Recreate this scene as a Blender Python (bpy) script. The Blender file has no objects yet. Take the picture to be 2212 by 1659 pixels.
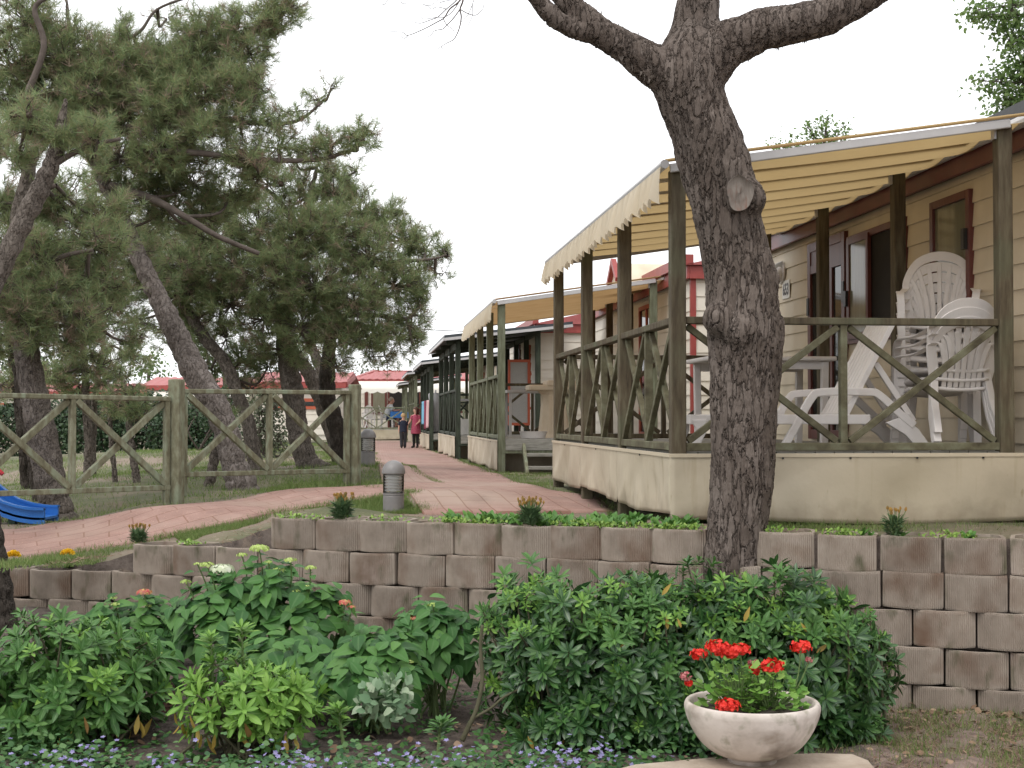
import bpy, math, random
import numpy as np
from mathutils import Vector, Matrix
R = math.radians
rng = np.random.default_rng(7)
random.seed(7)
SC = bpy.context.scene
COL = SC.collection

# ---------------------------------------------------------------- camera, sky, sun, exposure
EYE = 1.62
PITCH = math.atan(73.5/3072)
cam_d = bpy.data.cameras.new("camera"); cam = bpy.data.objects.new("camera", cam_d); COL.objects.link(cam)
cam_d.sensor_width = 36.0; cam_d.lens = 50.0
cam.location = (0, 0, EYE); cam.rotation_euler = (R(90)+PITCH, 0, 0)
cam_d.clip_start = .1; cam_d.clip_end = 3000
SC.camera = cam
SUN_EL, SUN_AZ = R(58), R(215)            # azimuth measured from +Y towards +X
world = bpy.data.worlds.new("World"); SC.world = world; world.use_nodes = True
wn = world.node_tree.nodes; wl = world.node_tree.links
bg = wn["Background"]
sky = wn.new("ShaderNodeTexSky"); sky.sky_type = 'NISHITA'; sky.sun_disc = False
sky.sun_elevation = SUN_EL; sky.sun_rotation = SUN_AZ; sky.dust_density = 4.0; sky.air_density = 1.0
ovc = wn.new("ShaderNodeMix"); ovc.data_type = 'RGBA'       # overcast: the blue sky under an even white cloud layer
wl.new(sky.outputs[0], ovc.inputs[6]); ovc.inputs[0].default_value = .90
ovc.inputs[7].default_value = (12.2, 12.3, 12.5, 1)
wl.new(ovc.outputs[2], bg.inputs[0]); bg.inputs[1].default_value = .115
sun_d = bpy.data.lights.new("sun", 'SUN'); sun_d.energy = 1.1; sun_d.angle = R(25); sun_d.color = (1, .96, .9)
sun = bpy.data.objects.new("sun", sun_d); COL.objects.link(sun)
sv = Vector((math.sin(SUN_AZ)*math.cos(SUN_EL), math.cos(SUN_AZ)*math.cos(SUN_EL), math.sin(SUN_EL)))
sun.rotation_euler = (-sv).to_track_quat('-Z', 'Y').to_euler(); sun.location = (0, 0, 30)
SC.view_settings.view_transform = 'Standard'; SC.view_settings.look = 'None'
SC.view_settings.gamma = 1; SC.view_settings.exposure = 0.30; SC.view_settings.use_curve_mapping = False
SC.cycles.max_bounces = 6; SC.cycles.diffuse_bounces = 3; SC.cycles.glossy_bounces = 3
SC.cycles.transmission_bounces = 6; SC.cycles.transparent_max_bounces = 8
SC.cycles.use_adaptive_sampling = True; SC.cycles.adaptive_threshold = .02
SC.render.film_transparent = False

# ---------------------------------------------------------------- survey: a sighting of the photograph and a distance give a point in the world
CP, SP = math.cos(PITCH), math.sin(PITCH)
def at(dx, dy, Y):
    u = (dx-1106)/3072; v = (829.5-dy)/3072
    t = Y/(CP - v*SP)
    return Vector((t*u, Y, EYE + t*(SP + v*CP)))
def px(r, Y): return r*Y/3072

# ---------------------------------------------------------------- object helpers
def link(o, parent=None):
    COL.objects.link(o)
    if parent is not None: o.parent = parent
    return o
def tag(o, label=None, cat=None, group=None, kind=None):
    if label: o['label'] = label
    if cat: o['category'] = cat
    if group: o['group'] = group
    if kind: o['kind'] = kind
    return o
def thing(name, label, cat, loc=(0, 0, 0), rz=0., group=None):
    o = bpy.data.objects.new(name, None); o.empty_display_size = .1
    link(o); o.location = loc; o.rotation_euler = (0, 0, rz)
    return tag(o, label, cat, group)
def children(o): return [c for c in COL.objects if c.parent == o]
def dup(o, parent=None):
    c = o.copy(); COL.objects.link(c)
    if parent is not None:
        c.parent = parent
    for ch in KIDS.get(o.name, []):
        dup(ch, c)
        KIDS.setdefault(c.name, []).append(c)
    return c
KIDS = {}
def copy_thing(o, loc, rz, label, group=None, scale=None):
    def rec(src, par):
        c = src.copy(); COL.objects.link(c)
        if par is not None: c.parent = par; c.matrix_parent_inverse = src.matrix_parent_inverse.copy()
        for ch in [k for k in ALL if k.parent == src]: rec(ch, c)
        return c
    r = rec(o, None); r.location = loc; r.rotation_euler = (0, 0, rz)
    if scale: r.scale = (scale,)*3
    r['label'] = label
    if group: r['group'] = group
    return r
ALL = []
def mesh_obj(name, V, F, mats, parent=None, mi=None, uv=None, smooth=False, loc=None):
    """V n x 3, F list of faces or an int array (all quads or all triangles)"""
    me = bpy.data.meshes.new(name)
    V = np.asarray(V, dtype=np.float32)
    if isinstance(F, np.ndarray):
        k = F.shape[1]; nf = len(F)
        me.vertices.add(len(V)); me.vertices.foreach_set('co', V.ravel())
        me.loops.add(nf*k); me.loops.foreach_set('vertex_index', F.astype(np.int32).ravel())
        me.polygons.add(nf); me.polygons.foreach_set('loop_start', np.arange(0, nf*k, k, dtype=np.int32))
        me.polygons.foreach_set('loop_total', np.full(nf, k, dtype=np.int32))
        me.update(calc_edges=True)
    else:
        me.from_pydata(V.tolist(), [], [list(f) for f in F])
    if uv is not None:
        l = me.uv_layers.new(name='UVMap'); l.data.foreach_set('uv', np.asarray(uv, dtype=np.float32).ravel())
    if not isinstance(mats, (list, tuple)): mats = [mats]
    for m in mats: me.materials.append(m)
    if mi is not None: me.polygons.foreach_set('material_index', np.asarray(mi, dtype=np.int32))
    if smooth: me.polygons.foreach_set('use_smooth', np.ones(len(me.polygons), dtype=bool))
    me.validate(); me.update()
    o = bpy.data.objects.new(name, me); link(o, parent); ALL.append(o)
    if loc is not None: o.location = loc
    return o

class MB:
    """collects boxes, beams, tubes and lathes into one mesh"""
    def __init__(s): s.v = []; s.f = []; s.m = []; s.n = 0
    def add(s, V, F, m=0):
        V = np.asarray(V, dtype=float).reshape(-1, 3)
        s.v.append(V); s.f += [[i+s.n for i in f] for f in F]; s.m += [m]*len(F); s.n += len(V)
    def box(s, lo, hi, m=0):
        x0, y0, z0 = lo; x1, y1, z1 = hi
        V = [(x0,y0,z0),(x1,y0,z0),(x1,y1,z0),(x0,y1,z0),(x0,y0,z1),(x1,y0,z1),(x1,y1,z1),(x0,y1,z1)]
        s.add(V, [(0,3,2,1),(4,5,6,7),(0,1,5,4),(1,2,6,5),(2,3,7,6),(3,0,4,7)], m)
    def beam(s, a, b, w, h, up=(0,0,1), m=0):
        """bar from a to b, w across, h along 'up'"""
        a = Vector(a); b = Vector(b); d = (b-a).normalized(); up = Vector(up)
        sd = d.cross(up)
        if sd.length < 1e-4: sd = d.cross(Vector((1,0,0)))
        sd.normalize(); u = sd.cross(d).normalized()
        V = []
        for p in (a, b):
            for (i, j) in ((-1,-1),(1,-1),(1,1),(-1,1)): V.append(p + sd*(w/2*i) + u*(h/2*j))
        s.add(V, [(0,1,2,3),(7,6,5,4),(0,4,5,1),(1,5,6,2),(2,6,7,3),(3,7,4,0)], m)
    def tube(s, pts, rad, n=8, m=0, cap=True, flat=1.):
        pts = [Vector(p) for p in pts]; k = len(pts)
        if not hasattr(rad, '__len__'): rad = [rad]*k
        t0 = (pts[1]-pts[0]).normalized()
        u = t0.cross(Vector((0,0,1)))
        if u.length < .2: u = t0.cross(Vector((1,0,0)))
        u.normalize(); V = []
        for i, p in enumerate(pts):
            t = (pts[min(i+1,k-1)] - pts[max(i-1,0)]).normalized()
            u = (u - t*u.dot(t)).normalized(); w = t.cross(u)
            for j in range(n):
                a = 2*math.pi*j/n
                V.append(p + u*(math.cos(a)*rad[i]) + w*(math.sin(a)*rad[i]*flat))
        F = [(i*n+j, i*n+(j+1)%n, (i+1)*n+(j+1)%n, (i+1)*n+j) for i in range(k-1) for j in range(n)]
        if cap: F += [tuple(range(n-1,-1,-1)), tuple((k-1)*n+j for j in range(n))]
        s.add(V, F, m)
    def lathe(s, prof, n=32, c=(0,0,0), m=0, sx=1., sy=1.):
        V = []; 
        for (r, z) in prof:
            for j in range(n):
                a = 2*math.pi*j/n; V.append((c[0]+r*math.cos(a)*sx, c[1]+r*math.sin(a)*sy, c[2]+z))
        k = len(prof)
        F = [(i*n+j, i*n+(j+1)%n, (i+1)*n+(j+1)%n, (i+1)*n+j) for i in range(k-1) for j in range(n)]
        s.add(V, F, m)
    def ribbon(s, pts, sides, th, m=0):
        """flat strip through pts; sides = unit vector(s)*halfwidth; th = thickness vector"""
        V = []
        k = len(pts)
        for p, sd in zip(pts, sides):
            p = Vector(p); sd = Vector(sd); t = Vector(th)
            V += [p-sd, p+sd, p+sd+t, p-sd+t]
        F = [(i*4+j, i*4+(j+1)%4, (i+1)*4+(j+1)%4, (i+1)*4+j) for i in range(k-1) for j in range(4)]
        F += [(3,2,1,0), tuple((k-1)*4+j for j in range(4))]
        s.add(V, F, m)
    def build(s, name, mats, parent=None, smooth=False, bevel=0., loc=None):
        o = mesh_obj(name, np.vstack(s.v), s.f, mats, parent, mi=s.m, smooth=smooth, loc=loc)
        if bevel:
            b = o.modifiers.new('bevel', 'BEVEL'); b.width = bevel; b.segments = 2; b.limit_method = 'ANGLE'; b.angle_limit = R(50)
        return o

def smooth_path(pts, k=6):
    """Catmull-Rom through rows of numbers"""
    P = np.array(pts, dtype=float); out = []
    for i in range(len(P)-1):
        p0 = P[max(i-1,0)]; p1 = P[i]; p2 = P[i+1]; p3 = P[min(i+2,len(P)-1)]
        for t in np.arange(k)/k:
            out.append(.5*((2*p1)+(-p0+p2)*t+(2*p0-5*p1+4*p2-p3)*t*t+(-p0+3*p1-3*p2+p3)*t**3))
    out.append(P[-1]); return np.array(out)

# many copies of one little leaf shape in one mesh
def inst(T, P, D, N, S, W=None):
    """T template (n,3) with its length along y and its face along z; P places, D directions, N face normals, S sizes"""
    P = np.asarray(P, float); D = np.asarray(D, float); N = np.asarray(N, float); S = np.asarray(S, float)
    D = D/np.maximum(np.linalg.norm(D, axis=1, keepdims=True), 1e-6)
    X = np.cross(D, N); l = np.linalg.norm(X, axis=1, keepdims=True)
    X = np.where(l < 1e-4, np.array([[1., 0, 0]]), X/np.maximum(l, 1e-6))
    Z = np.cross(X, D)
    W = S if W is None else np.asarray(W, float)
    V = (P[:,None,:] + T[None,:,0:1]*X[:,None,:]*W[:,None,None] + T[None,:,1:2]*D[:,None,:]*S[:,None,None] + T[None,:,2:3]*Z[:,None,:]*S[:,None,None])
    return V.reshape(-1,3)
def inst_faces(F, n, N):
    return (np.asarray(F)[None,:,:] + (np.arange(N)*n)[:,None,None]).reshape(-1, np.asarray(F).shape[1])
class Leaves:
    def __init__(s, T, F, UV): s.T=np.array(T,float); s.F=np.array(F); s.UV=np.array(UV,float); s.p=[]; s.d=[]; s.n=[]; s.s=[]; s.w=[]
    def add(s, p, d, n, size, w=None): s.p.append(tuple(p)); s.d.append(tuple(d)); s.n.append(tuple(n)); s.s.append(size); s.w.append(size if w is None else w)
    def build(s, name, m, parent=None, loc=None):
        V = inst(s.T, s.p, s.d, s.n, s.s, s.w); F = inst_faces(s.F, len(s.T), len(s.p))
        uv = np.tile(s.UV[s.F.ravel()], (len(s.p),1))
        return mesh_obj(name, V, F, m, parent, uv=uv, smooth=True, loc=loc)
def leaf_template(prof, fold=.12, curl=-.15, nseg=5):
    """prof: half-width as function of t in 0..1"""
    T=[]; UV=[]; F=[]
    for i in range(nseg+1):
        t=i/nseg; w=prof(t); z=curl*t*t
        T += [(-w,t,z+fold*w),(0,t,z),(w,t,z+fold*w)]; UV += [(0,t),(.5,t),(1,t)]
    for i in range(nseg):
        a=i*3; F += [(a,a+1,a+4,a+3),(a+1,a+2,a+5,a+4)]
    return T,F,UV
OBOVATE = leaf_template(lambda t: .012+.135*math.sin(math.pi*min(t**1.35,1))**.8 if t<.999 else .02, fold=.25, curl=-.10)
OVATE = leaf_template(lambda t: .02+.36*math.sin(math.pi*t**.75)**.9*(1-.25*t) if t<.999 else .0, fold=.22, curl=-.28, nseg=6)
SMALL = leaf_template(lambda t: .05+.3*math.sin(math.pi*t**.8) if t<.999 else .0, fold=.15, curl=-.15, nseg=3)
ROUNDL = leaf_template(lambda t: .1+.4*math.sin(math.pi*t**.9) if t<.999 else .08, fold=.1, curl=-.1, nseg=4)
BLADE = ([(-.5,0,0),(.5,0,0),(.35,.55,.06),(-.35,.55,.06),(0,1,.22)], [(0,1,2,3)], [(0,0),(1,0),(1,.5),(0,.5),(.5,1)])
def rdir(): 
    v = rng.normal(size=3); return v/np.linalg.norm(v)

# ---------------------------------------------------------------- materials
def mk(name, cols, scale=6., stretch=(1,1,1), rough=.75, bump=0., bscale=None, island=False, trans=0., spec=.4,
       dirt=None, objrand=0., detail=5., metal=0., rib=None, midrib=None, bdist=.01, alpha=1., subs=None):
    m = bpy.data.materials.new(name); m.use_nodes = True
    nt = m.node_tree; n = nt.nodes; l = nt.links
    b = n["Principled BSDF"]; out = n["Material Output"]
    b.inputs['Roughness'].default_value = rough; b.inputs['Specular IOR Level'].default_value = spec; b.inputs['Metallic'].default_value = metal
    tc = n.new("ShaderNodeTexCoord"); mp = n.new("ShaderNodeMapping"); mp.inputs['Scale'].default_value = stretch
    l.new(tc.outputs['Object'], mp.inputs['Vector'])
    if objrand:
        oi = n.new("ShaderNodeObjectInfo"); vm = n.new("ShaderNodeVectorMath"); vm.operation='SCALE'
        cv = n.new("ShaderNodeCombineXYZ")
        for k in range(3): l.new(oi.outputs['Random'], cv.inputs[k])
        l.new(cv.outputs[0], vm.inputs[0]); vm.inputs['Scale'].default_value = 40.
        l.new(vm.outputs[0], mp.inputs['Location'])
    nz = n.new("ShaderNodeTexNoise"); nz.inputs['Scale'].default_value = scale; nz.inputs['Detail'].default_value = detail; nz.inputs['Roughness'].default_value = .62
    l.new(mp.outputs[0], nz.inputs['Vector'])
    cr = n.new("ShaderNodeValToRGB"); el = cr.color_ramp.elements
    if island:
        ge = n.new("ShaderNodeNewGeometry"); l.new(ge.outputs['Random Per Island'], cr.inputs[0]); lo, hi = 0., 1.
    else:
        l.new(nz.outputs['Fac'], cr.inputs[0]); lo, hi = .30, .70
    cols = [tuple(c)+(1,) if len(c)==3 else c for c in cols]
    k = len(cols)
    for i, c in enumerate(cols):
        p = lo+(hi-lo)*(i/max(k-1,1))
        e = el[i] if i < 2 else el.new(p)
        e.position = p; e.color = c
    if k == 1: el[1].position = 1; el[1].color = cols[0]
    col = cr.outputs[0]
    def mix(a, c, fac, mode='MIX'):
        x = n.new("ShaderNodeMix"); x.data_type='RGBA'; x.blend_type = mode
        if isinstance(fac, float): x.inputs[0].default_value = fac
        else: l.new(fac, x.inputs[0])
        l.new(a, x.inputs[6])
        if isinstance(c, tuple): x.inputs[7].default_value = c if len(c)==4 else c+(1,)
        else: l.new(c, x.inputs[7])
        return x.outputs[2]
    if dirt:
        for dd in (dirt if isinstance(dirt, list) else [dirt]):
            dc, dscale, a0, a1 = dd[:4]
            dn = n.new("ShaderNodeTexNoise"); dn.inputs['Scale'].default_value = dscale; dn.inputs['Detail'].default_value = 4
            if len(dd) > 4:
                mp2 = n.new("ShaderNodeMapping"); mp2.inputs['Scale'].default_value = dd[4]; l.new(tc.outputs['Object'], mp2.inputs['Vector'])
                if objrand: l.new(vm.outputs[0], mp2.inputs['Location'])
                l.new(mp2.outputs[0], dn.inputs['Vector'])
            else: l.new(mp.outputs[0], dn.inputs['Vector'])
            rm = n.new("ShaderNodeMapRange"); rm.inputs['From Min'].default_value = a0; rm.inputs['From Max'].default_value = a1
            l.new(dn.outputs['Fac'], rm.inputs['Value']); col = mix(col, dc, rm.outputs[0])
    if objrand:
        rm = n.new("ShaderNodeMapRange"); rm.inputs['To Min'].default_value = 1-objrand; rm.inputs['To Max'].default_value = 1+objrand
        l.new(oi.outputs['Random'], rm.inputs['Value'])
        hs = n.new("ShaderNodeHueSaturation"); l.new(rm.outputs[0], hs.inputs['Value']); l.new(col, hs.inputs['Color']); col = hs.outputs[0]
    if midrib:
        uvn = n.new("ShaderNodeSeparateXYZ"); l.new(tc.outputs['UV'], uvn.inputs[0])
        sb = n.new("ShaderNodeMath"); sb.operation='SUBTRACT'; l.new(uvn.outputs[0], sb.inputs[0]); sb.inputs[1].default_value=.5
        ab = n.new("ShaderNodeMath"); ab.operation='ABSOLUTE'; l.new(sb.outputs[0], ab.inputs[0])
        rm = n.new("ShaderNodeMapRange"); rm.inputs['From Min'].default_value=.03; rm.inputs['From Max'].default_value=.10; rm.inputs['To Min'].default_value=.45; rm.inputs['To Max'].default_value=0
        l.new(ab.outputs[0], rm.inputs['Value']); col = mix(col, midrib, rm.outputs[0])
    l.new(col, b.inputs['Base Color'])
    if bump:
        bn = n.new("ShaderNodeTexNoise"); bn.inputs['Scale'].default_value = bscale or scale*3; bn.inputs['Detail'].default_value = 6
        l.new(mp.outputs[0], bn.inputs['Vector'])
        bp = n.new("ShaderNodeBump"); bp.inputs['Strength'].default_value = bump; bp.inputs['Distance'].default_value = bdist
        l.new(bn.outputs['Fac'], bp.inputs['Height']); l.new(bp.outputs[0], b.inputs['Normal'])
    if trans:
        tr = n.new("ShaderNodeBsdfTranslucent"); l.new(col, tr.inputs['Color'])
        ms = n.new("ShaderNodeMixShader"); ms.inputs[0].default_value = trans
        l.new(b.outputs[0], ms.inputs[1]); l.new(tr.outputs[0], ms.inputs[2]); l.new(ms.outputs[0], out.inputs['Surface'])
    m['nodes_ready'] = 1
    return m

M = {}
M['wood'] = mk('weathered green brown wood', [(.05,.036,.022),(.095,.074,.045),(.14,.122,.078)], scale=5, stretch=(5,5,.7), rough=.8, bump=.35, bscale=14, dirt=[((.105,.115,.068),2.2,.52,.8,(1,1,1))])
M['wood_rail'] = mk('weathered green brown rail wood', [(.055,.045,.026),(.11,.10,.058),(.17,.17,.11)], scale=4, stretch=(2,2,2), rough=.78, bump=.3, bscale=16)
M['wood_green'] = mk('green tinted softwood', [(.085,.085,.05),(.14,.15,.095),(.20,.22,.15)], scale=5, stretch=(5,5,.8), rough=.8, bump=.3, bscale=14)
M['wood_dark'] = mk('dark stained softwood', [(.018,.02,.014),(.035,.045,.03),(.06,.075,.05)], scale=5, stretch=(5,5,.8), rough=.8, bump=.3, bscale=14)
M['fence'] = mk('pale weathered fence wood', [(.10,.09,.055),(.17,.165,.105),(.26,.27,.19)], scale=6, stretch=(3,3,1.2), rough=.82, bump=.4, bscale=18, dirt=[((.22,.27,.19),3.,.5,.8)])
M['board'] = mk('grey deck board', [(.16,.15,.13),(.25,.24,.21),(.32,.31,.28)], scale=5, stretch=(1,6,6), rough=.85, bump=.2)
M['skirt'] = mk('cream canvas skirt', [(.43,.37,.275),(.49,.425,.32),(.53,.465,.355)], scale=2.2, rough=.6, bump=.25, bscale=5, bdist=.03, dirt=[((.36,.29,.19),5.,.58,.85,(3,3,.25)),((.30,.24,.15),26.,.67,.8,(1,1,.35)),((.40,.34,.24),1.1,.5,.8)])
def splash(m, col=(.20,.15,.10,1), top=.13):
    n=m.node_tree.nodes; l=m.node_tree.links; b=n['Principled BSDF']; src=b.inputs['Base Color'].links[0].from_socket
    tc=n.new('ShaderNodeTexCoord'); sp=n.new('ShaderNodeSeparateXYZ'); l.new(tc.outputs['Object'],sp.inputs[0])
    nz=n.new('ShaderNodeTexNoise'); nz.inputs['Scale'].default_value=9; nz.inputs['Detail'].default_value=6; l.new(tc.outputs['Object'],nz.inputs['Vector'])
    ad=n.new('ShaderNodeMath'); ad.operation='MULTIPLY_ADD'; l.new(nz.outputs['Fac'],ad.inputs[0]); ad.inputs[1].default_value=-.30; l.new(sp.outputs[2],ad.inputs[2])
    rm=n.new('ShaderNodeMapRange'); rm.inputs['From Min'].default_value=-.02; rm.inputs['From Max'].default_value=-.17; rm.inputs['To Max'].default_value=.5; l.new(ad.outputs[0],rm.inputs['Value'])
    mx=n.new('ShaderNodeMix'); mx.data_type='RGBA'; l.new(rm.outputs[0],mx.inputs[0]); l.new(src,mx.inputs[6]); mx.inputs[7].default_value=col; l.new(mx.outputs[2],b.inputs['Base Color'])
splash(M['skirt'])
M['canvas'] = mk('cream awning canvas', [(.70,.60,.44),(.76,.67,.52)], scale=3, rough=.7, trans=.35)
M['canvas_y'] = mk('ochre awning canvas', [(.50,.355,.165),(.56,.41,.20)], scale=1.2, rough=.65, trans=.36)
M['canvas_w'] = mk('off white awning canvas', [(.78,.74,.66),(.83,.80,.73)], scale=2, rough=.7, trans=.25)
M['alu'] = mk('white coated aluminium', [(.44,.43,.43),(.52,.51,.505)], scale=4, rough=.4)
M['steel'] = mk('galvanised bolt steel', [(.4,.4,.4),(.5,.5,.5)], scale=20, rough=.4, metal=.8)
M['siding'] = mk('cream lap siding', [(.63,.54,.40),(.68,.59,.45)], scale=1.6, rough=.6, bump=.08, bscale=60, bdist=.003, dirt=[((.54,.46,.34),2.5,.5,.8,(1,1,.4))])
M['siding_w'] = mk('off white lap siding', [(.68,.62,.53),(.74,.69,.60)], scale=1.6, rough=.6, dirt=[((.56,.51,.43),2.5,.55,.85,(1,1,.4))])
M['red'] = mk('red painted trim', [(.27,.05,.045),(.34,.07,.06)], scale=5, rough=.45)
M['maroon'] = mk('mahogany stained frame', [(.10,.028,.022),(.15,.045,.034)], scale=5, stretch=(4,4,.7), rough=.4, bump=.1)
M['fascia'] = mk('dark red fascia', [(.105,.024,.026),(.15,.034,.036)], scale=5, rough=.4)
M['black'] = mk('black plastic', [(.012,.012,.012),(.02,.02,.02)], scale=9, rough=.4)
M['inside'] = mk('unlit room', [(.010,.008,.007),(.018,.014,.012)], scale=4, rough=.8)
M['glass'] = mk('dark window glass', [(.022,.025,.023),(.035,.038,.034)], scale=1.5, rough=.05, spec=.35)
M['curtain'] = mk('curtained glass', [(.17,.16,.11),(.22,.21,.15)], scale=2, stretch=(6,6,1), rough=.1, spec=.3)
M['orange'] = mk('orange red frame paint', [(.42,.09,.045),(.50,.12,.06)], scale=6, rough=.5)
M['mesh'] = mk('grey fly mesh', [(.34,.33,.31),(.40,.39,.37)], scale=60, rough=.7)
M['roof_dark'] = mk('dark slate roof sheet', [(.03,.036,.042),(.06,.068,.075)], scale=6, rough=.5, bump=.2)
M['roof_red'] = mk('red pressed tile roof', [(.29,.075,.075),(.36,.105,.10),(.32,.09,.085)], scale=3, rough=.55, bump=.15)
M['white'] = mk('white wall paint', [(.72,.70,.65),(.78,.76,.72)], scale=2, rough=.6)
M['plastic'] = mk('white moulded plastic', [(.66,.62,.59),(.74,.70,.68)], scale=3, rough=.42, dirt=[((.55,.50,.46),6,.55,.85)])
M['beige'] = mk('beige moulded stone', [(.52,.42,.30),(.60,.50,.37)], scale=5, rough=.6)
M['grey_cap'] = mk('grey lamp metal', [(.17,.162,.158),(.21,.20,.195)], scale=12, rough=.42, spec=.5, dirt=((.26,.24,.22),7.,.55,.8))
M['louvre'] = mk('bright louvre rings', [(.80,.80,.79),(.86,.86,.85)], scale=10, rough=.3, spec=.6)
M['blue'] = mk('blue slide plastic', [(.02,.12,.42),(.03,.16,.50)], scale=4, rough=.35)
M['redp'] = mk('red plastic', [(.40,.02,.03),(.5,.03,.04)], scale=4, rough=.35)
M['path'] = None
def glass_mat(name, tint, rough=.05):
    m = bpy.data.materials.new(name); m.use_nodes=True; n=m.node_tree.nodes; l=m.node_tree.links
    b=n["Principled BSDF"]; b.inputs['Base Color'].default_value=(.85,.85,.82,1); b.inputs['Roughness'].default_value=rough
    t=n.new("ShaderNodeBsdfTransparent"); t.inputs[0].default_value=tint+(1,)
    fr=n.new("ShaderNodeFresnel"); fr.inputs[0].default_value=1.5
    gl=n.new("ShaderNodeBsdfGlossy"); gl.inputs['Roughness'].default_value=rough
    mx=n.new("ShaderNodeMixShader"); l.new(fr.outputs[0],mx.inputs[0]); l.new(t.outputs[0],mx.inputs[1]); l.new(gl.outputs[0],mx.inputs[2])
    l.new(mx.outputs[0], n["Material Output"].inputs['Surface']); return m
M['lens'] = glass_mat('clear lamp cylinder', (.97,.965,.95))
# ---------------------------------------------------------------- terrain
_ctl = []
def ctl(dx, dy, Y): p = at(dx, dy, Y); _ctl.append((p.x, p.y, p.z))
for c in [(1457,1125,8.9),(2212,1130,8.9),(1200,1053,14.0),(1082,1021,18.4),(1040,993,25.6),(930,975,35),(870,951,57),(380,1086,12.9),(765,1046,14.4),
          (0,1215,10.4),(0,1148,11.9),(130,1128,13.1),(520,1060,14.9),(660,1017,17.5),(250,985,33),(720,998,17.5),(1631,1152,8.15),(978,1129,8.95),(585,1120,9.35),
          (1300,1140,8.6),(2212,1166,7.75),(500,1130,10.3),(250,1183,10.45),(700,1085,10.6),(415,1172,9.75),(300,1174,9.85),
          (400,1092,12.2),(700,1056,13.6),(850,1109,9.5),(1000,1060,13),(-600,1130,14),(-300,1070,20),(640,960,40),(450,975,26)]: ctl(*c)
for p in [(-60,120,.62),(60,120,.62),(0,140,.62),(-30,60,.66),(25,40,.9),(12,20,.95),(8,9,.96),(-200,300,.6),(200,300,.6)]: _ctl.append(p)
WALL = smooth_path([[at(a,900,Y).x, Y] for a, Y in [(-500,10.75),(-200,10.4),(20,10.1),(240,9.85),(585,9.35),(900,9.0),(1200,8.68),(1520,8.32),(1631,8.2),(1900,7.95),(2212,7.72),(2600,7.5),(3000,7.3)]], 8)
for _i in range(0, len(WALL), 3):
    _x, _y = WALL[_i]; _d = 1106+3072*_x/_y
    _z = .945 if _d > 600 else .745 if _d > 255 else .545
    _ctl.append((_x, _y+.12, _z))
    if _d < 560: _ctl.append((_x, _y+.34, _z+.02))
_C = np.array(_ctl)
def _warp(x, y): return np.stack([np.asarray(x)*10/(np.asarray(y)*.5+5), 14*np.log(np.maximum(np.asarray(y),3))], -1)
_Cw = _warp(_C[:,0], _C[:,1])
def Gn(x, y):
    q = _warp(x, y); d2 = .10+((q[...,None,:]-_Cw)**2).sum(-1)
    w = d2**-1.5
    return (w*_C[:,2]).sum(-1)/w.sum(-1)
def G(x, y): return float(Gn(np.array([x]), np.array([y]))[0])
def onground(dx, dy, f=None):
    f = f or G
    lo = None; Y = 5.5
    while Y < 150:
        p = at(dx, dy, Y)
        if p.z < f(p.x, p.y): break
        lo = Y; Y *= 1.03
    if lo is None: lo = Y/1.03
    hi = Y
    for _ in range(18):
        md = (lo+hi)/2; p = at(dx, dy, md)
        if p.z < f(p.x, p.y): hi = md
        else: lo = md
    p = at(dx, dy, hi); p.z = f(p.x, p.y); return p

# the line of the retaining wall (front of its top course)
WALL = smooth_path([[at(a,900,Y).x, Y] for a, Y in [(-500,10.75),(-200,10.4),(20,10.1),(240,9.85),(585,9.35),(900,9.0),(1200,8.68),(1520,8.32),(1631,8.2),(1900,7.95),(2212,7.72),(2600,7.5),(3000,7.3)]], 8)
def wall_y(x): return float(np.interp(x, WALL[:,0], WALL[:,1]))
def Lw(x, y):
    """lower garden"""
    return .02 + .26*max(0, min(1, (-x-.3)/2.5))*max(0,min(1,(y-6.2)/3.0)) + .02*math.sin(x*3.1)*math.sin(y*2.7)

def grid_mesh(name, xs, ys, zf, mat, skip=None, kind='structure', label=None):
    X, Y = np.meshgrid(xs, ys); Z = zf(X, Y); nx, ny = len(xs), len(ys)
    V = np.stack([X, Y, Z], -1).reshape(-1,3)
    i = np.arange(nx*ny).reshape(ny, nx)
    F = np.stack([i[:-1,:-1], i[:-1,1:], i[1:,1:], i[1:,:-1]], -1).reshape(-1,4)
    if skip is not None:
        c = V[F].mean(1); F = F[~skip(c)]
    o = mesh_obj(name, V, F, mat, smooth=True); tag(o, label, None, None, kind); return o

def ground_mat():
    m = mk('lawn, pine litter and bare earth', [(.075,.08,.04),(.105,.11,.055),(.14,.135,.075)], scale=2.5, rough=.95, bump=.6, bscale=40, bdist=.02,
           dirt=[((.21,.165,.125),.55,.47,.60),((.16,.12,.085),2.2,.56,.7),((.28,.22,.17),18,.62,.75)])
    return m
M['ground'] = ground_mat()
M['soil'] = mk('dark garden soil', [(.045,.034,.028),(.085,.066,.055),(.13,.105,.088)], scale=14, rough=.95, bump=.9, bscale=45, bdist=.02, dirt=[((.19,.145,.11),5,.55,.75)])
M['litter'] = mk('earth with dry needles', [(.10,.07,.058),(.17,.122,.102),(.24,.18,.152)], scale=9, rough=.95, bump=.8, bscale=60, bdist=.015, dirt=[((.085,.105,.045),1.6,.57,.70),((.26,.19,.15),22,.56,.72)])

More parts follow.
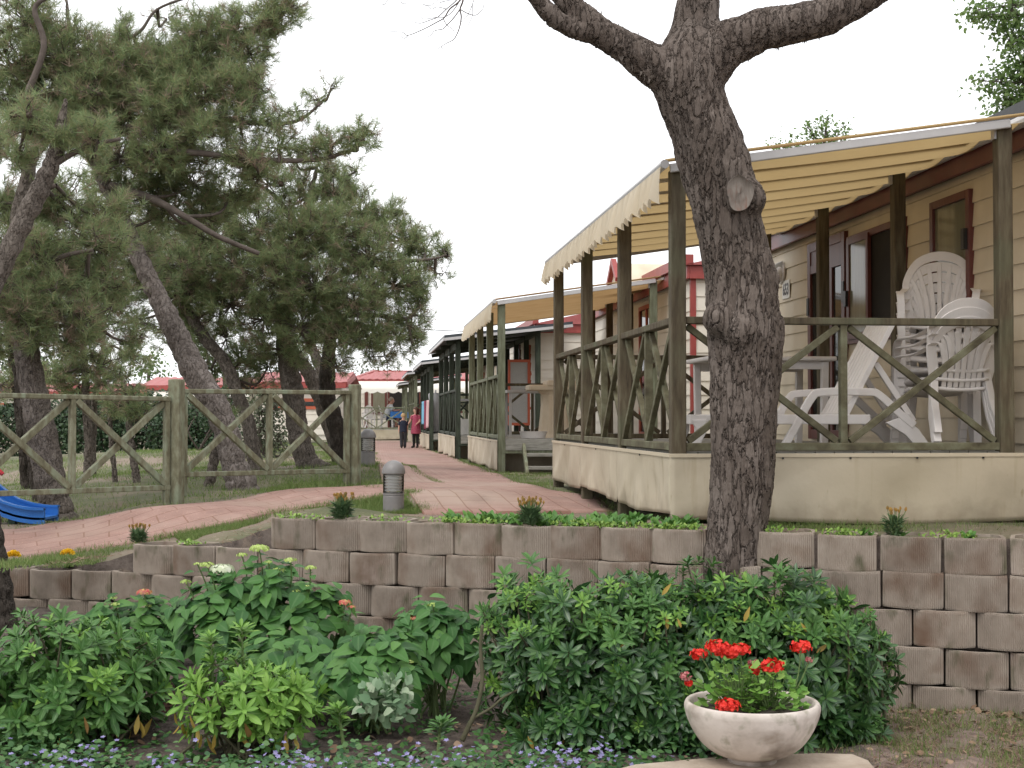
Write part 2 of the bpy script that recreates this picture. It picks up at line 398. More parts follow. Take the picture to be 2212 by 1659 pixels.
def spaced(a, b, fine0, fine1, d, grow=1.25):
    xs = list(np.arange(fine0, fine1+d/2, d)); s = d; x = fine0
    while x > a: s *= grow; x -= s; xs.insert(0, x)
    s = d; x = fine1
    while x < b: s *= grow; x += s; xs.append(x)
    return np.array(xs)
xs = spaced(-1500, 1500, -7, 5.5, .14); ys = np.array([0.]*0 + list(np.arange(7.0, 19.0, .14)) + list(spaced(19, 2500, 19, 19.2, .3, 1.12)[1:]))
wy = np.interp(xs, WALL[:,0], WALL[:,1])
# the upper terrace starts just behind the face of the wall: its first rows follow the wall line
def upper():
    T = np.concatenate([np.linspace(0, 9, 66), 9+np.cumsum(.2*1.13**np.arange(54))])
    X = np.tile(xs, (len(T),1)); Yy = wy[None,:]+.075+T[:,None]
    bump = .012*np.sin(X*5.1+Yy*2.2)*np.sin(Yy*4.3-X*1.7)
    Z = Gn(X, Yy) + bump*np.clip((T[:,None]-.3)/1,0,1)
    V = np.stack([X,Yy,Z],-1)
    # a skirt down behind the blocks
    dn = V[0:1].copy(); dn[...,2] = -.3
    V = np.concatenate([dn, V]); ny, nx = V.shape[:2]
    i = np.arange(nx*ny).reshape(ny,nx)
    F = np.stack([i[:-1,:-1], i[:-1,1:], i[1:,1:], i[1:,:-1]],-1).reshape(-1,4)
    mi = np.zeros((ny-1,nx-1),int); mi[:2] = 1
    o = mesh_obj('ground', V.reshape(-1,3), F, [M['ground'], M['soil']], mi=mi.ravel(), smooth=True); tag(o, kind='structure')
upper()
def lower():
    xs2 = spaced(-1500,1500,-6,5,.12); ys2 = spaced(-900, 13, 4.5, 10.5, .12)
    f = np.vectorize(Lw)
    def z(X,Y):
        return f(X,Y) + .018*np.sin(X*9.3+Y*3)*np.sin(Y*8.1-X*4)+.012*np.sin(X*21)*np.sin(Y*19)
    def beyond(c): return c[:,1] > np.interp(c[:,0], WALL[:,0], WALL[:,1])+.3
    o = grid_mesh('garden_soil', xs2, ys2, z, [M['soil'], M['litter']], beyond)
    me = o.data; cs = np.zeros(len(me.polygons)*3); me.polygons.foreach_get('center', cs); cs = cs.reshape(-1,3)
    bed = (cs[:,0] < 1.45+.25*np.sin(cs[:,1]*3)+(cs[:,1]-6.5)*.1)
    me.polygons.foreach_set('material_index', np.where(bed,0,1).astype(np.int32))
lower()

# ---------------------------------------------------------------- path of pink pavers
def path_mat():
    m = mk('pink paver path', [(.25,.155,.128),(.31,.197,.163),(.365,.24,.203)], scale=3.5, rough=.9, bump=.35, bscale=90, bdist=.006,
           dirt=[((.30,.15,.12),70,.60,.72),((.56,.36,.31),55,.62,.75),((.36,.27,.22),.8,.5,.72),((.24,.17,.14),2.3,.58,.78)])
    n=m.node_tree.nodes; l=m.node_tree.links; b=n['Principled BSDF']
    src=b.inputs['Base Color'].links[0].from_socket
    uv=n.new('ShaderNodeTexCoord'); br=n.new('ShaderNodeTexBrick'); br.inputs['Scale'].default_value=1; br.inputs['Mortar Size'].default_value=.007
    br.inputs['Brick Width'].default_value=.4; br.inputs['Row Height'].default_value=.2; br.offset=.5
    br.inputs['Color1'].default_value=(1,1,1,1); br.inputs['Color2'].default_value=(.93,.90,.89,1); br.inputs['Mortar'].default_value=(.70,.60,.53,1)
    l.new(uv.outputs['UV'], br.inputs['Vector'])
    mx=n.new('ShaderNodeMix'); mx.data_type='RGBA'; mx.blend_type='MULTIPLY'; mx.inputs[0].default_value=1
    l.new(src,mx.inputs[6]); l.new(br.outputs['Color'],mx.inputs[7]); l.new(mx.outputs[2],b.inputs['Base Color'])
    return m
M['path']=path_mat()
def loft_path(A, B, k=14, dz=.03, step=.12, name='path'):
    """A, B: opposite edges as lists of sightings on the ground"""
    PA=np.array([list(onground(*p)) for p in A]); PB=np.array([list(onground(*p)) for p in B])
    PA=smooth_path(PA,6); PB=smooth_path(PB,6)
    def resample(P,n):
        s=np.concatenate([[0],np.cumsum(np.linalg.norm(np.diff(P,axis=0),axis=1))]); t=np.linspace(0,s[-1],n)
        return np.stack([np.interp(t,s,P[:,i]) for i in range(3)],-1), t
    return PA,PB,resample
def path_sheet(A,B,n,k,dz):
    PA,PB,rs=loft_path(A,B); 
    # match by index of control points (already paired)
    V=[];UV=[]
    s=0
    m=len(PA)
    S=np.concatenate([[0],np.cumsum(np.linalg.norm(np.diff((PA+PB)/2,axis=0),axis=1))])
    t=np.linspace(0,S[-1],n)
    QA=np.stack([np.interp(t,S,PA[:,i]) for i in range(3)],-1); QB=np.stack([np.interp(t,S,PB[:,i]) for i in range(3)],-1)
    w=np.linspace(0,1,k)
    X=QA[:,None,:]*(1-w[None,:,None])+QB[:,None,:]*w[None,:,None]
    X[...,2]=Gn(X[...,0],X[...,1])+dz
    width=np.linalg.norm(QB-QA,axis=1)
    uv=np.stack([np.tile(t[:,None],(1,k)), w[None,:]*width[:,None]],-1)
    edge=X.copy()
    i=np.arange(n*k).reshape(n,k)
    F=np.stack([i[:-1,:-1],i[1:,:-1],i[1:,1:],i[:-1,1:]],-1).reshape(-1,4)
    return X.reshape(-1,3),F,uv.reshape(-1,2)
V1,F1,U1=path_sheet([(915,1112),(879,1066),(838,1050),(824,1042),(811,999),(804,966),(800,953)],
                    [(1325,1108),(1290,1078),(1215,1066),(1170,1056),(1048,1019),(945,979),(862,953)],140,22,.020)
V2,F2,U2=path_sheet([(-900,1182),(-500,1196),(-260,1207),(0,1215),(130,1202),(250,1182),(500,1131),(640,1103),(767,1082),(827,1074),(900,1066)],
                    [(-900,1120),(-500,1135),(-260,1142),(0,1147),(110,1133),(250,1112),(400,1092),(560,1071),(700,1056),(780,1052),(850,1049)],170,18,.016)
V=np.concatenate([V1,V2]); F1=F1[:,::-1]; F=np.concatenate([F1,F2+len(V1)])
uvv=np.concatenate([U1[F1.ravel()],U2[F2.ravel()]+.13])
o=mesh_obj('path',V,F,M['path'],uv=uvv,smooth=True); tag(o,kind='structure')
sd=o.modifiers.new('thick','SOLIDIFY'); sd.thickness=.06; sd.offset=-1

# ---------------------------------------------------------------- retaining wall of planter blocks
M['block'] = mk('ribbed concrete planter', [(.225,.186,.150),(.285,.238,.195),(.335,.285,.237)], scale=7, rough=.9, bump=.35, bscale=110, bdist=.004, objrand=.10,
                dirt=[((.165,.108,.075),3.4,.53,.74),((.10,.095,.055),9.,.58,.75,(1,1,.5)),((.36,.30,.26),3.,.66,.8)])
PIT=.334; BH=.2
def block_mesh():
    prof=[]
    W=PIT/2-.004
    n=60
    for i in range(n+1):
        t=i/n*2-1
        x=W*t; y=-.068*(1-abs(t)**2.3)
        if abs(t)<.95: y -= .0055*(1 if i%2 else -1)*.5
        prof.append((x,y))
    outer=prof+[(W,.05),(W*.93,.22),(W*.6,.30),(-W*.6,.30),(-W*.93,.22),(-W,.05)]
    inner=[(x*.84, .028+y*.86 if y<.04 else y*.88) for x,y in outer]
    k=len(outer); V=[]; F=[]; mi=[]
    lv=[(0,0.,1.),(.008,0,1.002),(BH-.010,0,1.002),(BH-.002,0,.985)]
    rings=[[(x*s,(y-.1)*s+.1,z) for x,y in outer] for z,_,s in [(0,0,.985),(.010,0,1.),(BH-.014,0,1.),(BH-.003,0,.985)]]
    rings.append([(x,y,BH-.003) for x,y in inner]); rings.append([(x,y,BH-.035) for x,y in inner])
    for r in rings: V+=r
    for i in range(len(rings)-1):
        for j in range(k):
            F.append((i*k+j,i*k+(j+1)%k,(i+1)*k+(j+1)%k,(i+1)*k+j)); mi.append(0)
    F.append(tuple((len(rings)-1)*k+j for j in range(k))); mi.append(1)
    F.append(tuple(k-1-j for j in range(k))); mi.append(0)
    return V,F,mi
wall_root=thing('retaining_wall','stepped retaining wall of ribbed concrete planter blocks behind the shrubs','garden wall',(WALL[0,0],WALL[0,1],0))
_bv,_bf,_bm=block_mesh()
proto=None
seg=np.linalg.norm(np.diff(WALL,axis=0),axis=1); WS=np.concatenate([[0],np.cumsum(seg)])
def wall_pt(s):
    x=np.interp(s,WS,WALL[:,0]); y=np.interp(s,WS,WALL[:,1])
    x2=np.interp(s+.1,WS,WALL[:,0]); y2=np.interp(s+.1,WS,WALL[:,1]); x1=np.interp(s-.1,WS,WALL[:,0]); y1=np.interp(s-.1,WS,WALL[:,1])
    return x,y,math.atan2(y2-y1,x2-x1)
def s_of_dx(dx):
    best=min(np.linspace(0,WS[-1],3000),key=lambda s:abs(1106+3072*np.interp(s,WS,WALL[:,0])/np.interp(s,WS,WALL[:,1])-dx)); return best
S0=s_of_dx(585)
SEND=s_of_dx(2330)
nb=0
TRUNK_S=s_of_dx(1577)
for r,(zt,dx0) in enumerate([(.965,585),(.765,238),(.565,-80),(.365,-80),(.165,980)]):
    runs=[(S0,s_of_dx(1526)),(s_of_dx(1633),SEND)] if r==0 else [(s_of_dx(dx0),SEND)]
    for (sa,sb_) in runs:
        if r==0: pit=(sb_-sa)/max(1,round((sb_-sa)/PIT)); s=sa
        else:
            pit=PIT; s=S0+PIT*.5*(r%2)+PIT*.24
            while s-PIT>sa-.06: s-=PIT
        while s+pit*.6<sb_:
            x,y,a=wall_pt(s+pit/2)
            off=.03*r+rng.normal()*.005
            nx,ny=math.sin(a),-math.cos(a)
            if proto is None:
                b=mesh_obj('planter_block',_bv,_bf,[M['block'],M['soil']],wall_root,mi=_bm); proto=b
            else:
                b=proto.copy(); COL.objects.link(b); b.parent=wall_root
            b.location=(x+nx*off-WALL[0,0],y+ny*off+.05-WALL[0,1],zt-BH+rng.normal()*.003); b.rotation_euler=(rng.normal()*.010,rng.normal()*.012,a+rng.normal()*.035)
            nb+=1; s+=pit
print('blocks',nb)
# ---------------------------------------------------------------- verandas
TH=math.atan(.106)
M['bar_tan']=mk('greyish tan canvas pocket',[(.50,.43,.33),(.56,.49,.39)],scale=3,rough=.6,trans=.30)
M['canvas_h']=mk('hemmed cream canvas',[(.50,.43,.32),(.56,.48,.36)],scale=4,rough=.7)
def xpanel(root, a, b, z0, z1, wm, w=.045, d=.06, mid=True, ends=False, nx=2, name_rail='rail'):
    """railing of crossed braces between two points of the veranda's own floor plan"""
    a=Vector(a); b=Vector(b); e=(b-a); L=e.length; e.normalize()
    nrm=e.cross(Vector((0,0,1)))
    def P(t,z): return Vector((a.x+e.x*t,a.y+e.y*t,z))
    q=MB(); q.beam(P(0,z1),P(L,z1),d+.015,w); q.build(name_rail,M[wm[0]],root,bevel=.006)
    q=MB(); q.beam(P(0,z0),P(L,z0),d+.01,w+.005); q.build(name_rail,M[wm[1]],root,bevel=.006)
    zb=z0+w/2; zt=z1-w/2
    for k in range(nx):
        t0=L*k/nx+(.024 if k else .0); t1=L*(k+1)/nx-(.024 if k<nx-1 else .0)
        for (za,zc,o) in ((zb,zt,.012),(zt,zb,-.012)):
            off=nrm*o
            q=MB(); q.beam(P(t0+.015,za+.012*(1 if za<zc else -1))+off,P(t1-.015,zc-.012*(1 if za<zc else -1))+off,d*.62,w*.92,up=nrm.cross(P(t1,zc)-P(t0,za))); q.build('brace',M[wm[1]],root,bevel=.004)
        if k<nx-1:
            q=MB(); q.beam(P(t1+.024,zb),P(t1+.024,zt),w,d*.9,up=e.cross(Vector((0,0,1)))); q.build('upright',M[wm[1]],root,bevel=.004)
def skirt(root, a, b, z0, z1, seed, sag=.02):
    a=Vector((a[0],a[1],0)); b=Vector((b[0],b[1],0)); L=(b-a).length; e=(b-a).normalized(); n_=Vector((e.y,-e.x,0))
    nx=max(int(L/.035),8); nz=14; r=np.random.default_rng(seed); ph=r.uniform(0,6,6); V=[]
    for j in range(nz+1):
        for i in range(nx+1):
            t=i/nx; h=j/nz; en=min(1,min(t,1-t)*L/.25)
            o=.016*math.sin(L*t*3.1+ph[0]+2*h)*(1-h)+.010*math.sin(L*t*7.7+ph[1]-3*h)*(1-h**2)+.006*math.sin(L*t*17+ph[2]+5*h)*(1-h)
            o+=.02*math.exp(-((t*L*1.3-h*.8-ph[3]*.3)**2)*30)*(1-h)
            zz=z0+(z1-z0)*h + (.02*math.sin(L*t*2.2+ph[4])*(1-h))
            V.append(a+e*(t*L)+n_*(o*en+.006)+Vector((0,0,zz)))
    F=np.array([(j*(nx+1)+i,j*(nx+1)+i+1,(j+1)*(nx+1)+i+1,(j+1)*(nx+1)+i) for j in range(nz) for i in range(nx)])
    o=mesh_obj('skirt',V,F,M['skirt'],root,smooth=True)
    s=o.modifiers.new('thick','SOLIDIFY'); s.thickness=.003; s.offset=0
    q=MB(); q.beam(a+n_*.012+Vector((0,0,z1-.012)),b+n_*.012+Vector((0,0,z1-.012)),.006,.022); q.build('hem',M['canvas_h'],o)
    q=MB()
    for t in (np.arange(.5,1,1) if L<2 else np.linspace(.08,.95,8)):
        c=a+e*(L*t)+n_*.018+Vector((0,0,z1-.03)); q.beam(c-n_*.004,c+n_*.002,.012,.012)
    q.build('eyelet',M['black'],o)
    return o
def veranda(label, x, y, zg, width, bays, bay, roof, wm, th=TH, front_panel=False, far_panel=True, stairs=False, seed=0, post=.095, right_bays=None, hl=2.2, hr=2.48, zdrop=0., posts_right=True, side_rail=True, group='verandas along the path', rx=.15):
    root=thing('veranda',label,'veranda',(x,y,zg),th,group)
    hf=.43; L=bays*bay
    # floor of boards with gaps
    q=MB(); nb_=int(width/.125)
    for i in range(nb_):
        q.box((i*width/nb_+.003,-.02,hf-.03),((i+1)*width/nb_-.003,L+.02,hf))
    q.build('deck_floor',M['board'],root)
    q=MB(); q.beam((-.02,0,hf-.11),(-.02,L,hf-.11),.05,.14); q.beam((0,-.03,hf-.11),(width,-.03,hf-.11),.05,.14); q.build('joist',M[wm[0]],root)
    for i in range(bays+1):
        yb=i*bay; zb=-.03 if i in (0,bays) else hf-.02
        zb=-.12-zdrop*i/bays
        q=MB(); q.beam((0,yb,zb),(0,yb,hl),post,post,up=(0,1,0)); q.build('post',M[wm[0]],root,bevel=.008)
        if posts_right:
            q=MB(); q.beam((width,yb,zb),(width,yb,hr),post,post,up=(0,1,0)); q.build('post',M[wm[0] if i==0 else wm[2]],root,bevel=.008)
    for i in range(bays):
        if side_rail: xpanel(root,(0,i*bay+post/2,0),(0,(i+1)*bay-post/2,0),hf+.03,hf+.825,wm)
    if far_panel: xpanel(root,(post/2,L,0),(width-post/2,L,0),hf+.03,hf+.825,(wm[2],wm[2],wm[2]))
    if front_panel: xpanel(root,(post/2,0,0),(width-post/2,0,0),hf+.03,hf+.825,wm)
    zr=lambda yy:-zdrop*yy/L
    for i in range(bays):
        skirt(root,(-.055,(i+1)*bay+.0),(-.055,i*bay-(.068 if i==0 else 0)),.03+zr((i+.5)*bay),hf-.01,seed*10+i)
    if front_panel: skirt(root,(-.062,-.065),(width+1.3,-.065),-.01,hf-.01,seed*10+7)
    if stairs:
        sx0,sx1=.28,width-.12
        q=MB(); q.box((.05,-.065,hf-.14),(width,-.045,hf-.012)); q.build('riser_board',M['board'],root)
        for sx in (sx0,sx1):
            q=MB(); q.beam((sx,-.50,-.02),(sx,-.09,hf-.08),.04,.09,up=(0,-.5,1)); q.build('stringer',M['fence'],root,bevel=.004)
        for (yy,zz) in ((-.24,.235),(-.42,.075)):
            q=MB(); q.box((sx0+.02,yy-.11,zz-.02),(sx1-.02,yy+.11,zz+.02)); q.build('tread',M['board'],root,bevel=.004)
        q=MB(); q.box((.05,.5,-.05),(width,.52,.34)); q.build('base_panel',M['skirt'],root)
    ov=.26
    if roof=='awning_stripe' or roof=='awning':
        mat=M['canvas_y'] if roof=='awning_stripe' else M['canvas_o']
        n=150; k=16; V=[]
        per=.60
        for i in range(n+1):
            yy=-.06+(L+.16)*i/n
            for j in range(k+1):
                t=j/k; xx=-.08+(width+.30)*t
                z=hl+.035+(hr-hl)*t-.055*abs(math.sin(math.pi*yy/per))*math.sin(math.pi*min(max(t,.02),.98))**.3
                V.append((xx,yy,z))
        F=np.array([(i*(k+1)+j,i*(k+1)+j+1,(i+1)*(k+1)+j+1,(i+1)*(k+1)+j) for i in range(n) for j in range(k)])
        o=mesh_obj('awning',V,F,mat,root,smooth=True)
        sl=math.atan2(hr-hl,width)
        nb2=int((L)/per)
        for i in range(1,nb2+1):
            q=MB(); yy=i*per; q.beam((-.05,yy,hl+.026),(width+.05,yy,hr+.026),.17 if roof=='awning_stripe' else .03,.010); q.build('awning_bar',M['bar_tan'] if roof=='awning_stripe' else M['alu'],root)
        for yf in (-.07,L+.05):
            q=MB(); q.beam((-.06,yf,hl-.0),(width+.02,yf,hr-.0),.03,.055); q.build('awning_frame',M['alu'],root,bevel=.006)
        q=MB(); q.tube([(-.09,-.085,hl+.045),(width+.16,-.085,hr+.045+.02)],.011,8); q.build('awning_hem',mat,root)
        q=MB(); q.tube([(-.10,-.11,hl+.02),(-.10,L+.12,hl+.02)],.028,12); q.build('roller',M['alu'],root)
        q=MB(); q.tube([(width+.16,-.11,hr+.04),(width+.16,L+.12,hr+.04)],.04,12); q.build('roller',M['alu'],root)
        # scalloped valance hanging from the roller
        n=int(L/.02); k=7; V=[]; ph=seed
        for i in range(n+1):
            yy=-.10+(L+.2)*i/n
            sc=abs(math.sin(math.pi*yy/.21))
            h=.175+.06*sc**.6
            if yy<.3: h*=1.0
            for j in range(k+1):
                t=j/k
                out=.02*math.sin(2*math.pi*yy/.21+ph)*t+.012*math.sin(yy*9+ph)*t
                V.append((-.125-out-.05*t*(1-.5*t),yy+.015*t*math.sin(yy*30),hl+.005-h*t))
        F=np.array([(i*(k+1)+j,i*(k+1)+j+1,(i+1)*(k+1)+j+1,(i+1)*(k+1)+j) for i in range(n) for j in range(k)])
        o=mesh_obj('valance',V,F,M['canvas'],root,smooth=True)
        for i in range(bays+1):
            q=MB(); q.box((width-.065,i*bay-.025,hr-.09),(width-.05,i*bay+.025,hr+.02)); q.build('bracket',M['alu'],root)
    else:
        z0,z1=hl+.03,hr+.03
        q=MB()
        V=[(-ov,-.28,z0),(width+rx,-.28,z1),(width+rx,L+.25,z1),(-ov,L+.25,z0)]
        q.add([Vector(v) for v in V]+[Vector(v)+Vector((0,0,.075)) for v in V],[(3,2,1,0),(4,5,6,7),(0,1,5,4),(1,2,6,5),(2,3,7,6),(3,0,4,7)])
        q.build('roof',M['roof_dark'],root)
        q=MB(); q.beam((-ov,-.29,z0+.0),(width+rx,-.29,z1+.0),.02,.05); q.beam((-ov-.01,-.28,z0+.0),(-ov-.01,L+.25,z0+.0),.02,.05); q.build('roof_edge',M['alu'],root)
        for i in range(bays+1):
            q=MB(); q.beam((-ov+.05,i*bay,z0-.05),(width,i*bay,z1-.05),.05,.08); q.build('rafter',M[wm[2]],root)
        q=MB(); q.beam((0,-.1,hl-.06),(0,L+.1,hl-.06),.06,.13); q.beam((width,-.1,hr-.06),(width,L+.1,hr-.06),.06,.13); q.build('beam',M[wm[0]],root)
        if roof=='tan':
            q=MB(); q.add([Vector(v)+Vector((0,0,-.006)) for v in V],[(0,1,2,3)]); q.build('ceiling_lining',M['wood_tan'],root)
    return root
M['canvas_o']=mk('ochre brown awning canvas',[(.36,.225,.10),(.42,.27,.13)],scale=2,rough=.7,trans=.4)
M['wood_tan']=mk('tan pine lining',[(.30,.18,.10),(.38,.24,.13)],scale=5,stretch=(6,1,1),rough=.7)
c1=at(1465,1125,8.9)
V1R=(c1.x,8.92,G(c1.x,8.9))
W1=2.14
ver1=veranda('nearest veranda with crossed rails, cream skirt and ochre striped awning',c1.x,8.92,c1.z+.0,W1,3,1.8,'awning_stripe',('wood','wood_rail','wood'),front_panel=True,seed=1,hl=2.2,hr=2.53)
c2=at(1083,1021,18.4)
ver2=veranda('second veranda with brown awning and grey steps, just past the nearest one',c2.x,18.4,c2.z,2.0,3,1.65,'awning',('wood_green','wood_green','wood_tanrail') if False else ('wood_green','wood_green','wood'),stairs=True,seed=2,hl=2.19,hr=2.5)
c3=at(989,993,25.6)
ver3=veranda('third veranda with dark sloping roof and dark green posts',c3.x,25.6,c3.z,1.45,3,1.8,'dark',('wood_dark','wood_dark','wood_dark'),stairs=True,seed=3,rx=.6,hl=2.12,hr=2.38)
c4=at(932,975,35)
ver4=veranda('fourth veranda with dark roof and towels hanging on its rail',c4.x,35,c4.z,2.0,3,1.8,'dark',('wood_dark','wood_dark','wood_dark'),stairs=True,seed=4,hl=2.12,hr=2.4)
c5=at(898,962,42.5)
ver5=veranda('fifth veranda with dark roof, pale posts and tan ceiling, behind the girl',c5.x,42.5,c5.z,1.9,3,1.7,'tan',('wood_green','wood_green','wood_green'),seed=5,hl=2.1,hr=2.4)
c6=at(877,956,50)
ver6=veranda('farthest veranda of the row, small dark roof, beside the end house',c6.x,50,c6.z,1.8,2,1.7,'tan',('wood_green','wood_green','wood_green'),seed=6,hl=2.0,hr=2.3)

# ---------------------------------------------------------------- mobile homes: wall face along local y at x=0
def lap_wall(q, p0, p1, z0, z1, n_, h=.172, m=0):
    """clapboards between two plan points, outward normal n_"""
    p0=Vector((p0[0],p0[1],0)); p1=Vector((p1[0],p1[1],0)); n_=Vector((n_[0],n_[1],0)); z=z0
    while z<z1-.01:
        zt=min(z+h,z1); Z=Vector((0,0,1))
        a=p0+n_*.016; b=p1+n_*.016
        q.add([a+Z*z,b+Z*z,p1+n_*.003+Z*zt,p0+n_*.003+Z*zt,p0+n_*.0+Z*z,p1+Z*z],[(0,1,2,3),(0,4,5,1)],m)
        z=zt
def framed(root,name,y0,y1,z0,z1,fm,gm,fw=.06,mull=0,proud=.045,nofront=False):
    """window or door on the face x=0 (outside is -x)"""
    q=MB(); x0,x1=-proud,.01
    q.box((x0,y0,z0),(x1,y0+fw,z1)); q.box((x0,y1-fw,z0),(x1,y1,z1))
    q.box((x0,y0+fw,z1-fw),(x1,y1-fw,z1)); q.box((x0,y0+fw,z0),(x1,y1-fw,z0+fw))
    for k in range(mull):
        yy=y0+(y1-y0)*(k+1)/(mull+1); q.box((x0+.006,yy-.025,z0+fw),(x1,yy+.025,z1-fw))
    f=q.build(name,M[fm],root,bevel=.004)
    g=MB(); g.box((-.022,y0+fw*.9,z0+fw*.9),(-.018,y1-fw*.9,z1-fw*.9)); g.build('pane',M[gm],f)
    return f
def mobile_home(label,x,y,zg,L,th,sid='siding',trim='fascia',top=2.42,depth=3.6,gable=False,corner='siding',group='mobile homes along the path'):
    root=thing('mobile_home',label,'mobile home',(x,y,zg),th,group)
    q=MB()
    lap_wall(q,(0,0),(0,L),.3,top,(-1,0)); lap_wall(q,(depth,0),(0,0),.3,top,(0,-1)); lap_wall(q,(0,L),(depth,L),.3,top,(0,1)); lap_wall(q,(depth,L),(depth,0),.3,top,(1,0))
    q.box((.02,.02,.1),(depth-.02,L-.02,top))
    q.build('wall',M[sid],root)
    q=MB(); q.box((-.03,-.03,.28),(.035,.035,top)); q.build('corner_trim',M[corner],root)
    q=MB(); q.box((-.03,L-.035,.28),(.035,L+.03,top)); q.build('corner_trim',M[corner],root)
    q=MB(); q.box((-.09,-.09,top-.02),(-.055,L+.09,top+.14)); q.box((-.055,-.09,top-.02),(depth+.06,-.055,top+.14)); q.box((-.055,L+.055,top-.02),(depth+.06,L+.09,top+.14)); q.build('fascia',M[trim],root,bevel=.006)
    q=MB()
    rz=.42
    V=[(-.14,-.14,top+.145),(depth+.1,-.14,top+.145),(depth+.1,L+.14,top+.145),(-.14,L+.14,top+.145),(depth/2,-.14,top+.145+rz),(depth/2,L+.14,top+.145+rz)]
    q.add(V,[(0,4,5,3),(4,1,2,5),(0,1,4),(3,5,2),(0,3,2,1)]); q.build('roof',M['roof_dark' if trim=='fascia' else 'roof_red'],root)
    q=MB(); q.box((-.135,-.14,top+.141),(-.02,L+.14,top+.27)); q.build('gutter',M['black'] if trim=='fascia' else M[trim],root)
    return root
def wall_origin(cx,cy,a):
    return cx+a*math.cos(TH), cy+a*math.sin(TH)
hx,hy=wall_origin(c1.x,8.92,2.42)
# nearest home: its wall runs beside the veranda from in front of the picture to behind the trunk
d_=-2.2
home1=mobile_home('nearest cream mobile home with mahogany door and windows beside the striped awning',hx-math.sin(TH)*d_,hy+math.cos(TH)*d_,c1.z,8.75,TH,top=2.43)
def yl(Yw): return (Yw-hy)/math.cos(TH)-d_     # distance along the wall for a depth Y
EYEL=EYE-c1.z
dr=framed(home1,'door',yl(12.86),yl(13.93),.44,EYEL+1.70,'maroon','glass',fw=.09,mull=0)
q=MB(); q.box((-.04,yl(13.22),.53),(-.012,yl(13.30),EYEL+1.40)); q.box((-.042,yl(12.95),EYEL+1.40),(-.012,yl(13.84),EYEL+1.48)); q.box((-.036,yl(12.95),EYEL+1.48),(-.026,yl(13.84),EYEL+1.61)); q.build('mullion',M['maroon'],dr)
q=MB(); q.box((-.055,yl(13.87),EYEL+1.0),(-.045,yl(13.93),EYEL+1.17)); q.build('hinge',M['black'],dr)
q=MB(); q.box((-.055,yl(12.86),EYEL+1.05),(-.045,yl(12.92),EYEL+1.24)); q.build('hinge',M['black'],dr)
q=MB(); q.tube([(-.04,yl(13.24),EYEL+.05),(-.10,yl(13.24),EYEL+.05),(-.10,yl(13.36),EYEL+.05)],.012,8); q.build('handle',M['steel'],dr)
w1=framed(home1,'window',yl(11.45),yl(12.80),EYEL+.66,EYEL+1.63,'maroon','inside',fw=.06)
sp_=MB(); sp_.box((-.062,yl(12.22),EYEL+.70),(-.030,yl(12.27),EYEL+1.6)); sp_.box((-.062,yl(12.70),EYEL+.70),(-.030,yl(12.76),EYEL+1.6)); sp_.box((-.062,yl(12.27),EYEL+1.55),(-.030,yl(12.70),EYEL+1.6)); sp_.box((-.062,yl(12.27),EYEL+.70),(-.030,yl(12.70),EYEL+.75)); sp_.build('sash_frame',M['maroon'],w1)
q=MB(); q.box((-.05,yl(12.26),EYEL+.74),(-.044,yl(12.71),EYEL+1.56)); q.build('sash_pane',M['curtain'],w1)
q=MB(); q.box((-.085,yl(12.72),EYEL+1.0),(-.062,yl(12.78),EYEL+1.14)); q.build('catch',M['black'],w1)
w2=framed(home1,'window',yl(10.22),yl(10.93),EYEL+.66,EYEL+1.655,'maroon','curtain',fw=.06)
q=MB(); q.box((-.075,yl(10.24),EYEL+1.22),(-.045,yl(10.29),EYEL+1.37)); q.build('catch',M['black'],w2)
# wall lamp and house number
def on_wall(Yw,z,out=0.):
    t=yl(Yw); v=Matrix.Rotation(TH,4,'Z')@Vector((-out,t,0)); return Vector((home1.location.x+v.x,home1.location.y+v.y,z))
lp=thing('wall_lamp','round white wall lamp above the number plate beside the tree trunk','lamp',(0,0,0))
lam=MB(); lam.lathe([(.0005,.0),(.12,.0),(.12,.018),(.11,.022),(.0005,.022)],20); lam.build('backplate',M['plastic'],lp)
lam=MB(); lam.lathe([(.10*math.cos(t),.022+.085*math.sin(t)) for t in np.linspace(0,math.pi/2,8)],20); lam.build('globe',M['plastic'],lp,smooth=True)
lam=MB(); lam.add([(-.02+.0,-.10,.02),(-.02,.10,.02),(.115,.085,.02),(.115,-.085,.02),(-.02,-.06,.105),(-.02,.06,.105),(.07,.05,.10),(.07,-.05,.10)],[(0,4,5,1),(4,7,6,5),(7,3,2,6),(0,3,7,4),(1,5,6,2)]); lam.build('hood',M['mesh'],lp)
lp.location=on_wall(14.85,EYE+1.52,.018); lp.rotation_euler=(Matrix.Rotation(TH,4,'Z')@Matrix.Rotation(R(-90),4,'Y')).to_euler()
npz=EYE+1.33
npl=thing('number_plate','white house number plate reading 653 on the cream wall','sign',(0,0,0))
q=MB(); q.box((-.125,-.095,0),(.125,.095,.006)); q.build('plate',M['white'],npl,bevel=.003)
tcu=bpy.data.curves.new('digits','FONT'); tcu.body='653'; tcu.size=.155; tcu.align_x='CENTER'; tcu.align_y='CENTER'; tcu.extrude=.001; tcu.offset=.004
_t=bpy.data.objects.new('digits_text',tcu); COL.objects.link(_t); bpy.context.view_layer.update()
_me=bpy.data.meshes.new_from_object(_t.evaluated_get(bpy.context.evaluated_depsgraph_get())); bpy.data.objects.remove(_t)
_me.materials.clear(); _me.materials.append(M['black'])
to=bpy.data.objects.new('digits',_me); link(to,npl); ALL.append(to); to.location=(0,-.003,.008); to.scale=(.85,1.05,1)
npl.location=on_wall(14.70,npz,.018)
bx=Matrix.Rotation(TH,3,'Z')@Vector((0,-1,0)); nx_=Matrix.Rotation(TH,3,'Z')@Vector((-1,0,0))
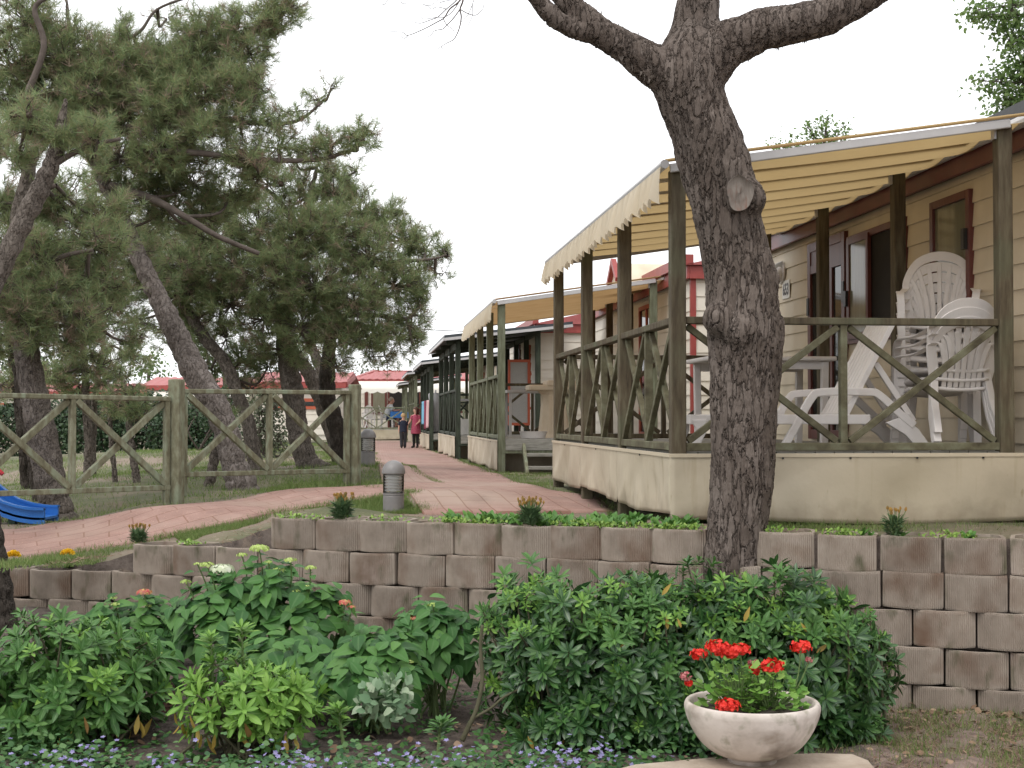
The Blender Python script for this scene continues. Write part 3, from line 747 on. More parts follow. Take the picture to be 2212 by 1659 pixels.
rm=Matrix((( bx.x,0,nx_.x),(bx.y,0,nx_.y),(0,1,0))); npl.rotation_euler=rm.to_euler()

def home_n(label,c,Y,a,start,L,**k):
    x,y=wall_origin(c.x,Y,a); 
    return mobile_home(label,x-math.sin(TH)*start,y+math.cos(TH)*start,c.z,L,TH,**k)
home2=home_n('second mobile home, white boards, red trim and small red gable, behind the tree trunk',c2,18.4,2.22,-1.3,7.6,sid='siding_w',trim='red',top=2.42,corner='red')
framed(home2,'window',.35,1.1,1.3,2.25,'orange','curtain'); framed(home2,'door',2.2,3.2,.45,2.3,'orange','glass',mull=1); framed(home2,'window',3.8,4.9,1.2,2.2,'maroon','glass',mull=1)
q=MB()  # porch gable over the door
for s in (-1,1): q.beam((-.5,2.7+s*.36,2.62),(-.5,2.7,2.92),.07,.07,up=(-1,0,0))
q.build('gable_trim',M['red'],home2)
q=MB(); q.add([(-.47,2.37,2.55),(-.47,3.03,2.55),(-.47,2.7,2.88),(.3,2.37,2.55),(.3,3.03,2.55),(.3,2.7,2.88)],[(0,1,2),(3,5,4),(0,2,5,3),(1,4,5,2),(0,3,4,1)]); q.build('gable',M['siding'],home2)
home3=home_n('third mobile home, white boards with red eaves, beside the dark roofed veranda',c3,25.6,1.62,1.2,6.0,sid='siding_w',trim='red',top=2.38)
framed(home3,'window',1.2,2.2,1.3,2.2,'orange','glass'); framed(home3,'door',3.0,4.0,.45,2.3,'maroon','glass')
sh=thing('shutter_tmp','x','x'); bpy.data.objects.remove(sh)
# opened fly screen in an orange frame, hinged on the third home
so=home3.matrix_world
pc=at(1121,812,27.0); 
def loc_in(root_loc,th,p):
    v=Matrix.Rotation(-th,3,'Z')@(Vector(p)-Vector(root_loc)); return v
q=MB(); c=loc_in(home3.location,TH,pc); w_=.20; h_=.60
zt=pc.z-home3.location.z+.31; zb=zt-1.25
q.box((c.x-.21,c.y-.02,zb),(c.x-.165,c.y+.02,zt)); q.box((c.x+.165,c.y-.02,zb),(c.x+.21,c.y+.02,zt)); q.box((c.x-.165,c.y-.02,zt-.05),(c.x+.165,c.y+.02,zt)); q.box((c.x-.165,c.y-.02,zb),(c.x+.165,c.y+.02,zb+.05))
q.box((c.x+.21,c.y-.01,zt-.3),(c.x+.24,c.y+.01,zt-.25)); q.box((c.x+.21,c.y-.01,zb+.3),(c.x+.24,c.y+.01,zb+.35))
fs=q.build('fly_screen',M['orange'],home3); q=MB(); q.box((c.x-.165,c.y-.004,zb+.05),(c.x+.165,c.y+.004,zt-.05)); q.build('screen_mesh',M['mesh'],fs)
home4=home_n('fourth mobile home, pale boards with red eaves, behind the towel veranda',c4,35,2.2,-1.,7.4,sid='siding_w',trim='red',top=2.4)
framed(home4,'window',1.,2.0,1.2,2.2,'orange','glass'); framed(home4,'door',3.0,4.0,.45,2.3,'orange','mesh')
home5=home_n('fifth mobile home, pale boards with red eaves, near the end of the path',c5,42.5,2.1,-.6,6.5,sid='siding_w',trim='red',top=2.4)
framed(home5,'window',1.,2.0,1.2,2.2,'orange','glass')

# ---------------------------------------------------------------- end house with white awning
M['scallop']=M['canvas_w']
def end_house():
    Y=58; p=at(748,950,Y); zg=p.z
    r=thing('mobile_home','far mobile home with red tiled roof and white awning facing down the path','mobile home',(p.x,Y,zg),0,'mobile homes along the path')
    q=MB(); W_=9.; lap_wall(q,(0,2.2),(W_,2.2),.3,2.4,(0,-1),h=.2); lap_wall(q,(0,8),(0,2.2),.3,2.4,(-1,0),h=.2); q.box((.02,2.22,.2),(W_-.02,8,2.4)); q.build('wall',M['siding_w'],r)
    q=MB(); q.box((-.1,2.0,2.38),(W_+.1,2.1,2.52)); q.beam((-.1,2.05,2.5),(.7,5,2.97),.2,.10); q.beam((.5,5.,2.95),(W_+.1,5.,2.95),.3,.08); q.build('roof_trim',M['red'],r)
    # wavy tiled roof
    n=170;k=14;V=[]
    for j in range(k+1):
        t=j/k
        for i in range(n+1):
            xx=-.05+.6*t+(W_+.1-.6*t)*i/n
            V.append((xx,2.05+2.95*t,2.50+.42*t+.045*abs(math.sin(xx*math.pi/.30))+.05*((t*8)%1)))
    F=np.array([(j*(n+1)+i,j*(n+1)+i+1,(j+1)*(n+1)+i+1,(j+1)*(n+1)+i) for j in range(k) for i in range(n)])
    mesh_obj('roof',V,F,M['roof_red'],r,smooth=True)
    q=MB(); q.add([(-.05,8,2.5),(W_,8,2.5),(W_,5,2.93),(.55,5,2.93),(-.05,2.1,2.5)],[(0,1,2,3),(0,3,4)]); q.build('roof_back',M['roof_red'],r)
    for nm,x0,x1,z0,z1,fm,gm in (('window',.80,1.46,1.05,2.3,'maroon','curtain'),('door',1.5,2.9,.45,2.35,'maroon','inside'),('window',4.2,5.4,1.1,2.3,'maroon','curtain'),('post_trim',.52,.66,.45,2.38,'maroon','maroon')):
        q=MB(); q.box((x0,2.13,z0),(x1,2.19,z1)); f=q.build(nm,M[fm],r)
        if gm!='maroon':
            q=MB(); q.box((x0+.08,2.115,z0+.08),(x1-.08,2.125,z1-.08)); q.build('pane',M[gm],f)
    return r,p,zg
eh,ep,ezg=end_house()
def end_veranda():
    Y=57.; p=at(748,950,Y); zg=p.z
    r=thing('veranda','white awning veranda across the end of the path, where a man sits','veranda',(p.x,Y,zg),0,'verandas along the path')
    W_=7.; hf=.42
    q=MB(); q.box((0,0,hf-.08),(W_,3.0,hf)); q.build('deck_floor',M['board'],r)
    skirt(r,(0,-.03),(W_,-.03),.02,hf-.02,77)
    for x in (.03,2.4,4.7,W_-.05):
        q=MB(); q.beam((x,.05,-.05),(x,.05,2.04),.09,.09,up=(0,1,0)); q.build('post',M['wood_green'],r)
    for x0,x1 in ((.08,2.35),(2.45,4.65),(4.75,W_-.1)):
        xpanel(r,(x0,.05,0),(x1,.05,0),hf+.04,hf+.86,('wood_green','fence','fence'),w=.05)
    # awning and scalloped valance
    n=140;V=[]
    prof=[(2.1,2.40),(1.0,2.25),(-.15,2.09),(-.17,2.0),(-.18,1.93)]
    for j,(yy,zz) in enumerate(prof):
        for i in range(n+1):
            x=-.15+(W_+.3)*i/n
            z=zz-(.07*abs(math.sin(math.pi*x/.42)) if j==4 else 0)
            V.append((x+(.0 if j else .0)+(.6*(1-i/n*2)*.0),yy,z))
    F=np.array([(j*(n+1)+i,(j+1)*(n+1)+i,(j+1)*(n+1)+i+1,j*(n+1)+i+1) for j in range(4) for i in range(n)])
    mesh_obj('awning',V,F,M['canvas_w'],r,smooth=False)
    q=MB(); q.add([(-.15,2.1,2.40),(-.15,-.15,2.09),(-.15,-.15,1.95),(-.13,2.1,2.40),(-.13,-.15,2.09),(-.13,-.15,1.95)],[(0,1,4,3)]); q.build('awning_arm',M['alu'],r)
    return r
endver=end_veranda()

# ---------------------------------------------------------------- homes beyond the pines on the left
def left_home(label,dx0,dx1,dyg,dyt,Y,wallw='white',roofh=.9,awn=False,win=True):
    a=at(dx0,dyg,Y); b=at(dx1,dyg,Y); top=at(dx0,dyt,Y).z-a.z; L=b.x-a.x
    r=thing('mobile_home',label,'mobile home',(a.x,Y,a.z),0,'mobile homes beyond the pines')
    q=MB(); lap_wall(q,(0,0),(L,0),.15,top,(0,-1),h=.2); lap_wall(q,(L,0),(L,4),.15,top,(1,0),h=.2); q.box((.02,.02,.0),(L-.02,4,top)); q.build('wall',M['siding_w'],r)
    q=MB(); q.box((-.2,-.25,top-.05),(L+.2,-.2,top+.12)); q.beam((L+.2,-.2,top+.05),(L+.2,2,top+roofh),.06,.16); q.build('fascia',M['red'],r)
    n=int(L/.08);V=[]
    for j in range(9):
        t=j/8
        for i in range(n+1):
            x=-.2+(L+.4)*i/n; V.append((x,-.22+2.2*t,top+.1+roofh*t+.04*abs(math.sin(x*math.pi/.3))))
    F=np.array([(j*(n+1)+i,j*(n+1)+i+1,(j+1)*(n+1)+i+1,(j+1)*(n+1)+i) for j in range(8) for i in range(n)])
    mesh_obj('roof',V,F,M['roof_red'],r,smooth=True)
    q=MB(); q.add([(-.2,4.2,top),(L+.2,4.2,top),(L+.2,1.98,top+roofh+.1),(-.2,1.98,top+roofh+.1)],[(0,1,2,3)]); q.build('roof_back',M['roof_red'],r)
    if awn:
        q=MB(); q.add([(.3,-.05,top-.05),(L*.85,-.05,top-.05),(L*.85,-1.6,top-.55),(.3,-1.6,top-.55),(.3,-1.62,top-.8),(L*.85,-1.62,top-.8)],[(0,3,2,1),(3,4,5,2)]); q.build('awning',M['canvas_w'],r)
    if win:
        q=MB(); q.box((L-2.1,-.05,.9),(L-1.1,.0,top-.35)); f=q.build('window',M['orange'],r); q=MB(); q.box((L-2.0,-.062,1.0),(L-1.2,-.055,top-.45)); q.build('pane',M['glass'],f)
        q=MB(); q.box((1.,-.05,.9),(2.,.0,top-.35)); f=q.build('window',M['orange'],r); q=MB(); q.box((1.1,-.062,1.0),(1.9,-.055,top-.45)); q.build('pane',M['glass'],f)
    return r
left_home('white mobile home with red tiled roof behind the fence and pine trunks',560,735,950,835,42,roofh=.36)
left_home('pale mobile home with red roof and white awning, left of the leaning pine',320,585,945,840,50,roofh=.34,awn=True,win=False)
left_home('low red roofed mobile home half hidden by the dark hedge on the left',150,345,945,851,62,roofh=.38,win=False)
left_home('red roofed mobile home at the far left beyond the pines',-60,120,950,852,58,roofh=.38,win=True)
# ---------------------------------------------------------------- timber fence on the left
fa=at(380,1086,12.9); fb=at(766,1046,14.4)
fence=thing('wooden_fence','weathered green timber fence with crossed braces beside the pink path','fence',(fa.x,fa.y,fa.z))
def fpost(p,top,w=.115):
    q=MB(); p=Vector(p)-Vector(fence.location)
    q.beam((p.x,p.y,-.25+p.z),(p.x,p.y,top-fence.location.z-.03),w,w,up=(.3,1,0)); 
    o=q.build('post',M['fence'],fence,bevel=.012); return o
fpost(fa,at(379,812,12.9).z); fpost(fb,at(765,824,14.4).z,.105)
def fpanel(p0,p1,zt0,zt1,zb0,zb1,nx=2):
    o=Vector(fence.location); p0=Vector(p0)-o; p1=Vector(p1)-o; 
    e=Vector((p1.x-p0.x,p1.y-p0.y,0)); L=e.length; e.normalize(); nrm=e.cross(Vector((0,0,1)))
    T=lambda t:Vector((p0.x+e.x*t,p0.y+e.y*t,zt0+(zt1-zt0)*t/L-o.z)); B=lambda t:Vector((p0.x+e.x*t,p0.y+e.y*t,zb0+(zb1-zb0)*t/L-o.z))
    q=MB(); q.beam(T(0),T(L),.065,.042); q.build('rail',M['fence'],fence,bevel=.008)
    q=MB(); q.beam(B(0),B(L),.06,.045); q.build('rail',M['fence'],fence,bevel=.006)
    for k in range(nx):
        t0=L*k/nx+(.03 if k else .05); t1=L*(k+1)/nx-(.03 if k<nx-1 else .05)
        for f,g,s in ((T,B,.013),(B,T,-.013)):
            a=f(t0)+Vector((0,0,-.03 if f is T else .03)); b=g(t1)+Vector((0,0,-.03 if g is T else .03))
            q=MB(); q.beam(a+nrm*s,b+nrm*s,.045,.055,up=nrm.cross(b-a)); q.build('brace',M['fence'],fence,bevel=.006)
        if k<nx-1:
            tm=L*(k+1)/nx; q=MB(); q.beam(B(tm),T(tm),.055,.05,up=e); q.build('upright',M['fence'],fence,bevel=.006)
    for t in (.03,L-.03):
        q=MB(); q.beam(B(t)-Vector((0,0,.2)),T(t),.05,.05,up=e); q.build('upright',M['fence'],fence,bevel=.006)
fpanel(at(392,860,12.98),at(754,870,14.34),at(392,845,12.98).z,at(754,848,14.34).z,at(392,1025,12.98).z,at(754,1017,14.34).z)
pL=at(366,860,12.85); pd=(Vector((pL.x,pL.y,0))-Vector((at(60,860,11.82).x,11.82,0))).normalized()
p0=Vector((pL.x,pL.y,0))-pd*1.95
fpanel(p0,(pL.x,pL.y,0),at(0,857,11.75).z+.012,at(365,862,12.85).z,at(0,1064,11.75).z+.0,at(365,1053,12.85).z)
p00=p0-pd*.1
fpost((p00.x,p00.y,fa.z-.15),at(0,812,11.7).z)
p1_=p00-pd*.1
fpanel(p1_-pd*1.95,p1_,at(0,857,11.75).z-.02,at(0,857,11.75).z,at(0,1064,11.75).z-.05,at(0,1064,11.75).z-.01)
# the fence turns away along the main path
q0=Vector((fb.x-.06,fb.y+.1,0)); q1=q0+Vector((-.20,1.95,0))
fpanel(q0,q1,at(754,848,14.34).z,at(754,848,14.34).z-.04,at(754,1017,14.34).z,at(754,1017,14.34).z-.02)
fpost((q1.x-.01,q1.y+.08,fb.z),at(765,824,14.4).z-.05,.10)

# ---------------------------------------------------------------- path lights
def bollard(loc):
    r=thing('bollard_light','grey dome topped bollard light standing nearest, on the grass by the wall','bollard light',loc,0,'bollard lights along the path')
    rd=.083
    q=MB(); q.lathe([(0,-.06),(rd,-.06),(rd,.128),(rd-.004,.134),(rd+.001,.137),(rd+.001,.150),(rd-.012,.154),(0,.154)],36); q.build('base',M['grey_cap'],r,smooth=False)
    q=MB(); q.lathe([(rd,.150),(rd,.305)],36); q.build('lens',M['lens'],r,smooth=True)
    q=MB()
    for k in range(6):
        z=.166+k*.0215
        q.lathe([(.040,z+.015),(.068,z-.001),(.071,z+.004),(.042,z+.0185)],28)
    q.build('louvre',M['louvre'],r,smooth=False)
    q=MB(); q.lathe([(.026,.154),(.026,.30)],14); q.build('lamp_tube',M['louvre'],r,smooth=True)
    q=MB(); ca=[(rd+.006)*math.cos(t) for t in np.linspace(0,math.pi/2,12)]
    prof=[(0,.292),(rd-.004,.292),(rd+.010,.290)]+[((rd+.010)*math.cos(t),.298+.092*math.sin(t)) for t in np.linspace(0,math.pi/2,14)]
    q.lathe(prof,40); q.build('cap',M['grey_cap'],r,smooth=True)
    return r
b1=onground(850,1108); bol=bollard((b1.x,b1.y,b1.z-.005)); bol.scale=(1.06,1.06,1.14)
b2=at(795,1023,17.4); copy_thing(bol,(b2.x,b2.y,G(b2.x,b2.y)),.4,'middle bollard light on grass between fence post and path, grey dome')
b3=at(779,1000,22.5); copy_thing(bol,(b3.x,b3.y,G(b3.x,b3.y)+.06),.9,'farthest bollard light, half hidden behind the fence post and the middle one')

# ---------------------------------------------------------------- blue slide
sp=at(104,1135,12.6)
sl=thing('slide','blue plastic playground slide behind the fence at the left edge','slide',(sp.x,sp.y,G(sp.x,sp.y)))
pts=smooth_path([(-1.6,0,1.12),(-1.2,0,.80),(-.45,0,.20),(-.28,0,.10),(-.1,0,.06),(.03,0,.055)],5)
q=MB()
def strip(off_y0,off_z0,off_y1,off_z1,th):
    V=[];k=len(pts)
    for p in pts:
        for (yy,zz) in ((off_y0,off_z0),(off_y1,off_z1),(off_y1+th[0],off_z1+th[1]),(off_y0+th[0],off_z0+th[1])): V.append((p[0],p[1]+yy,p[2]+zz))
    F=[(i*4+j,i*4+(j+1)%4,(i+1)*4+(j+1)%4,(i+1)*4+j) for i in range(k-1) for j in range(4)]+[(3,2,1,0),tuple((k-1)*4+j for j in range(4))]
    q.add(V,F)
strip(-.2,0,.2,0,(0,-.02)); strip(-.2,-.055,-.2,.075,(.03,0)); strip(.17,-.055,.17,.075,(.03,0)); strip(-.225,.065,-.165,.065,(0,.02)); strip(.165,.065,.225,.065,(0,.02))
q.build('chute',M['blue'],sl)
M['dgreen']=mk('dark green steel',[(.02,.05,.035)],rough=.5)
for xx,yy,zz in ((-.28,-.1,.08),(-.28,.1,.08),(-1.5,-.17,1.0),(-1.5,.17,1.0)):
    q=MB(); q.beam((xx,yy,-.05),(xx,yy,zz),.06,.06,up=(0,1,0)); q.build('support',M['dgreen'],sl)
q=MB(); q.beam((-1.15,-.1,.72),(-.34,-.1,.08),.05,.07); q.build('beam',M['dgreen'],sl)
q=MB(); q.tube([(-.62,-.1,.45),(-.55,-.1,.52),(-.44,-.1,.42)],.02,8); q.tube([(-.62,.1,.45),(-.55,.1,.52),(-.44,.1,.42)],.02,8); q.build('handle',M['redp'],sl)

# ---------------------------------------------------------------- white garden furniture on the nearest veranda
FZ=c1.z+.43
VM=Matrix.Translation((c1.x,8.92,FZ))@Matrix.Rotation(TH,4,'Z')
def vloc(a,b,z=0): v=VM@Vector((a,b,z)); return (v.x,v.y,v.z)
def vlocal(dx,dy,Y):
    p=VM.inverted()@at(dx,dy,Y); return p
def chair_obj(label,loc,rz,group,high=.95):
    """moulded armchair facing local -y"""
    r=thing('plastic_chair',label,'chair',loc,rz,group)
    sw,sd,sh=.235,.22,.43
    q=MB(); n=10;V=[];
    for i in range(n+1):
        for j in range(n+1):
            u=i/n*2-1; v=j/n*2-1
            V.append((u*sw*(1-.12*(v*.5+.5)),v*sd,sh-.018*(1-u*u)*(1-.3*v)-(.03*max(0,-v-.7)/.3)))
    F=[(i*(n+1)+j,(i+1)*(n+1)+j,(i+1)*(n+1)+j+1,i*(n+1)+j+1) for i in range(n) for j in range(n)]
    q.add(V,F); o=q.build('seat',M['plastic'],r,smooth=True); s=o.modifiers.new('t','SOLIDIFY'); s.thickness=.022
    # back: arch, fan slats
    hb=high; lean=.26
    def bk(x,z): return (x, sd-.015+(z-sh)*lean+.03*(x/.25)**2*-1, z)
    q=MB()
    outer=[(-.20,sh-.02),(-.235,sh+.12),(-.262,sh+.26),(-.245,hb-.16),(-.185,hb-.065),(-.10,hb-.015),(0,hb),(.10,hb-.015),(.185,hb-.065),(.245,hb-.16),(.262,sh+.26),(.235,sh+.12),(.20,sh-.02)]
    P=smooth_path(outer,5); P3=[Vector(bk(*p)) for p in P]
    cen=Vector(bk(0,sh+.25)); 
    wd=[]
    for i,p in enumerate(P3):
        t=(P3[min(i+1,len(P3)-1)]-P3[max(i-1,0)]).normalized(); nn=Vector((0,1,-lean)).normalized(); sdv=t.cross(nn).normalized(); wd.append(sdv*(.026+.012*max(0,(p.z-sh-.3)/.25)))
    q.ribbon(P3,wd,(0,.016,0))
    for k in range(-3,4):
        x0=k*.045; x1=k*.083; zt=hb-.02-abs(k)*.022-(.02 if abs(k)==3 else 0)
        pl_=[Vector(bk(x0,sh-.01)),Vector(bk(x0*1.03,sh+.12)),Vector(bk((x0*.55+x1*.45),sh+.27)),Vector(bk(x1,zt-.03))]
        pl_=[Vector(v) for v in smooth_path(pl_,4)]
        q.ribbon(pl_,[Vector((.0175,0,0))]*len(pl_),(0,.014,0))
    q.build('backrest',M['plastic'],r,smooth=False,bevel=.003)
    for s in (-1,1):
        q=MB()
        arm=smooth_path([(s*.25,sd+.05,sh+.27),(s*.285,.10,sh+.215),(s*.295,-.08,sh+.205),(s*.285,-.21,sh+.19),(s*.275,-.255,sh+.10),(s*.272,-.265,sh-.1),(s*.278,-.285,0)],5)
        sdv=[Vector((.028,0,0))]*len(arm)
        q.ribbon([Vector(v) for v in arm],sdv,(0,.028,.012)); q.build('arm',M['plastic'],r,bevel=.004)
        q=MB(); q.ribbon([Vector(v) for v in [(s*.20,sd-.03,sh),(s*.225,sd+.01,sh*.5),(s*.25,sd+.11,0)]],[Vector((.028,0,0))]*3,(0,-.03,0)); q.build('leg',M['plastic'],r,bevel=.004)
        q=MB(); q.beam((s*.22,-.2,sh-.03),(s*.275,-.255,sh-.03),.03,.05); q.build('apron',M['plastic'],r)
    return r
st1=Vector((2.09,.90,0)); st2=Vector((1.93,.42,0))
ch=chair_obj('lowest white plastic chair of the tall stack by the house wall',vloc(st1.x,st1.y),TH+R(-24),'tall stack of white chairs',.93)
words=['second','third','fourth','fifth','sixth']
ch.scale=(.90,.90,1)
for k in range(1,7):
    lab='topmost white plastic chair of the tall stack, fan back above the rail' if k==6 else words[k-1]+' white plastic chair from the bottom of the tall stack by the wall'
    copy_thing(ch,vloc(st1.x+.004*k,st1.y+.012*k,.078*k),TH+R(-24),lab)
ch2=chair_obj('lowest white plastic chair of the short stack with its back to the camera',vloc(st2.x,st2.y),TH+R(186),'short stack of white chairs',.86)
ch2.scale=(.92,.92,.98)
for k in range(1,3):
    lab=['second','topmost'][k-1]+' white plastic chair in the short stack, seen from behind'
    copy_thing(ch2,vloc(st2.x,st2.y-.010*k,.06*k),TH+R(186),lab)
# table
tp=vlocal(1640,800,11.6)
tb=thing('plastic_table','white plastic table standing behind the tree trunk on the veranda','table',vloc(tp.x,tp.y,0),TH)
q=MB(); q.box((-.52,-.40,.665),(.52,.40,.70)); q.build('tabletop',M['plastic'],tb,bevel=.012)
q=MB(); q.box((-.45,-.34,.60),(.45,-.31,.665)); q.box((-.45,.31,.60),(.45,.34,.665)); q.build('apron',M['plastic'],tb)
for sx in (-1,1):
    for sy in (-1,1):
        q=MB(); q.beam((sx*.43,sy*.33,0),(sx*.44,sy*.33,.665),.055,.055,up=(0,1,0)); q.build('leg',M['plastic'],tb,bevel=.006)
# lounger
lo=vlocal(1760,960,9.75)
lg=thing('sun_lounger','white plastic sun lounger with raised ribbed back on the nearest veranda','sun lounger',vloc(lo.x,lo.y,0),TH-R(2))
for s,nm in ((-.29,'a'),(.29,'b')):
    q=MB(); pa=smooth_path([(-.30,s,0),(-.20,s,.17),(-.10,s,.345),(-.02,s,.385),(.28,s,.385),(.36,s,.365),(.50,s,.24),(.60,s,.16)],5)
    V=[Vector(p) for p in pa]; sides=[]
    for i,p in enumerate(V):
        t=(V[min(i+1,len(V)-1)]-V[max(i-1,0)]).normalized(); sides.append(t.cross(Vector((0,1,0)))*.026)
    q.ribbon(V,sides,(0,.035,0)); q.build('armrest',M['plastic'],lg,bevel=.006)
    q=MB(); q.ribbon([Vector((.46,s+.005,.20)),Vector((.58,s+.005,.12)),Vector((.68,s+.005,0))],[Vector((.055,0,.02)),Vector((.045,0,.02)),Vector((.04,0,.01))],(0,.04,0)); q.build('leg',M['plastic'],lg,bevel=.005)
    q=MB(); q.ribbon([Vector((-.86,s,.20)),Vector((-.84,s,.12)),Vector((-.90,s,0))],[Vector((.05,0,.0)),Vector((.03,0,.0)),Vector((.03,0,.0))],(0,.04,0)); q.build('leg',M['plastic'],lg,bevel=.005)
q=MB(); q.box((-.92,-.28,.17),(.30,-.245,.235)); q.box((-.92,.245,.17),(.30,.28,.235)); q.box((-.92,-.245,.17),(-.88,.245,.235)); q.build('seat_frame',M['plastic'],lg,bevel=.006)
q=MB()
for k in range(11): q.box((-.86+k*.105,-.245,.21),(-.775+k*.105,.245,.23))
q.build('seat',M['plastic'],lg,bevel=.004)
bs=MB(); 
A0=Vector((.14,0,.235)); A1=Vector((.47,0,.86)); dirv=(A1-A0).normalized(); nv=dirv.cross(Vector((0,1,0)))
for k in range(7):
    yy=-.21+k*.07; w2=.03
    bs.ribbon([A0+Vector((0,yy,0)),A0+dirv*.15+Vector((0,yy,0))-nv*.0,A1+Vector((0,yy,0))],[Vector((0,w2,0))]*3,nv*.018)
bs.beam(A0+Vector((0,-.25,0)),A0+Vector((0,.25,0)),.05,.03); bs.beam(A1+Vector((0,-.25,0)),A1+Vector((0,.25,0)),.05,.03)
bs.beam(A0+Vector((0,-.25,0)),A1+Vector((0,-.25,0)),.035,.035); bs.beam(A0+Vector((0,.25,0)),A1+Vector((0,.25,0)),.035,.035)
bs.build('backrest',M['plastic'],lg,bevel=.003)
q=MB()
for s in (-.2,.2): q.beam((.36,s,.58),(.62,s,.19),.03,.04)
q.beam((.56,-.26,.22),(.56,.26,.22),.03,.05); q.build('prop',M['plastic'],lg,bevel=.003)

# ---------------------------------------------------------------- things on the farther verandas
def inv2(dx,dy,Y): return at(dx,dy,Y)
p=at(1185,936,20.0); fz2=c2.z+.43
sk=thing('pedestal_sink','beige moulded pedestal sink standing on the second veranda','sink',(p.x,p.y,fz2),TH)
q=MB(); q.box((-.30,-.22,.66),(.42,.25,.74)); q.box((-.05,-.25,.72),(.45,.28,.80)); q.build('basin',M['beige'],sk,bevel=.02)
q=MB(); prof=[(.26,.0),(.24,.05),(.215,.3),(.20,.5),(.20,.6),(.25,.66)]
V=[];n=40
for (rr,z) in prof:
    for j in range(n):
        a=2*math.pi*j/n; f=rr*(1+.035*(1 if (j//2)%2 else -1)); V.append((.10+f*math.cos(a)*1.,f*math.sin(a)*.8,z))
F=[(i*n+j,i*n+(j+1)%n,(i+1)*n+(j+1)%n,(i+1)*n+j) for i in range(len(prof)-1) for j in range(n)]
q.add(V,F); q.build('pedestal',M['beige'],sk)
p=at(1152,938,19.3)
wb=mesh_obj('wash_bowl',[],[],M['plastic']) if False else None
q=MB(); q.lathe([(0,.005),(.16,.005),(.19,.09),(.20,.095),(.185,.09),(.155,.02),(0,.02)],28); o=q.build('wash_bowl',M['plastic'],None,smooth=False); o.location=(p.x,p.y,fz2); tag(o,'low white plastic bowl on the floor beside the beige sink','bowl')
# shuttered cupboard on the third veranda seen as white board
p=at(1000,925,28.0)
q=MB(); q.box((-.14,-.02,0),(.14,.02,.30)); q.add([(.14,-.02,.3),(.26,-.02,.05),(.26,.02,.05),(.14,.02,.3),(.14,-.02,0),(.14,.02,0)],[(0,4,1),(3,2,5),(0,1,2,3)]); o=q.build('white_board',M['white'],None); o.location=(p.x,p.y,c3.z+.43); o.rotation_euler=(0,0,TH); tag(o,'small white board leaning on the floor of the third veranda','board')
def table_far(label,dx,Y,cz,w=.7):
    p=at(dx,900,Y); r=thing('garden_table',label,'table',(p.x,p.y,cz+.43),TH,'tables on the farther verandas')
    q=MB(); q.box((-w/2,-.35,.66),(w/2,.35,.70)); q.build('tabletop',M['alu'],r)
    for sx in (-1,1):
        for sy in (-1,1):
            q=MB(); q.beam((sx*(w/2-.05),sy*.3,0),(sx*(w/2-.05),sy*.3,.66),.04,.04,up=(0,1,0)); q.build('leg',M['alu'],r)
    return r
table_far('pale table on the second veranda behind its crossed rail',1140,21.8,c2.z)
table_far('pale table on the third veranda behind the green posts',1010,28.6,c3.z)
# bicycle-like clutter: a folded grey parasol leaning by the fourth veranda
p=at(941,930,36.2); pr=thing('folded_parasol','folded grey parasol cover standing behind the towel veranda post','parasol',(p.x,p.y,c4.z+.43),0)
q=MB(); q.lathe([(0.01,.0),(.13,.05),(.17,.35),(.15,.7),(.19,.98),(.17,1.02),(.02,1.03)],18); q.build('cover',mk('grey tarpaulin',[(.30,.29,.29),(.38,.37,.37)],scale=8,rough=.5,bump=.4),pr,smooth=True)
q=MB(); q.tube([(0,0,0),(0,0,1.1)],.02,8); q.build('pole',M['alu'],pr)

# towels on the rail of the fourth veranda
tw_mats={'blue':mk('light blue towel',[(.16,.40,.55),(.20,.46,.62)],scale=20,rough=.95,bump=.3),'wine':mk('burgundy towel',[(.20,.03,.06),(.27,.05,.09)],scale=20,rough=.95,bump=.3),'pink':mk('pale pink towel',[(.55,.35,.36),(.66,.46,.46)],scale=20,rough=.95,bump=.3)}
def towel(label,t0,t1,h,mat,ph):
    n=26;k=14;V=[]
    for j in range(k+1):
        z=-h*j/k
        for i in range(n+1):
            u=i/n; V.append((-.05-.012*math.sin(u*14+ph)-.018*(j/k)*math.sin(u*9+ph*2), t0+(t1-t0)*(u+.02*math.sin(j*.6+ph)), z+.01))
    F=np.array([(j*(n+1)+i,j*(n+1)+i+1,(j+1)*(n+1)+i+1,(j+1)*(n+1)+i) for j in range(k) for i in range(n)])
    o=mesh_obj('towel',V,F,tw_mats[mat],None,smooth=True); s=o.modifiers.new('t','SOLIDIFY'); s.thickness=.008
    o.location=(c4.x,35,c4.z+.43+.83); o.rotation_euler=(0,0,TH); tag(o,label,'towel',None); return o
towel('light blue towel hanging on the veranda rail behind the girl',3.1,4.2,.62,'blue',0)
towel('burgundy towel hanging between the blue and the pink towel',1.9,3.0,.74,'wine',2)
towel('pale pink towel hanging nearest on the veranda rail',.5,1.7,.70,'pink',4)
# overhead wire
a=at(820,706,40); b=at(1500,716,40)
q=MB(); q.tube([a+(b-a)*t-Vector((0,0,.12*4*t*(1-t))) for t in np.linspace(-.8,1.6,20)],.012,6); o=q.build('power_line',M['black']); tag(o,'thin black overhead wire crossing the sky above the awnings','cable')
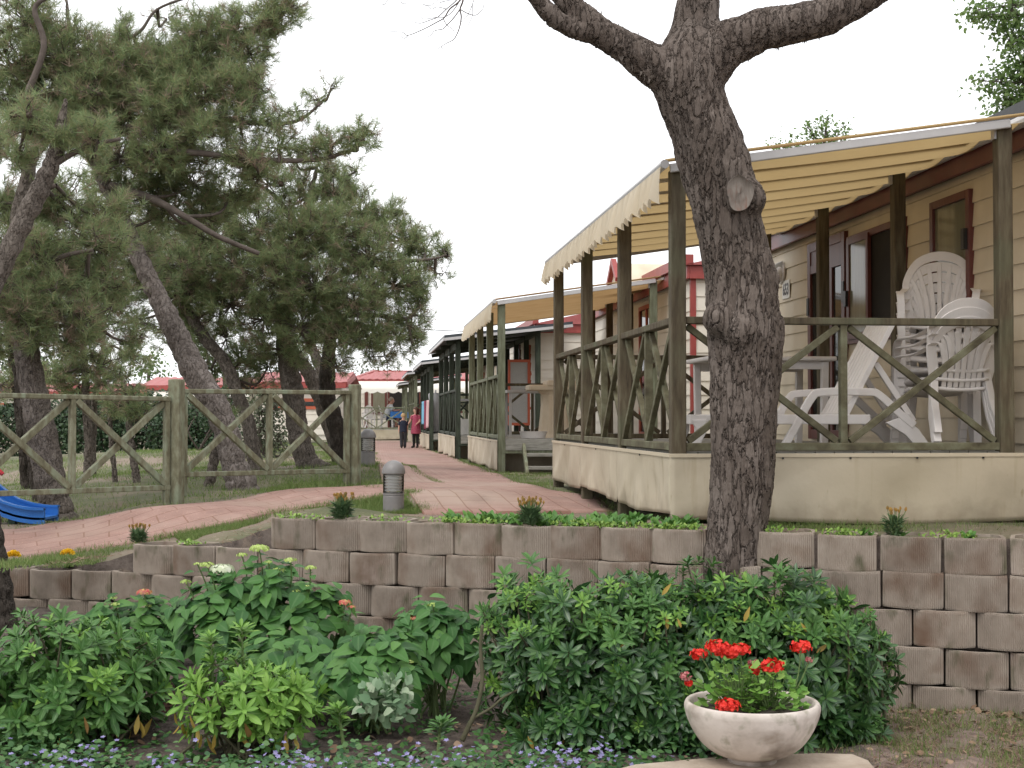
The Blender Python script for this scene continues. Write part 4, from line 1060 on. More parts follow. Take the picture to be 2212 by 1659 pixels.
# ---------------------------------------------------------------- bark
def bark_mat(name, cols, sc=9., disp=.03, stretch=(1,1,.33), crev=(.055,.044,.037), lichen=None):
    m=bpy.data.materials.new(name); m.use_nodes=True; nt=m.node_tree; n=nt.nodes; l=nt.links; b=n['Principled BSDF']
    b.inputs['Roughness'].default_value=.9; b.inputs['Specular IOR Level'].default_value=.25
    tc=n.new('ShaderNodeTexCoord'); mp=n.new('ShaderNodeMapping'); mp.inputs['Scale'].default_value=stretch; l.new(tc.outputs['Object'],mp.inputs['Vector'])
    wz=n.new('ShaderNodeTexNoise'); wz.inputs['Scale'].default_value=sc*.8; wz.inputs['Detail'].default_value=3; l.new(mp.outputs[0],wz.inputs['Vector'])
    ad=n.new('ShaderNodeMix'); ad.data_type='VECTOR'; ad.inputs[0].default_value=.17; l.new(mp.outputs[0],ad.inputs[4]); l.new(wz.outputs['Color'],ad.inputs[5])
    vo=n.new('ShaderNodeTexVoronoi'); vo.feature='DISTANCE_TO_EDGE'; vo.inputs['Scale'].default_value=sc; l.new(ad.outputs[1],vo.inputs['Vector'])
    vc=n.new('ShaderNodeTexVoronoi'); vc.inputs['Scale'].default_value=sc; l.new(ad.outputs[1],vc.inputs['Vector'])
    rm=n.new('ShaderNodeMapRange'); rm.inputs['From Max'].default_value=.085; rm.interpolation_type='SMOOTHSTEP'; rm.inputs['To Min'].default_value=.30; l.new(vo.outputs['Distance'],rm.inputs['Value'])
    nz=n.new('ShaderNodeTexNoise'); nz.inputs['Scale'].default_value=sc*3.4; nz.inputs['Detail'].default_value=7; nz.inputs['Roughness'].default_value=.65; l.new(mp.outputs[0],nz.inputs['Vector'])
    sepc=n.new('ShaderNodeSeparateColor'); l.new(vc.outputs['Color'],sepc.inputs[0])
    mxa=n.new('ShaderNodeMath'); mxa.operation='MULTIPLY_ADD'; l.new(sepc.outputs[0],mxa.inputs[0]); mxa.inputs[1].default_value=.30; 
    sc2=n.new('ShaderNodeMath'); sc2.operation='MULTIPLY'; l.new(nz.outputs['Fac'],sc2.inputs[0]); sc2.inputs[1].default_value=.80; l.new(sc2.outputs[0],mxa.inputs[2])
    cr=n.new('ShaderNodeValToRGB'); k=len(cols)
    for i,c in enumerate(cols):
        e=cr.color_ramp.elements[i] if i<2 else cr.color_ramp.elements.new(.5)
        e.position=.18+.6*i/(k-1); e.color=c+(1,)
    l.new(mxa.outputs[0],cr.inputs[0])
    mx=n.new('ShaderNodeMix'); mx.data_type='RGBA'; l.new(rm.outputs[0],mx.inputs[0]); mx.inputs[6].default_value=crev+(1,); l.new(cr.outputs[0],mx.inputs[7]); col=mx.outputs[2]
    bz=n.new('ShaderNodeTexNoise'); bz.inputs['Scale'].default_value=2.2; bz.inputs['Detail'].default_value=5; l.new(tc.outputs['Object'],bz.inputs['Vector'])
    r2=n.new('ShaderNodeMapRange'); r2.inputs['From Min'].default_value=.52; r2.inputs['From Max'].default_value=.72; r2.inputs['To Max'].default_value=.55; l.new(bz.outputs['Fac'],r2.inputs['Value'])
    m2=n.new('ShaderNodeMix'); m2.data_type='RGBA'; l.new(r2.outputs[0],m2.inputs[0]); l.new(col,m2.inputs[6]); m2.inputs[7].default_value=(.05,.04,.033,1); col=m2.outputs[2]
    l.new(col,b.inputs['Base Color'])
    h1=n.new('ShaderNodeMath'); h1.operation='MULTIPLY_ADD'; l.new(rm.outputs[0],h1.inputs[0]); h1.inputs[1].default_value=.6
    h0=n.new('ShaderNodeMath'); h0.operation='MULTIPLY'; l.new(nz.outputs['Fac'],h0.inputs[0]); h0.inputs[1].default_value=.5; 
    h3=n.new('ShaderNodeMath'); h3.operation='MULTIPLY_ADD'; l.new(sepc.outputs[1],h3.inputs[0]); h3.inputs[1].default_value=.3; l.new(h0.outputs[0],h3.inputs[2]); l.new(h3.outputs[0],h1.inputs[2])
    lz=n.new('ShaderNodeTexNoise'); lz.inputs['Scale'].default_value=6.5; lz.inputs['Detail'].default_value=3; l.new(tc.outputs['Object'],lz.inputs['Vector'])
    h4=n.new('ShaderNodeMath'); h4.operation='MULTIPLY_ADD'; l.new(lz.outputs['Fac'],h4.inputs[0]); h4.inputs[1].default_value=1.5; l.new(h1.outputs[0],h4.inputs[2])
    h5=n.new('ShaderNodeMath'); h5.operation='SUBTRACT'; l.new(h4.outputs[0],h5.inputs[0]); h5.inputs[1].default_value=.75
    dp=n.new('ShaderNodeDisplacement'); dp.inputs['Scale'].default_value=disp; dp.inputs['Midlevel'].default_value=.55; l.new(h5.outputs[0],dp.inputs['Height']); l.new(dp.outputs[0],n['Material Output'].inputs['Displacement'])
    m.displacement_method='BOTH'
    return m
M['bark']=bark_mat('plated grey brown pine bark',[(.066,.050,.040),(.116,.092,.077),(.18,.149,.129)],sc=20.,disp=.022,stretch=(1,1,.24),crev=(.036,.027,.022))
M['bark2']=bark_mat('grey pine bark',[(.10,.082,.07),(.16,.135,.115),(.22,.19,.165)],sc=24.,disp=.020,stretch=(1,1,.45))
M['bark_pale']=bark_mat('pale grey pine bark',[(.13,.108,.096),(.20,.17,.152),(.27,.235,.215)],sc=22.,disp=.02,stretch=(1,1,.45),crev=(.075,.06,.052))
M['bark_dark']=bark_mat('dark pine bark',[(.02,.016,.014),(.045,.037,.03),(.08,.068,.058)],sc=24.,disp=.02)
M['twig']=mk('grey brown twig',[(.07,.055,.045),(.13,.105,.09)],scale=12,rough=.9)
M['scar']=mk('sawn wood scar',[(.125,.105,.088),(.175,.15,.128),(.22,.19,.165)],scale=9,stretch=(4,4,1),rough=.85,bump=.4,dirt=[((.13,.06,.04),5,.55,.7)])

# ---------------------------------------------------------------- the pine in the wall
YT=8.37
def PT(dx,dy,Y=YT): return at(dx,dy,Y)
fp_root=PT(1590,1215); fp_root.z=.55
fpine=thing('pine_tree','large foreground pine with forked plated trunk growing through the block wall','tree',fp_root,0)
O=Vector(fp_root)
q=MB()
def limb(L,n=28):
    P=smooth_path([(*(PT(a,b,Y)-O),px(r,Y)) for a,b,Y,r in L],8)
    q.tube([p[:3] for p in P],[p[3] for p in P],n)
limb([(1582,1245,YT+.02,66),(1583,1220,YT,64),(1586,1180,YT,61),(1594,1120,YT,62),(1602,1040,YT,64),(1604,960,YT,66),(1607,880,YT,70),(1610,800,YT,75),(1611,740,YT,78),(1606,690,YT,76),(1602,640,YT,74),(1598,590,YT,72),(1587,540,YT,70),(1576,490,YT,69),(1567,440,YT,71),(1553,390,YT,73),(1538,340,YT,74),(1522,290,YT,70),(1506,245,YT,68),(1492,205,YT,70),(1487,165,YT,74),(1492,120,YT,64),(1500,70,YT+.03,50),(1506,20,YT+.05,44),(1509,-60,YT+.1,41),(1512,-190,YT+.15,36),(1530,-420,YT+.2,30)])
limb([(1500,200,YT,52),(1455,165,YT-.02,50),(1410,140,YT-.05,42),(1352,103,YT-.08,33),(1292,66,YT-.1,29),(1236,16,YT-.12,24),(1205,-25,YT-.1,22),(1160,-110,YT-.05,19),(1080,-260,YT,15)],20)
limb([(1300,72,YT-.1,24),(1250,66,YT-.14,19),(1205,44,YT-.2,18),(1170,10,YT-.25,16),(1140,-30,YT-.3,15),(1090,-130,YT-.4,12)],16)
limb([(1500,170,YT,60),(1560,105,YT-.04,50),(1610,80,YT-.08,45),(1652,62,YT-.12,42),(1730,48,YT-.16,40),(1800,28,YT-.2,37),(1880,-16,YT-.22,33),(1990,-90,YT-.25,28),(2150,-200,YT-.3,22)],22)
# knobs and burrs
def knob(dx,dy,r,dY=0.,n=12):
    c=PT(dx,dy,YT+dY)-O; rr=px(r,YT)
    q.lathe([(max(rr*math.cos(t),1e-4),rr*math.sin(t)) for t in np.linspace(-math.pi/2,math.pi/2,9)],14,c=tuple(c))
for k in [(1640,745,50,-.02),(1652,700,40,-.03),(1640,610,42,-.03),(1630,640,40,-.06),(1622,520,34,-.05),(1605,430,46,-.09),(1592,345,28,-.0),(1582,300,24,0),(1560,690,40,-.1),(1470,180,30,-.06),(1600,715,44,-.13),(1552,1190,30,-.02),(1628,1180,34,0)]: knob(*k)
tr=q.build('trunk',M['bark'],fpine)
rmm=tr.modifiers.new('fuse','REMESH'); rmm.mode='VOXEL'; rmm.voxel_size=.016; rmm.use_smooth_shade=True
sm=tr.modifiers.new('smooth','SMOOTH'); sm.iterations=9; sm.factor=.5
sb=tr.modifiers.new('fine','SUBSURF'); sb.levels=1; sb.render_levels=1; sb.subdivision_type='SIMPLE'
# pruning scar
c=PT(1584,431,YT)-O; q=MB(); 
V=[];n=36
for (rr,yy) in ((1.13,.04),(1.10,-.012),(1.02,-.026),(.97,-.014),(.5,-.018),(.01,-.019)):
    for j in range(n):
        a=2*math.pi*j/n; w=1+.05*math.sin(3*a+1)+.03*math.sin(5*a)
        V.append((c.x+px(28,YT)*rr*math.cos(a)*w,c.y-.228+yy+.02*math.cos(a)*.5,c.z+px(37,YT)*rr*math.sin(a)*w))
F=[(i*n+j,(i+1)*n+j,(i+1)*n+(j+1)%n,i*n+(j+1)%n) for i in range(5) for j in range(n)]
q.add(V,F); q.m=[1]*(n*2)+[0]*(n*3); q.build('pruning_scar',[M['scar'],M['bark']],fpine,smooth=True)
# loose bark flakes along the outline
q=MB()
for k in range(120):
    t=rng.uniform(); dy=rng.uniform(60,1150); side=rng.choice([-1,1])
    cx=np.interp(dy,[60,165,290,390,540,740,960,1200],[1500,1487,1522,1553,1587,1611,1604,1590]); r0=np.interp(dy,[60,165,290,390,540,740,960,1200],[52,76,70,75,71,79,67,63])
    ang=rng.uniform(0,2*math.pi); p=PT(cx,dy)-O+Vector((math.cos(ang)*px(r0,YT)*.99,math.sin(ang)*px(r0,YT)*.99,0))
    o_=Vector((math.cos(ang),math.sin(ang),0)); ln=rng.uniform(.015,.045); w=rng.uniform(.006,.014); tn=Vector((-o_.y,o_.x,0))
    up=Vector((0,0,rng.choice([-1,1])*1.0)); tip=p+up*ln+o_*ln*rng.uniform(.3,.8)
    q.add([p-tn*w-o_*.01,p+tn*w-o_*.01,tip],[(0,1,2)])
for k in range(70):
    # under the limbs
    L=[(1560,105,50),(1652,62,43),(1730,48,40),(1800,28,37),(1870,-10,33)] if k%2 else [(1410,140,42),(1352,103,33),(1292,66,29),(1236,30,24)]
    t=rng.uniform(0,len(L)-1.01); i=int(t); a=np.array(L[i]);b=np.array(L[i+1]); c_=a+(b-a)*(t-i)
    sgn=-1 if rng.uniform()<.7 else 1
    p=PT(c_[0],c_[1]-sgn*c_[2]*.98,YT-.1)-O; p.y+=rng.uniform(-.05,.05)
    ln=rng.uniform(.015,.04); w=rng.uniform(.004,.010); tip=p+Vector((rng.uniform(-.02,.02),0,sgn*ln)); q.add([p+Vector((-w,0,-sgn*.012)),p+Vector((w,0,-sgn*.012)),tip],[(0,1,2)])
q.build('bark_flakes',M['bark2'],fpine)
# bare twigs hanging into the picture from a limb above it
q=MB()
def twig(L,Y,r0=.010,r1=.003): 
    P=smooth_path([tuple(at(a,b,Y)-O) for a,b in L],5); n_=len(P); q.tube([tuple(p) for p in P],[r0+(r1-r0)*i/(n_-1) for i in range(n_)],5)
YW=8.0
tx=lambda cx,cy:(1400*.5761+cx*.15625+.0,cy*.15625)   # reading of the enlarged crop
def tw(L,r0=.006,r1=.0022): twig([tx(a,b) for a,b in L],YW,r0*.62,r1*.6)
tw([(1250,-250),(1240,0),(1200,125),(1215,240),(1185,400),(1115,540),(1000,605),(870,690)],.010)
tw([(1200,125),(1100,260),(1015,345),(960,400),(850,425),(790,490),(725,520)],.006)
tw([(1260,-200),(1200,0),(1060,120),(1000,215),(965,258),(870,310),(700,400),(480,488),(400,445),(220,436)],.009)
tw([(480,488),(425,530),(350,455)],.004)
tw([(1230,-150),(1150,0),(1010,125),(890,235),(790,275),(660,320),(580,310),(530,290)],.006)
tw([(1010,125),(880,95),(810,125),(740,75)],.004)
tw([(1200,0),(1130,110),(1060,190),(980,235),(870,240),(690,262),(645,200)],.005)
tw([(965,258),(1015,345),(1090,400),(1130,460)],.004)
tw([(1200,130),(1310,190),(1415,210),(1490,150),(1525,80),(1530,-100)],.005)
tw([(1420,-60),(1370,60),(1370,210),(1310,350)],.004); tw([(1370,60),(1310,200),(1220,300)],.0035)
tw([(920,35),(1050,5),(1200,-10)],.004); tw([(690,60),(740,78),(800,70),(910,-10)],.004)
tw([(380,-60),(392,45),(480,38)],.004); tw([(120,68),(160,55),(210,-20)],.004); tw([(940,650),(975,705)],.003)
# the limb that carries them, above the frame
twig([(1139,-120),(1040,-130),(985,-60),(992,-38)],YW+.05,.02,.012)
q.build('dead_twigs',M['twig'],fpine)

# ---------------------------------------------------------------- pines on the left
NEED=([(-.5,0,0),(.5,0,0),(0,1,0)],[(0,1,2)],[(0,0),(1,0),(.5,1)])
M['needle']=mk('pine needles',[(.16,.23,.11),(.21,.29,.135),(.265,.335,.155),(.32,.355,.165),(.33,.28,.165)],island=True,rough=.5,spec=.4,trans=.38)
M['needle_b']=mk('brighter pine needles',[(.045,.075,.035),(.065,.105,.045),(.085,.125,.055),(.115,.13,.06)],island=True,rough=.55,spec=.3,trans=.25)
M['needle_old']=mk('dry brown needles',[(.25,.18,.135),(.32,.23,.17),(.27,.22,.15)],island=True,rough=.7,trans=.2)
M['cone']=mk('brown pine cone',[(.05,.035,.026),(.10,.07,.05)],scale=60,rough=.8,bump=.6,bscale=90)
def pine(label, base, trunks, limbs, clumps, dens=1., nl=.125, per=30, cones=0, bark='bark2', seed=1, nw=.0048, group='pines on the left', brown=.20):
    """trunks, limbs: lists of (dx,dy,Y,r px); clumps: (dx,dy,Y,r px,density)"""
    r=np.random.default_rng(seed); O=Vector(base)
    root=thing('pine_tree',label,'tree',O,0,group)
    q=MB(); nodes=[]
    for T in trunks:
        (a0,b0,Y0,r0),(a1,b1,Y1,r1)=T[-2:]; T=T+[(a1+(a1-a0)*.6,b1+(b1-b0)*.6,Y1,r1*.6),(a1+(a1-a0)*1.3,b1+(b1-b0)*1.3,Y1,r1*.15)]
        P=smooth_path([(*(at(a,b,Y)-O),px(rr,Y)) for a,b,Y,rr in T],7)
        P[:,0]+=r.normal(size=len(P))*.006
        q.tube([p[:3] for p in P],[p[3]*(1+.06*math.sin(i*1.7)) for i,p in enumerate(P)],20); nodes+=[tuple(p[:3]) for p in P[len(P)//3:]]
    o=q.build('trunk',M[bark],root,smooth=True)
    sb=o.modifiers.new('fine','SUBSURF'); sb.levels=1; sb.render_levels=2
    q=MB()
    for T in limbs:
        P=smooth_path([(*(at(a,b,Y)-O),px(rr,Y)) for a,b,Y,rr in T],6); q.tube([p[:3] for p in P],[p[3] for p in P],8); nodes+=[tuple(p[:3]) for p in P]
    N=np.array(nodes); tuftP=[];tuftD=[];old=[]
    coneP=[]
    for (a,b,Y,rr,de) in clumps:
        c=np.array(at(a,b,Y)-O); R_=px(rr,Y)
        d=np.linalg.norm(N-c,axis=1); k=int(np.argmin(d)); s=N[k]
        mid=(s+c)/2+r.normal(size=3)*R_*.2-np.array([0,0,.06])
        P=smooth_path([s,mid,c],4); q.tube([tuple(p) for p in P],list(np.linspace(.022,.010,len(P))),5,cap=False)
        nt=int(300*de*dens*(rr/90)**2)+5
        nsub=max(4,nt//6); subs=[]
        for _ in range(nsub):
            v=r.normal(size=3); v/=np.linalg.norm(v); v[2]=v[2]*.8+.15
            e=c+v*R_*r.uniform(.25,1.)**.6*.98; subs.append(e)
            m_=(c+e)/2+r.normal(size=3)*R_*.10-np.array([0,0,.03*R_])
            PP=smooth_path([c+v*.02,m_,e],3); q.tube([tuple(p) for p in PP],list(np.linspace(.009,.004,len(PP))),4,cap=False)
        for _ in range(nt):
            e=subs[r.integers(nsub)]; v=r.normal(size=3); v/=np.linalg.norm(v)
            p=e+v*r.uniform(.04,.16); 
            d=(p-c)/max(np.linalg.norm(p-c),1e-4)*.8+np.array([0,0,.55])+r.normal(size=3)*.35; d/=np.linalg.norm(d)
            tuftP.append(p); tuftD.append(d); old.append(r.uniform()<brown)
            if r.uniform()<.55: q.tube([tuple(e),tuple((e+p)/2+r.normal(size=3)*.01),tuple(p)],[.0045,.004,.003],3,cap=False)
            if r.uniform()<.05: coneP.append(e)
    q.build('branches',M['twig'],root,smooth=True)
    for k in range(min(cones,len(coneP))):
        p=coneP[k]; q=MB(); ln=r.uniform(.06,.085); w=ln*.42
        prof=[(.004,0)]
        for t in np.linspace(.08,1,9): prof+=[(w*math.sin(math.pi*min(t,.999)**.8)*1.0+.001,ln*t),(w*.8*math.sin(math.pi*min(t+.03,.999)**.8)+.001,ln*(t+.035))]
        q.lathe(prof,9); o=q.build('pine_cone',M['cone'],root); o.location=tuple(p); o.rotation_euler=(r.uniform(1.2,3.6),r.uniform(-.8,.8),r.uniform(0,6))
    tuftP=np.array(tuftP);tuftD=np.array(tuftD);old=np.array(old); 
    for nm,mask,mat,cnt in (('foliage',~old,M['needle_b'] if 'bright' in label else M['needle'],per),('dry_needles',old,M['needle_old'],int(per*.55))):
        tp=tuftP[mask]; td=tuftD[mask]; n=len(tp)
        if n==0: continue
        Pn=np.repeat(tp,cnt,0); Dn=np.repeat(td,cnt,0)
        along=r.uniform(-.55,.25,size=(n*cnt,1))*nl
        rad=r.normal(size=(n*cnt,3)); rad-=Dn*(rad*Dn).sum(1,keepdims=True); rad/=np.linalg.norm(rad,axis=1,keepdims=True)
        sp=r.uniform(.35,1.15,size=(n*cnt,1)); D=Dn*np.cos(sp)+rad*np.sin(sp); D[:,2]-=.12
        S=nl*r.uniform(.7,1.15,size=n*cnt); W=np.full(n*cnt,nw)*r.uniform(.8,1.3,size=n*cnt)
        V=inst(np.array(NEED[0]),Pn+Dn*along,D,r.normal(size=(n*cnt,3)),S,W); F=inst_faces(NEED[1],3,n*cnt)
        mesh_obj(nm,V,F,mat,root)
    return root
YA=15.
gA=at(520,1062,YA); gA.z=G(gA.x,gA.y)-.05
pine('leaning pine with thick bent trunk right behind the fence',gA,
 [[(528,1090,YA,39.4),(522,1050,YA,33.3),(505,1000,YA,26.7),(488,930,YA,26.1),(462,870,YA,26.1),(430,820,YA,27.4),(400,760,YA+.05,25.4),(372,705,YA+.05,23.2),(348,655,YA+.1,20.4),(322,600,YA+.1,18.3),(296,545,YA+.15,16.9),(268,480,YA+.15,15.5),(240,420,YA+.2,14.1),(215,370,YA+.2,12.0),(190,300,YA+.2,9.8),(175,220,YA+.2,7.8),(160,120,YA+.2,5.6)]],
 [[(240,400,YA,9),(330,430,YA-.2,8),(400,468,YA-.3,7),(470,510,YA-.3,6),(560,548,YA-.2,5)],
  [(215,370,YA,10),(300,330,YA-.3,8),(420,330,YA-.4,7),(560,345,YA-.4,6),(680,345,YA-.4,5),(760,325,YA-.3,4)],
  [(190,300,YA,10),(300,270,YA-.2,8),(420,250,YA-.3,7),(540,265,YA-.3,6),(640,262,YA-.3,4),(700,215,YA-.3,2.5)],
  [(180,240,YA,9),(280,170,YA,7),(400,120,YA,6),(520,80,YA,5),(600,40,YA,4)],
  [(200,310,YA,9),(100,240,YA,7),(60,120,YA,6),(50,40,YA,5)],
  [(175,200,YA,8),(230,110,YA,6),(300,70,YA,4),(340,20,YA,3),(420,-10,YA,3)],
  [(60,200,YA-.5,8),(95,100,YA-.5,7),(75,20,YA-.5,6),(110,-10,YA-.5,5)]],
 [(60,50,YA,80,.9),(30,150,YA,80,1),(140,130,YA,90,1.1),(110,210,YA+.3,80,1),(230,150,YA,85,1.1),(200,215,YA-.2,80,1),(300,170,YA,85,1.1),(370,160,YA,80,1.1),(300,110,YA,60,.7),(420,130,YA,75,1),(490,150,YA,65,.9),(440,70,YA,60,.8),(510,70,YA,60,.9),(560,55,YA,55,.9),(605,30,YA,48,1.),(625,20,YA,28,.9),(540,120,YA-.1,50,.7),(510,200,YA-.2,70,.9),(440,215,YA-.2,75,1),(360,240,YA-.2,80,1),(280,250,YA,85,1),(190,290,YA,75,1),(120,285,YA,70,.8),(40,260,YA,70,.9),(560,190,YA-.3,45,.6),(520,265,YA-.3,60,.7),(430,290,YA-.3,75,.8),(350,320,YA-.3,75,.8),(260,340,YA-.3,70,.7),(590,255,YA-.3,45,.45),(640,240,YA-.3,34,.35),(690,215,YA-.3,26,.25),(716,190,YA-.3,12,.5),(600,320,YA-.4,50,.5),(540,340,YA-.4,55,.7),(670,320,YA-.4,42,.5),(720,310,YA-.35,36,.7),(770,300,YA-.35,34,1.),(795,285,YA-.35,18,1.1),(330,390,YA+.5,70,.75),(420,400,YA+.5,70,.7),(500,420,YA+.5,60,.7),(270,420,YA+.3,55,.6),(360,460,YA+.5,70,.8),(440,470,YA+.5,65,.8),(300,330,YA+.4,60,.7),(400,350,YA+.3,60,.7),(490,350,YA+.3,50,.6),(560,380,YA+.2,50,.6),(20,330,YA,55,.7),(360,40,YA+.4,40,.35),(250,80,YA+.4,45,.5)],
 dens=1.25,cones=55,seed=3,bark='bark_pale')
YD=17.5
gD=at(665,1018,YD); gD.z=G(gD.x,gD.y)-.05
pine('dense round crowned pine standing nearest the main path',gD,
 [[(700,1030,YD-.1,30),(668,1005,YD,25),(650,960,YD,22),(640,900,YD,21),(632,840,YD,22),(622,780,YD,20),(615,700,YD,18),(620,620,YD,15),(640,540,YD,12),(660,460,YD,8)]],
 [[(618,720,YD,9),(700,690,YD-.3,7),(790,680,YD-.4,5),(880,690,YD-.4,4)],[(618,660,YD,9),(720,600,YD-.2,7),(820,570,YD-.3,6),(930,560,YD-.3,3),(965,550,YD-.3,2)],[(640,560,YD,8),(740,490,YD,6),(830,470,YD,4)],[(616,680,YD,9),(540,640,YD-.3,6),(450,620,YD-.3,5)],[(650,500,YD,7),(600,430,YD,5),(560,400,YD,4)],[(655,470,YD,6),(700,400,YD,4),(720,370,YD,3)]],
 [(650,420,YD,65,.9),(580,400,YD,60,.8),(720,420,YD,60,.9),(700,370,YD,40,.7),(740,385,YD,30,.8),(640,350,YD,35,.6),(770,370,YD,18,.7),(780,460,YD,60,1),(840,470,YD,42,.8),(860,460,YD,20,.9),(870,520,YD,60,1),(920,540,YD,45,.7),(955,535,YD,26,.7),(970,550,YD,16,.9),(900,590,YD,55,.6),(945,590,YD,28,.4),(800,560,YD-.4,85,1.1),(720,520,YD-.4,90,1.1),(640,520,YD-.4,90,1.1),(560,500,YD-.3,85,1.),(850,620,YD-.3,70,1),(770,660,YD-.6,80,1.2),(680,620,YD-.7,90,1.2),(600,610,YD-.6,90,1.1),(520,580,YD-.4,85,1),(890,680,YD-.3,50,.8),(915,650,YD-.2,28,.6),(860,730,YD-.3,50,.8),(895,745,YD-.3,30,.8),(800,730,YD-.5,65,1),(730,730,YD-.6,65,.9),(650,710,YD-.6,70,1),(570,690,YD-.5,75,1),(500,660,YD-.4,70,1),(830,770,YD-.4,35,.6),(720,775,YD-.3,50,.5),(640,770,YD-.3,40,.6),(560,750,YD-.2,45,.6),(490,730,YD,50,.7),(460,790,YD+.5,35,.4),(440,600,YD,70,.9),(460,520,YD,75,.9),(400,560,YD+.3,70,.8),(420,680,YD+.2,60,.7),(380,620,YD+.3,60,.8),(350,560,YD+.5,55,.7),(340,500,YD+.6,60,.7),(410,500,YD+.4,60,.8),(480,450,YD+.3,60,.8),(380,740,YD+.6,35,.4),(430,730,YD+.5,45,.6)],
 dens=1.15,cones=30,seed=4)
YB=13.3
gB=at(128,1128,YB); gB.z=G(gB.x,gB.y)-.05
pine('tall pine with straight thick trunk beside the blue slide',gB,
 [[(136,1150,YB,42),(125,1110,YB,33),(112,1050,YB,31),(98,970,YB,30),(82,890,YB,29),(66,800,YB,26),(52,720,YB,24),(40,640,YB,22),(35,560,YB,20),(40,470,YB,16),(60,380,YB,12)]],
 [[(48,690,YB,8),(110,660,YB-.3,6),(180,650,YB-.3,4)],[(40,620,YB,8),(120,560,YB-.2,6),(200,540,YB-.2,4)],[(38,580,YB,8),(-20,520,YB,6)],[(50,430,YB,7),(120,400,YB,5)]],
 [(60,690,YB-.4,60,1.1),(20,640,YB-.3,70,1),(110,640,YB-.3,65,1),(180,690,YB-.2,60,.9),(160,600,YB,65,.8),(90,560,YB-.2,70,.9),(20,540,YB,70,.9),(230,610,YB+.3,55,.7),(200,530,YB+.2,65,.8),(60,450,YB+.4,70,.9),(130,430,YB+.4,65,.8),(0,450,YB+.2,60,.8),(240,470,YB+.8,60,.8),(170,480,YB+.8,55,.8),(290,560,YB+2.6,60,.8),(220,560,YB+2.6,60,.8),(270,640,YB+2.6,60,.8),(330,620,YB+2.6,50,.7),(120,500,YB+.6,45,.6),(330,700,YB+2.6,40,.5),(180,620,YB+.6,60,.8),(110,700,YB+.6,50,.8),(230,670,YB+.7,50,.7),(70,735,YB-.4,38,.9),(150,735,YB-.2,45,.7),(230,700,YB+.2,50,.7),(280,740,YB+.4,40,.6)],
 dens=1.05,cones=8,seed=5)
YC=12.5
gC=at(-150,900,YC); gC.z=G(gC.x,gC.y)-.05
pine('pine leaning in from beyond the left edge, curved bare trunk',gC,
 [[(-150,1130,YC,34),(-120,950,YC,30),(-90,800,YC,28),(-50,680,YC,25),(-10,600,YC,22),(30,520,YC,20),(70,440,YC,19),(100,380,YC,17),(120,330,YC,14),(130,280,YC,11)]],
 [[(110,360,YC,8),(180,320,YC,6),(260,300,YC,4)],[(125,310,YC,8),(60,240,YC,6)]],
 [(130,290,YC,60,.7),(60,260,YC,60,.7),(210,300,YC,55,.6),(40,340,YC+.5,50,.6)],dens=.9,cones=6,seed=6)
# slimmer pines between and behind
def small(label,L,clumps,Y,seed,**k):
    g=at(L[0][0],L[0][1],Y); g.z=G(g.x,g.y)-.04
    return pine(label,g,[[(a,b,Y,r_) for a,b,r_ in L]],[],[(a,b,Y+dy,r_,d) for a,b,dy,r_,d in clumps],seed=seed,nw=.0045*Y/14,per=26,**k)
small('slender dark pine just left of the tall straight trunk',[(92,1120,16),(84,1060,15),(74,980,14),(60,900,13),(45,820,12),(30,740,10),(20,650,7)],[(20,650,0,60,.9),(-10,720,0,60,.8),(50,740,0,40,.6)],14.6,11,bark='bark_dark')
small('thin young pine trunk left of the slender dark pine',[(58,1095,8),(52,1020,7),(44,940,7),(36,860,6),(25,780,5)],[(20,770,0,50,.7),(0,830,0,45,.6)],16.5,12,bark='bark_dark')
small('thin young pine trunk with bent foot at the far left',[(66,1082,7),(62,1010,6),(58,950,6),(60,860,5)],[(60,850,0,40,.5)],18.5,13,bark='bark_dark')
small('straight young pine right of the tall trunk, left one of a close pair',[(190,1088,9),(189,1020,8),(190,950,7),(186,860,7),(182,780,6)],[(180,770,0,60,.8),(140,800,0,50,.7),(220,790,0,50,.7),(110,820,0,55,.7),(170,830,0,50,.6),(60,830,.5,55,.7)],19.,14)
small('straight young pine, right one of the close pair beyond the fence',[(203,1086,7),(200,1020,7),(200,950,6),(206,860,5),(216,790,4)],[(240,790,0,50,.8),(280,770,0,45,.7),(230,830,0,45,.6),(280,830,0,40,.5)],19.6,15)
small('thin crooked sapling left of the fence post',[(245,1108,5),(250,1060,4.5),(246,1010,4.5),(241,960,4),(238,900,3)],[(250,890,0,40,.4)],16.5,16)
small('leaning sapling with dark stem just left of the fence post',[(306,1105,8),(300,1060,7.5),(291,1010,7),(284,960,6),(278,900,5)],[(280,880,0,55,.5),(320,890,0,40,.4)],16.2,17)
small('short leaning stem right of the fence post before the bent pine',[(447,1080,10),(452,1040,9.5),(460,1000,9),(466,970,8),(476,920,5)],[(490,900,.3,30,.3)],15.6,18)
small('pale thin trunk leaning left beside the round crowned pine',[(735,1000,17),(722,950,15),(705,900,15),(690,860,14),(672,815,14),(650,780,12),(632,755,9)],[(640,740,0,45,.6)],19.5,19)
small('upright dark trunk between the pale trunks near the main path',[(738,1012,22),(734,960,19),(722,900,17),(708,860,16),(708,800,16),(712,740,12),(715,680,8)],[(720,680,0,60,.9),(760,720,0,50,.7)],18.8,20,bark='bark_dark')
small('pale pine trunk at the right of the group, in front of the white house',[(722,968,12),(715,900,12),(707,840,12),(690,790,11),(672,750,8)],[(680,740,0,45,.6)],21.,21)
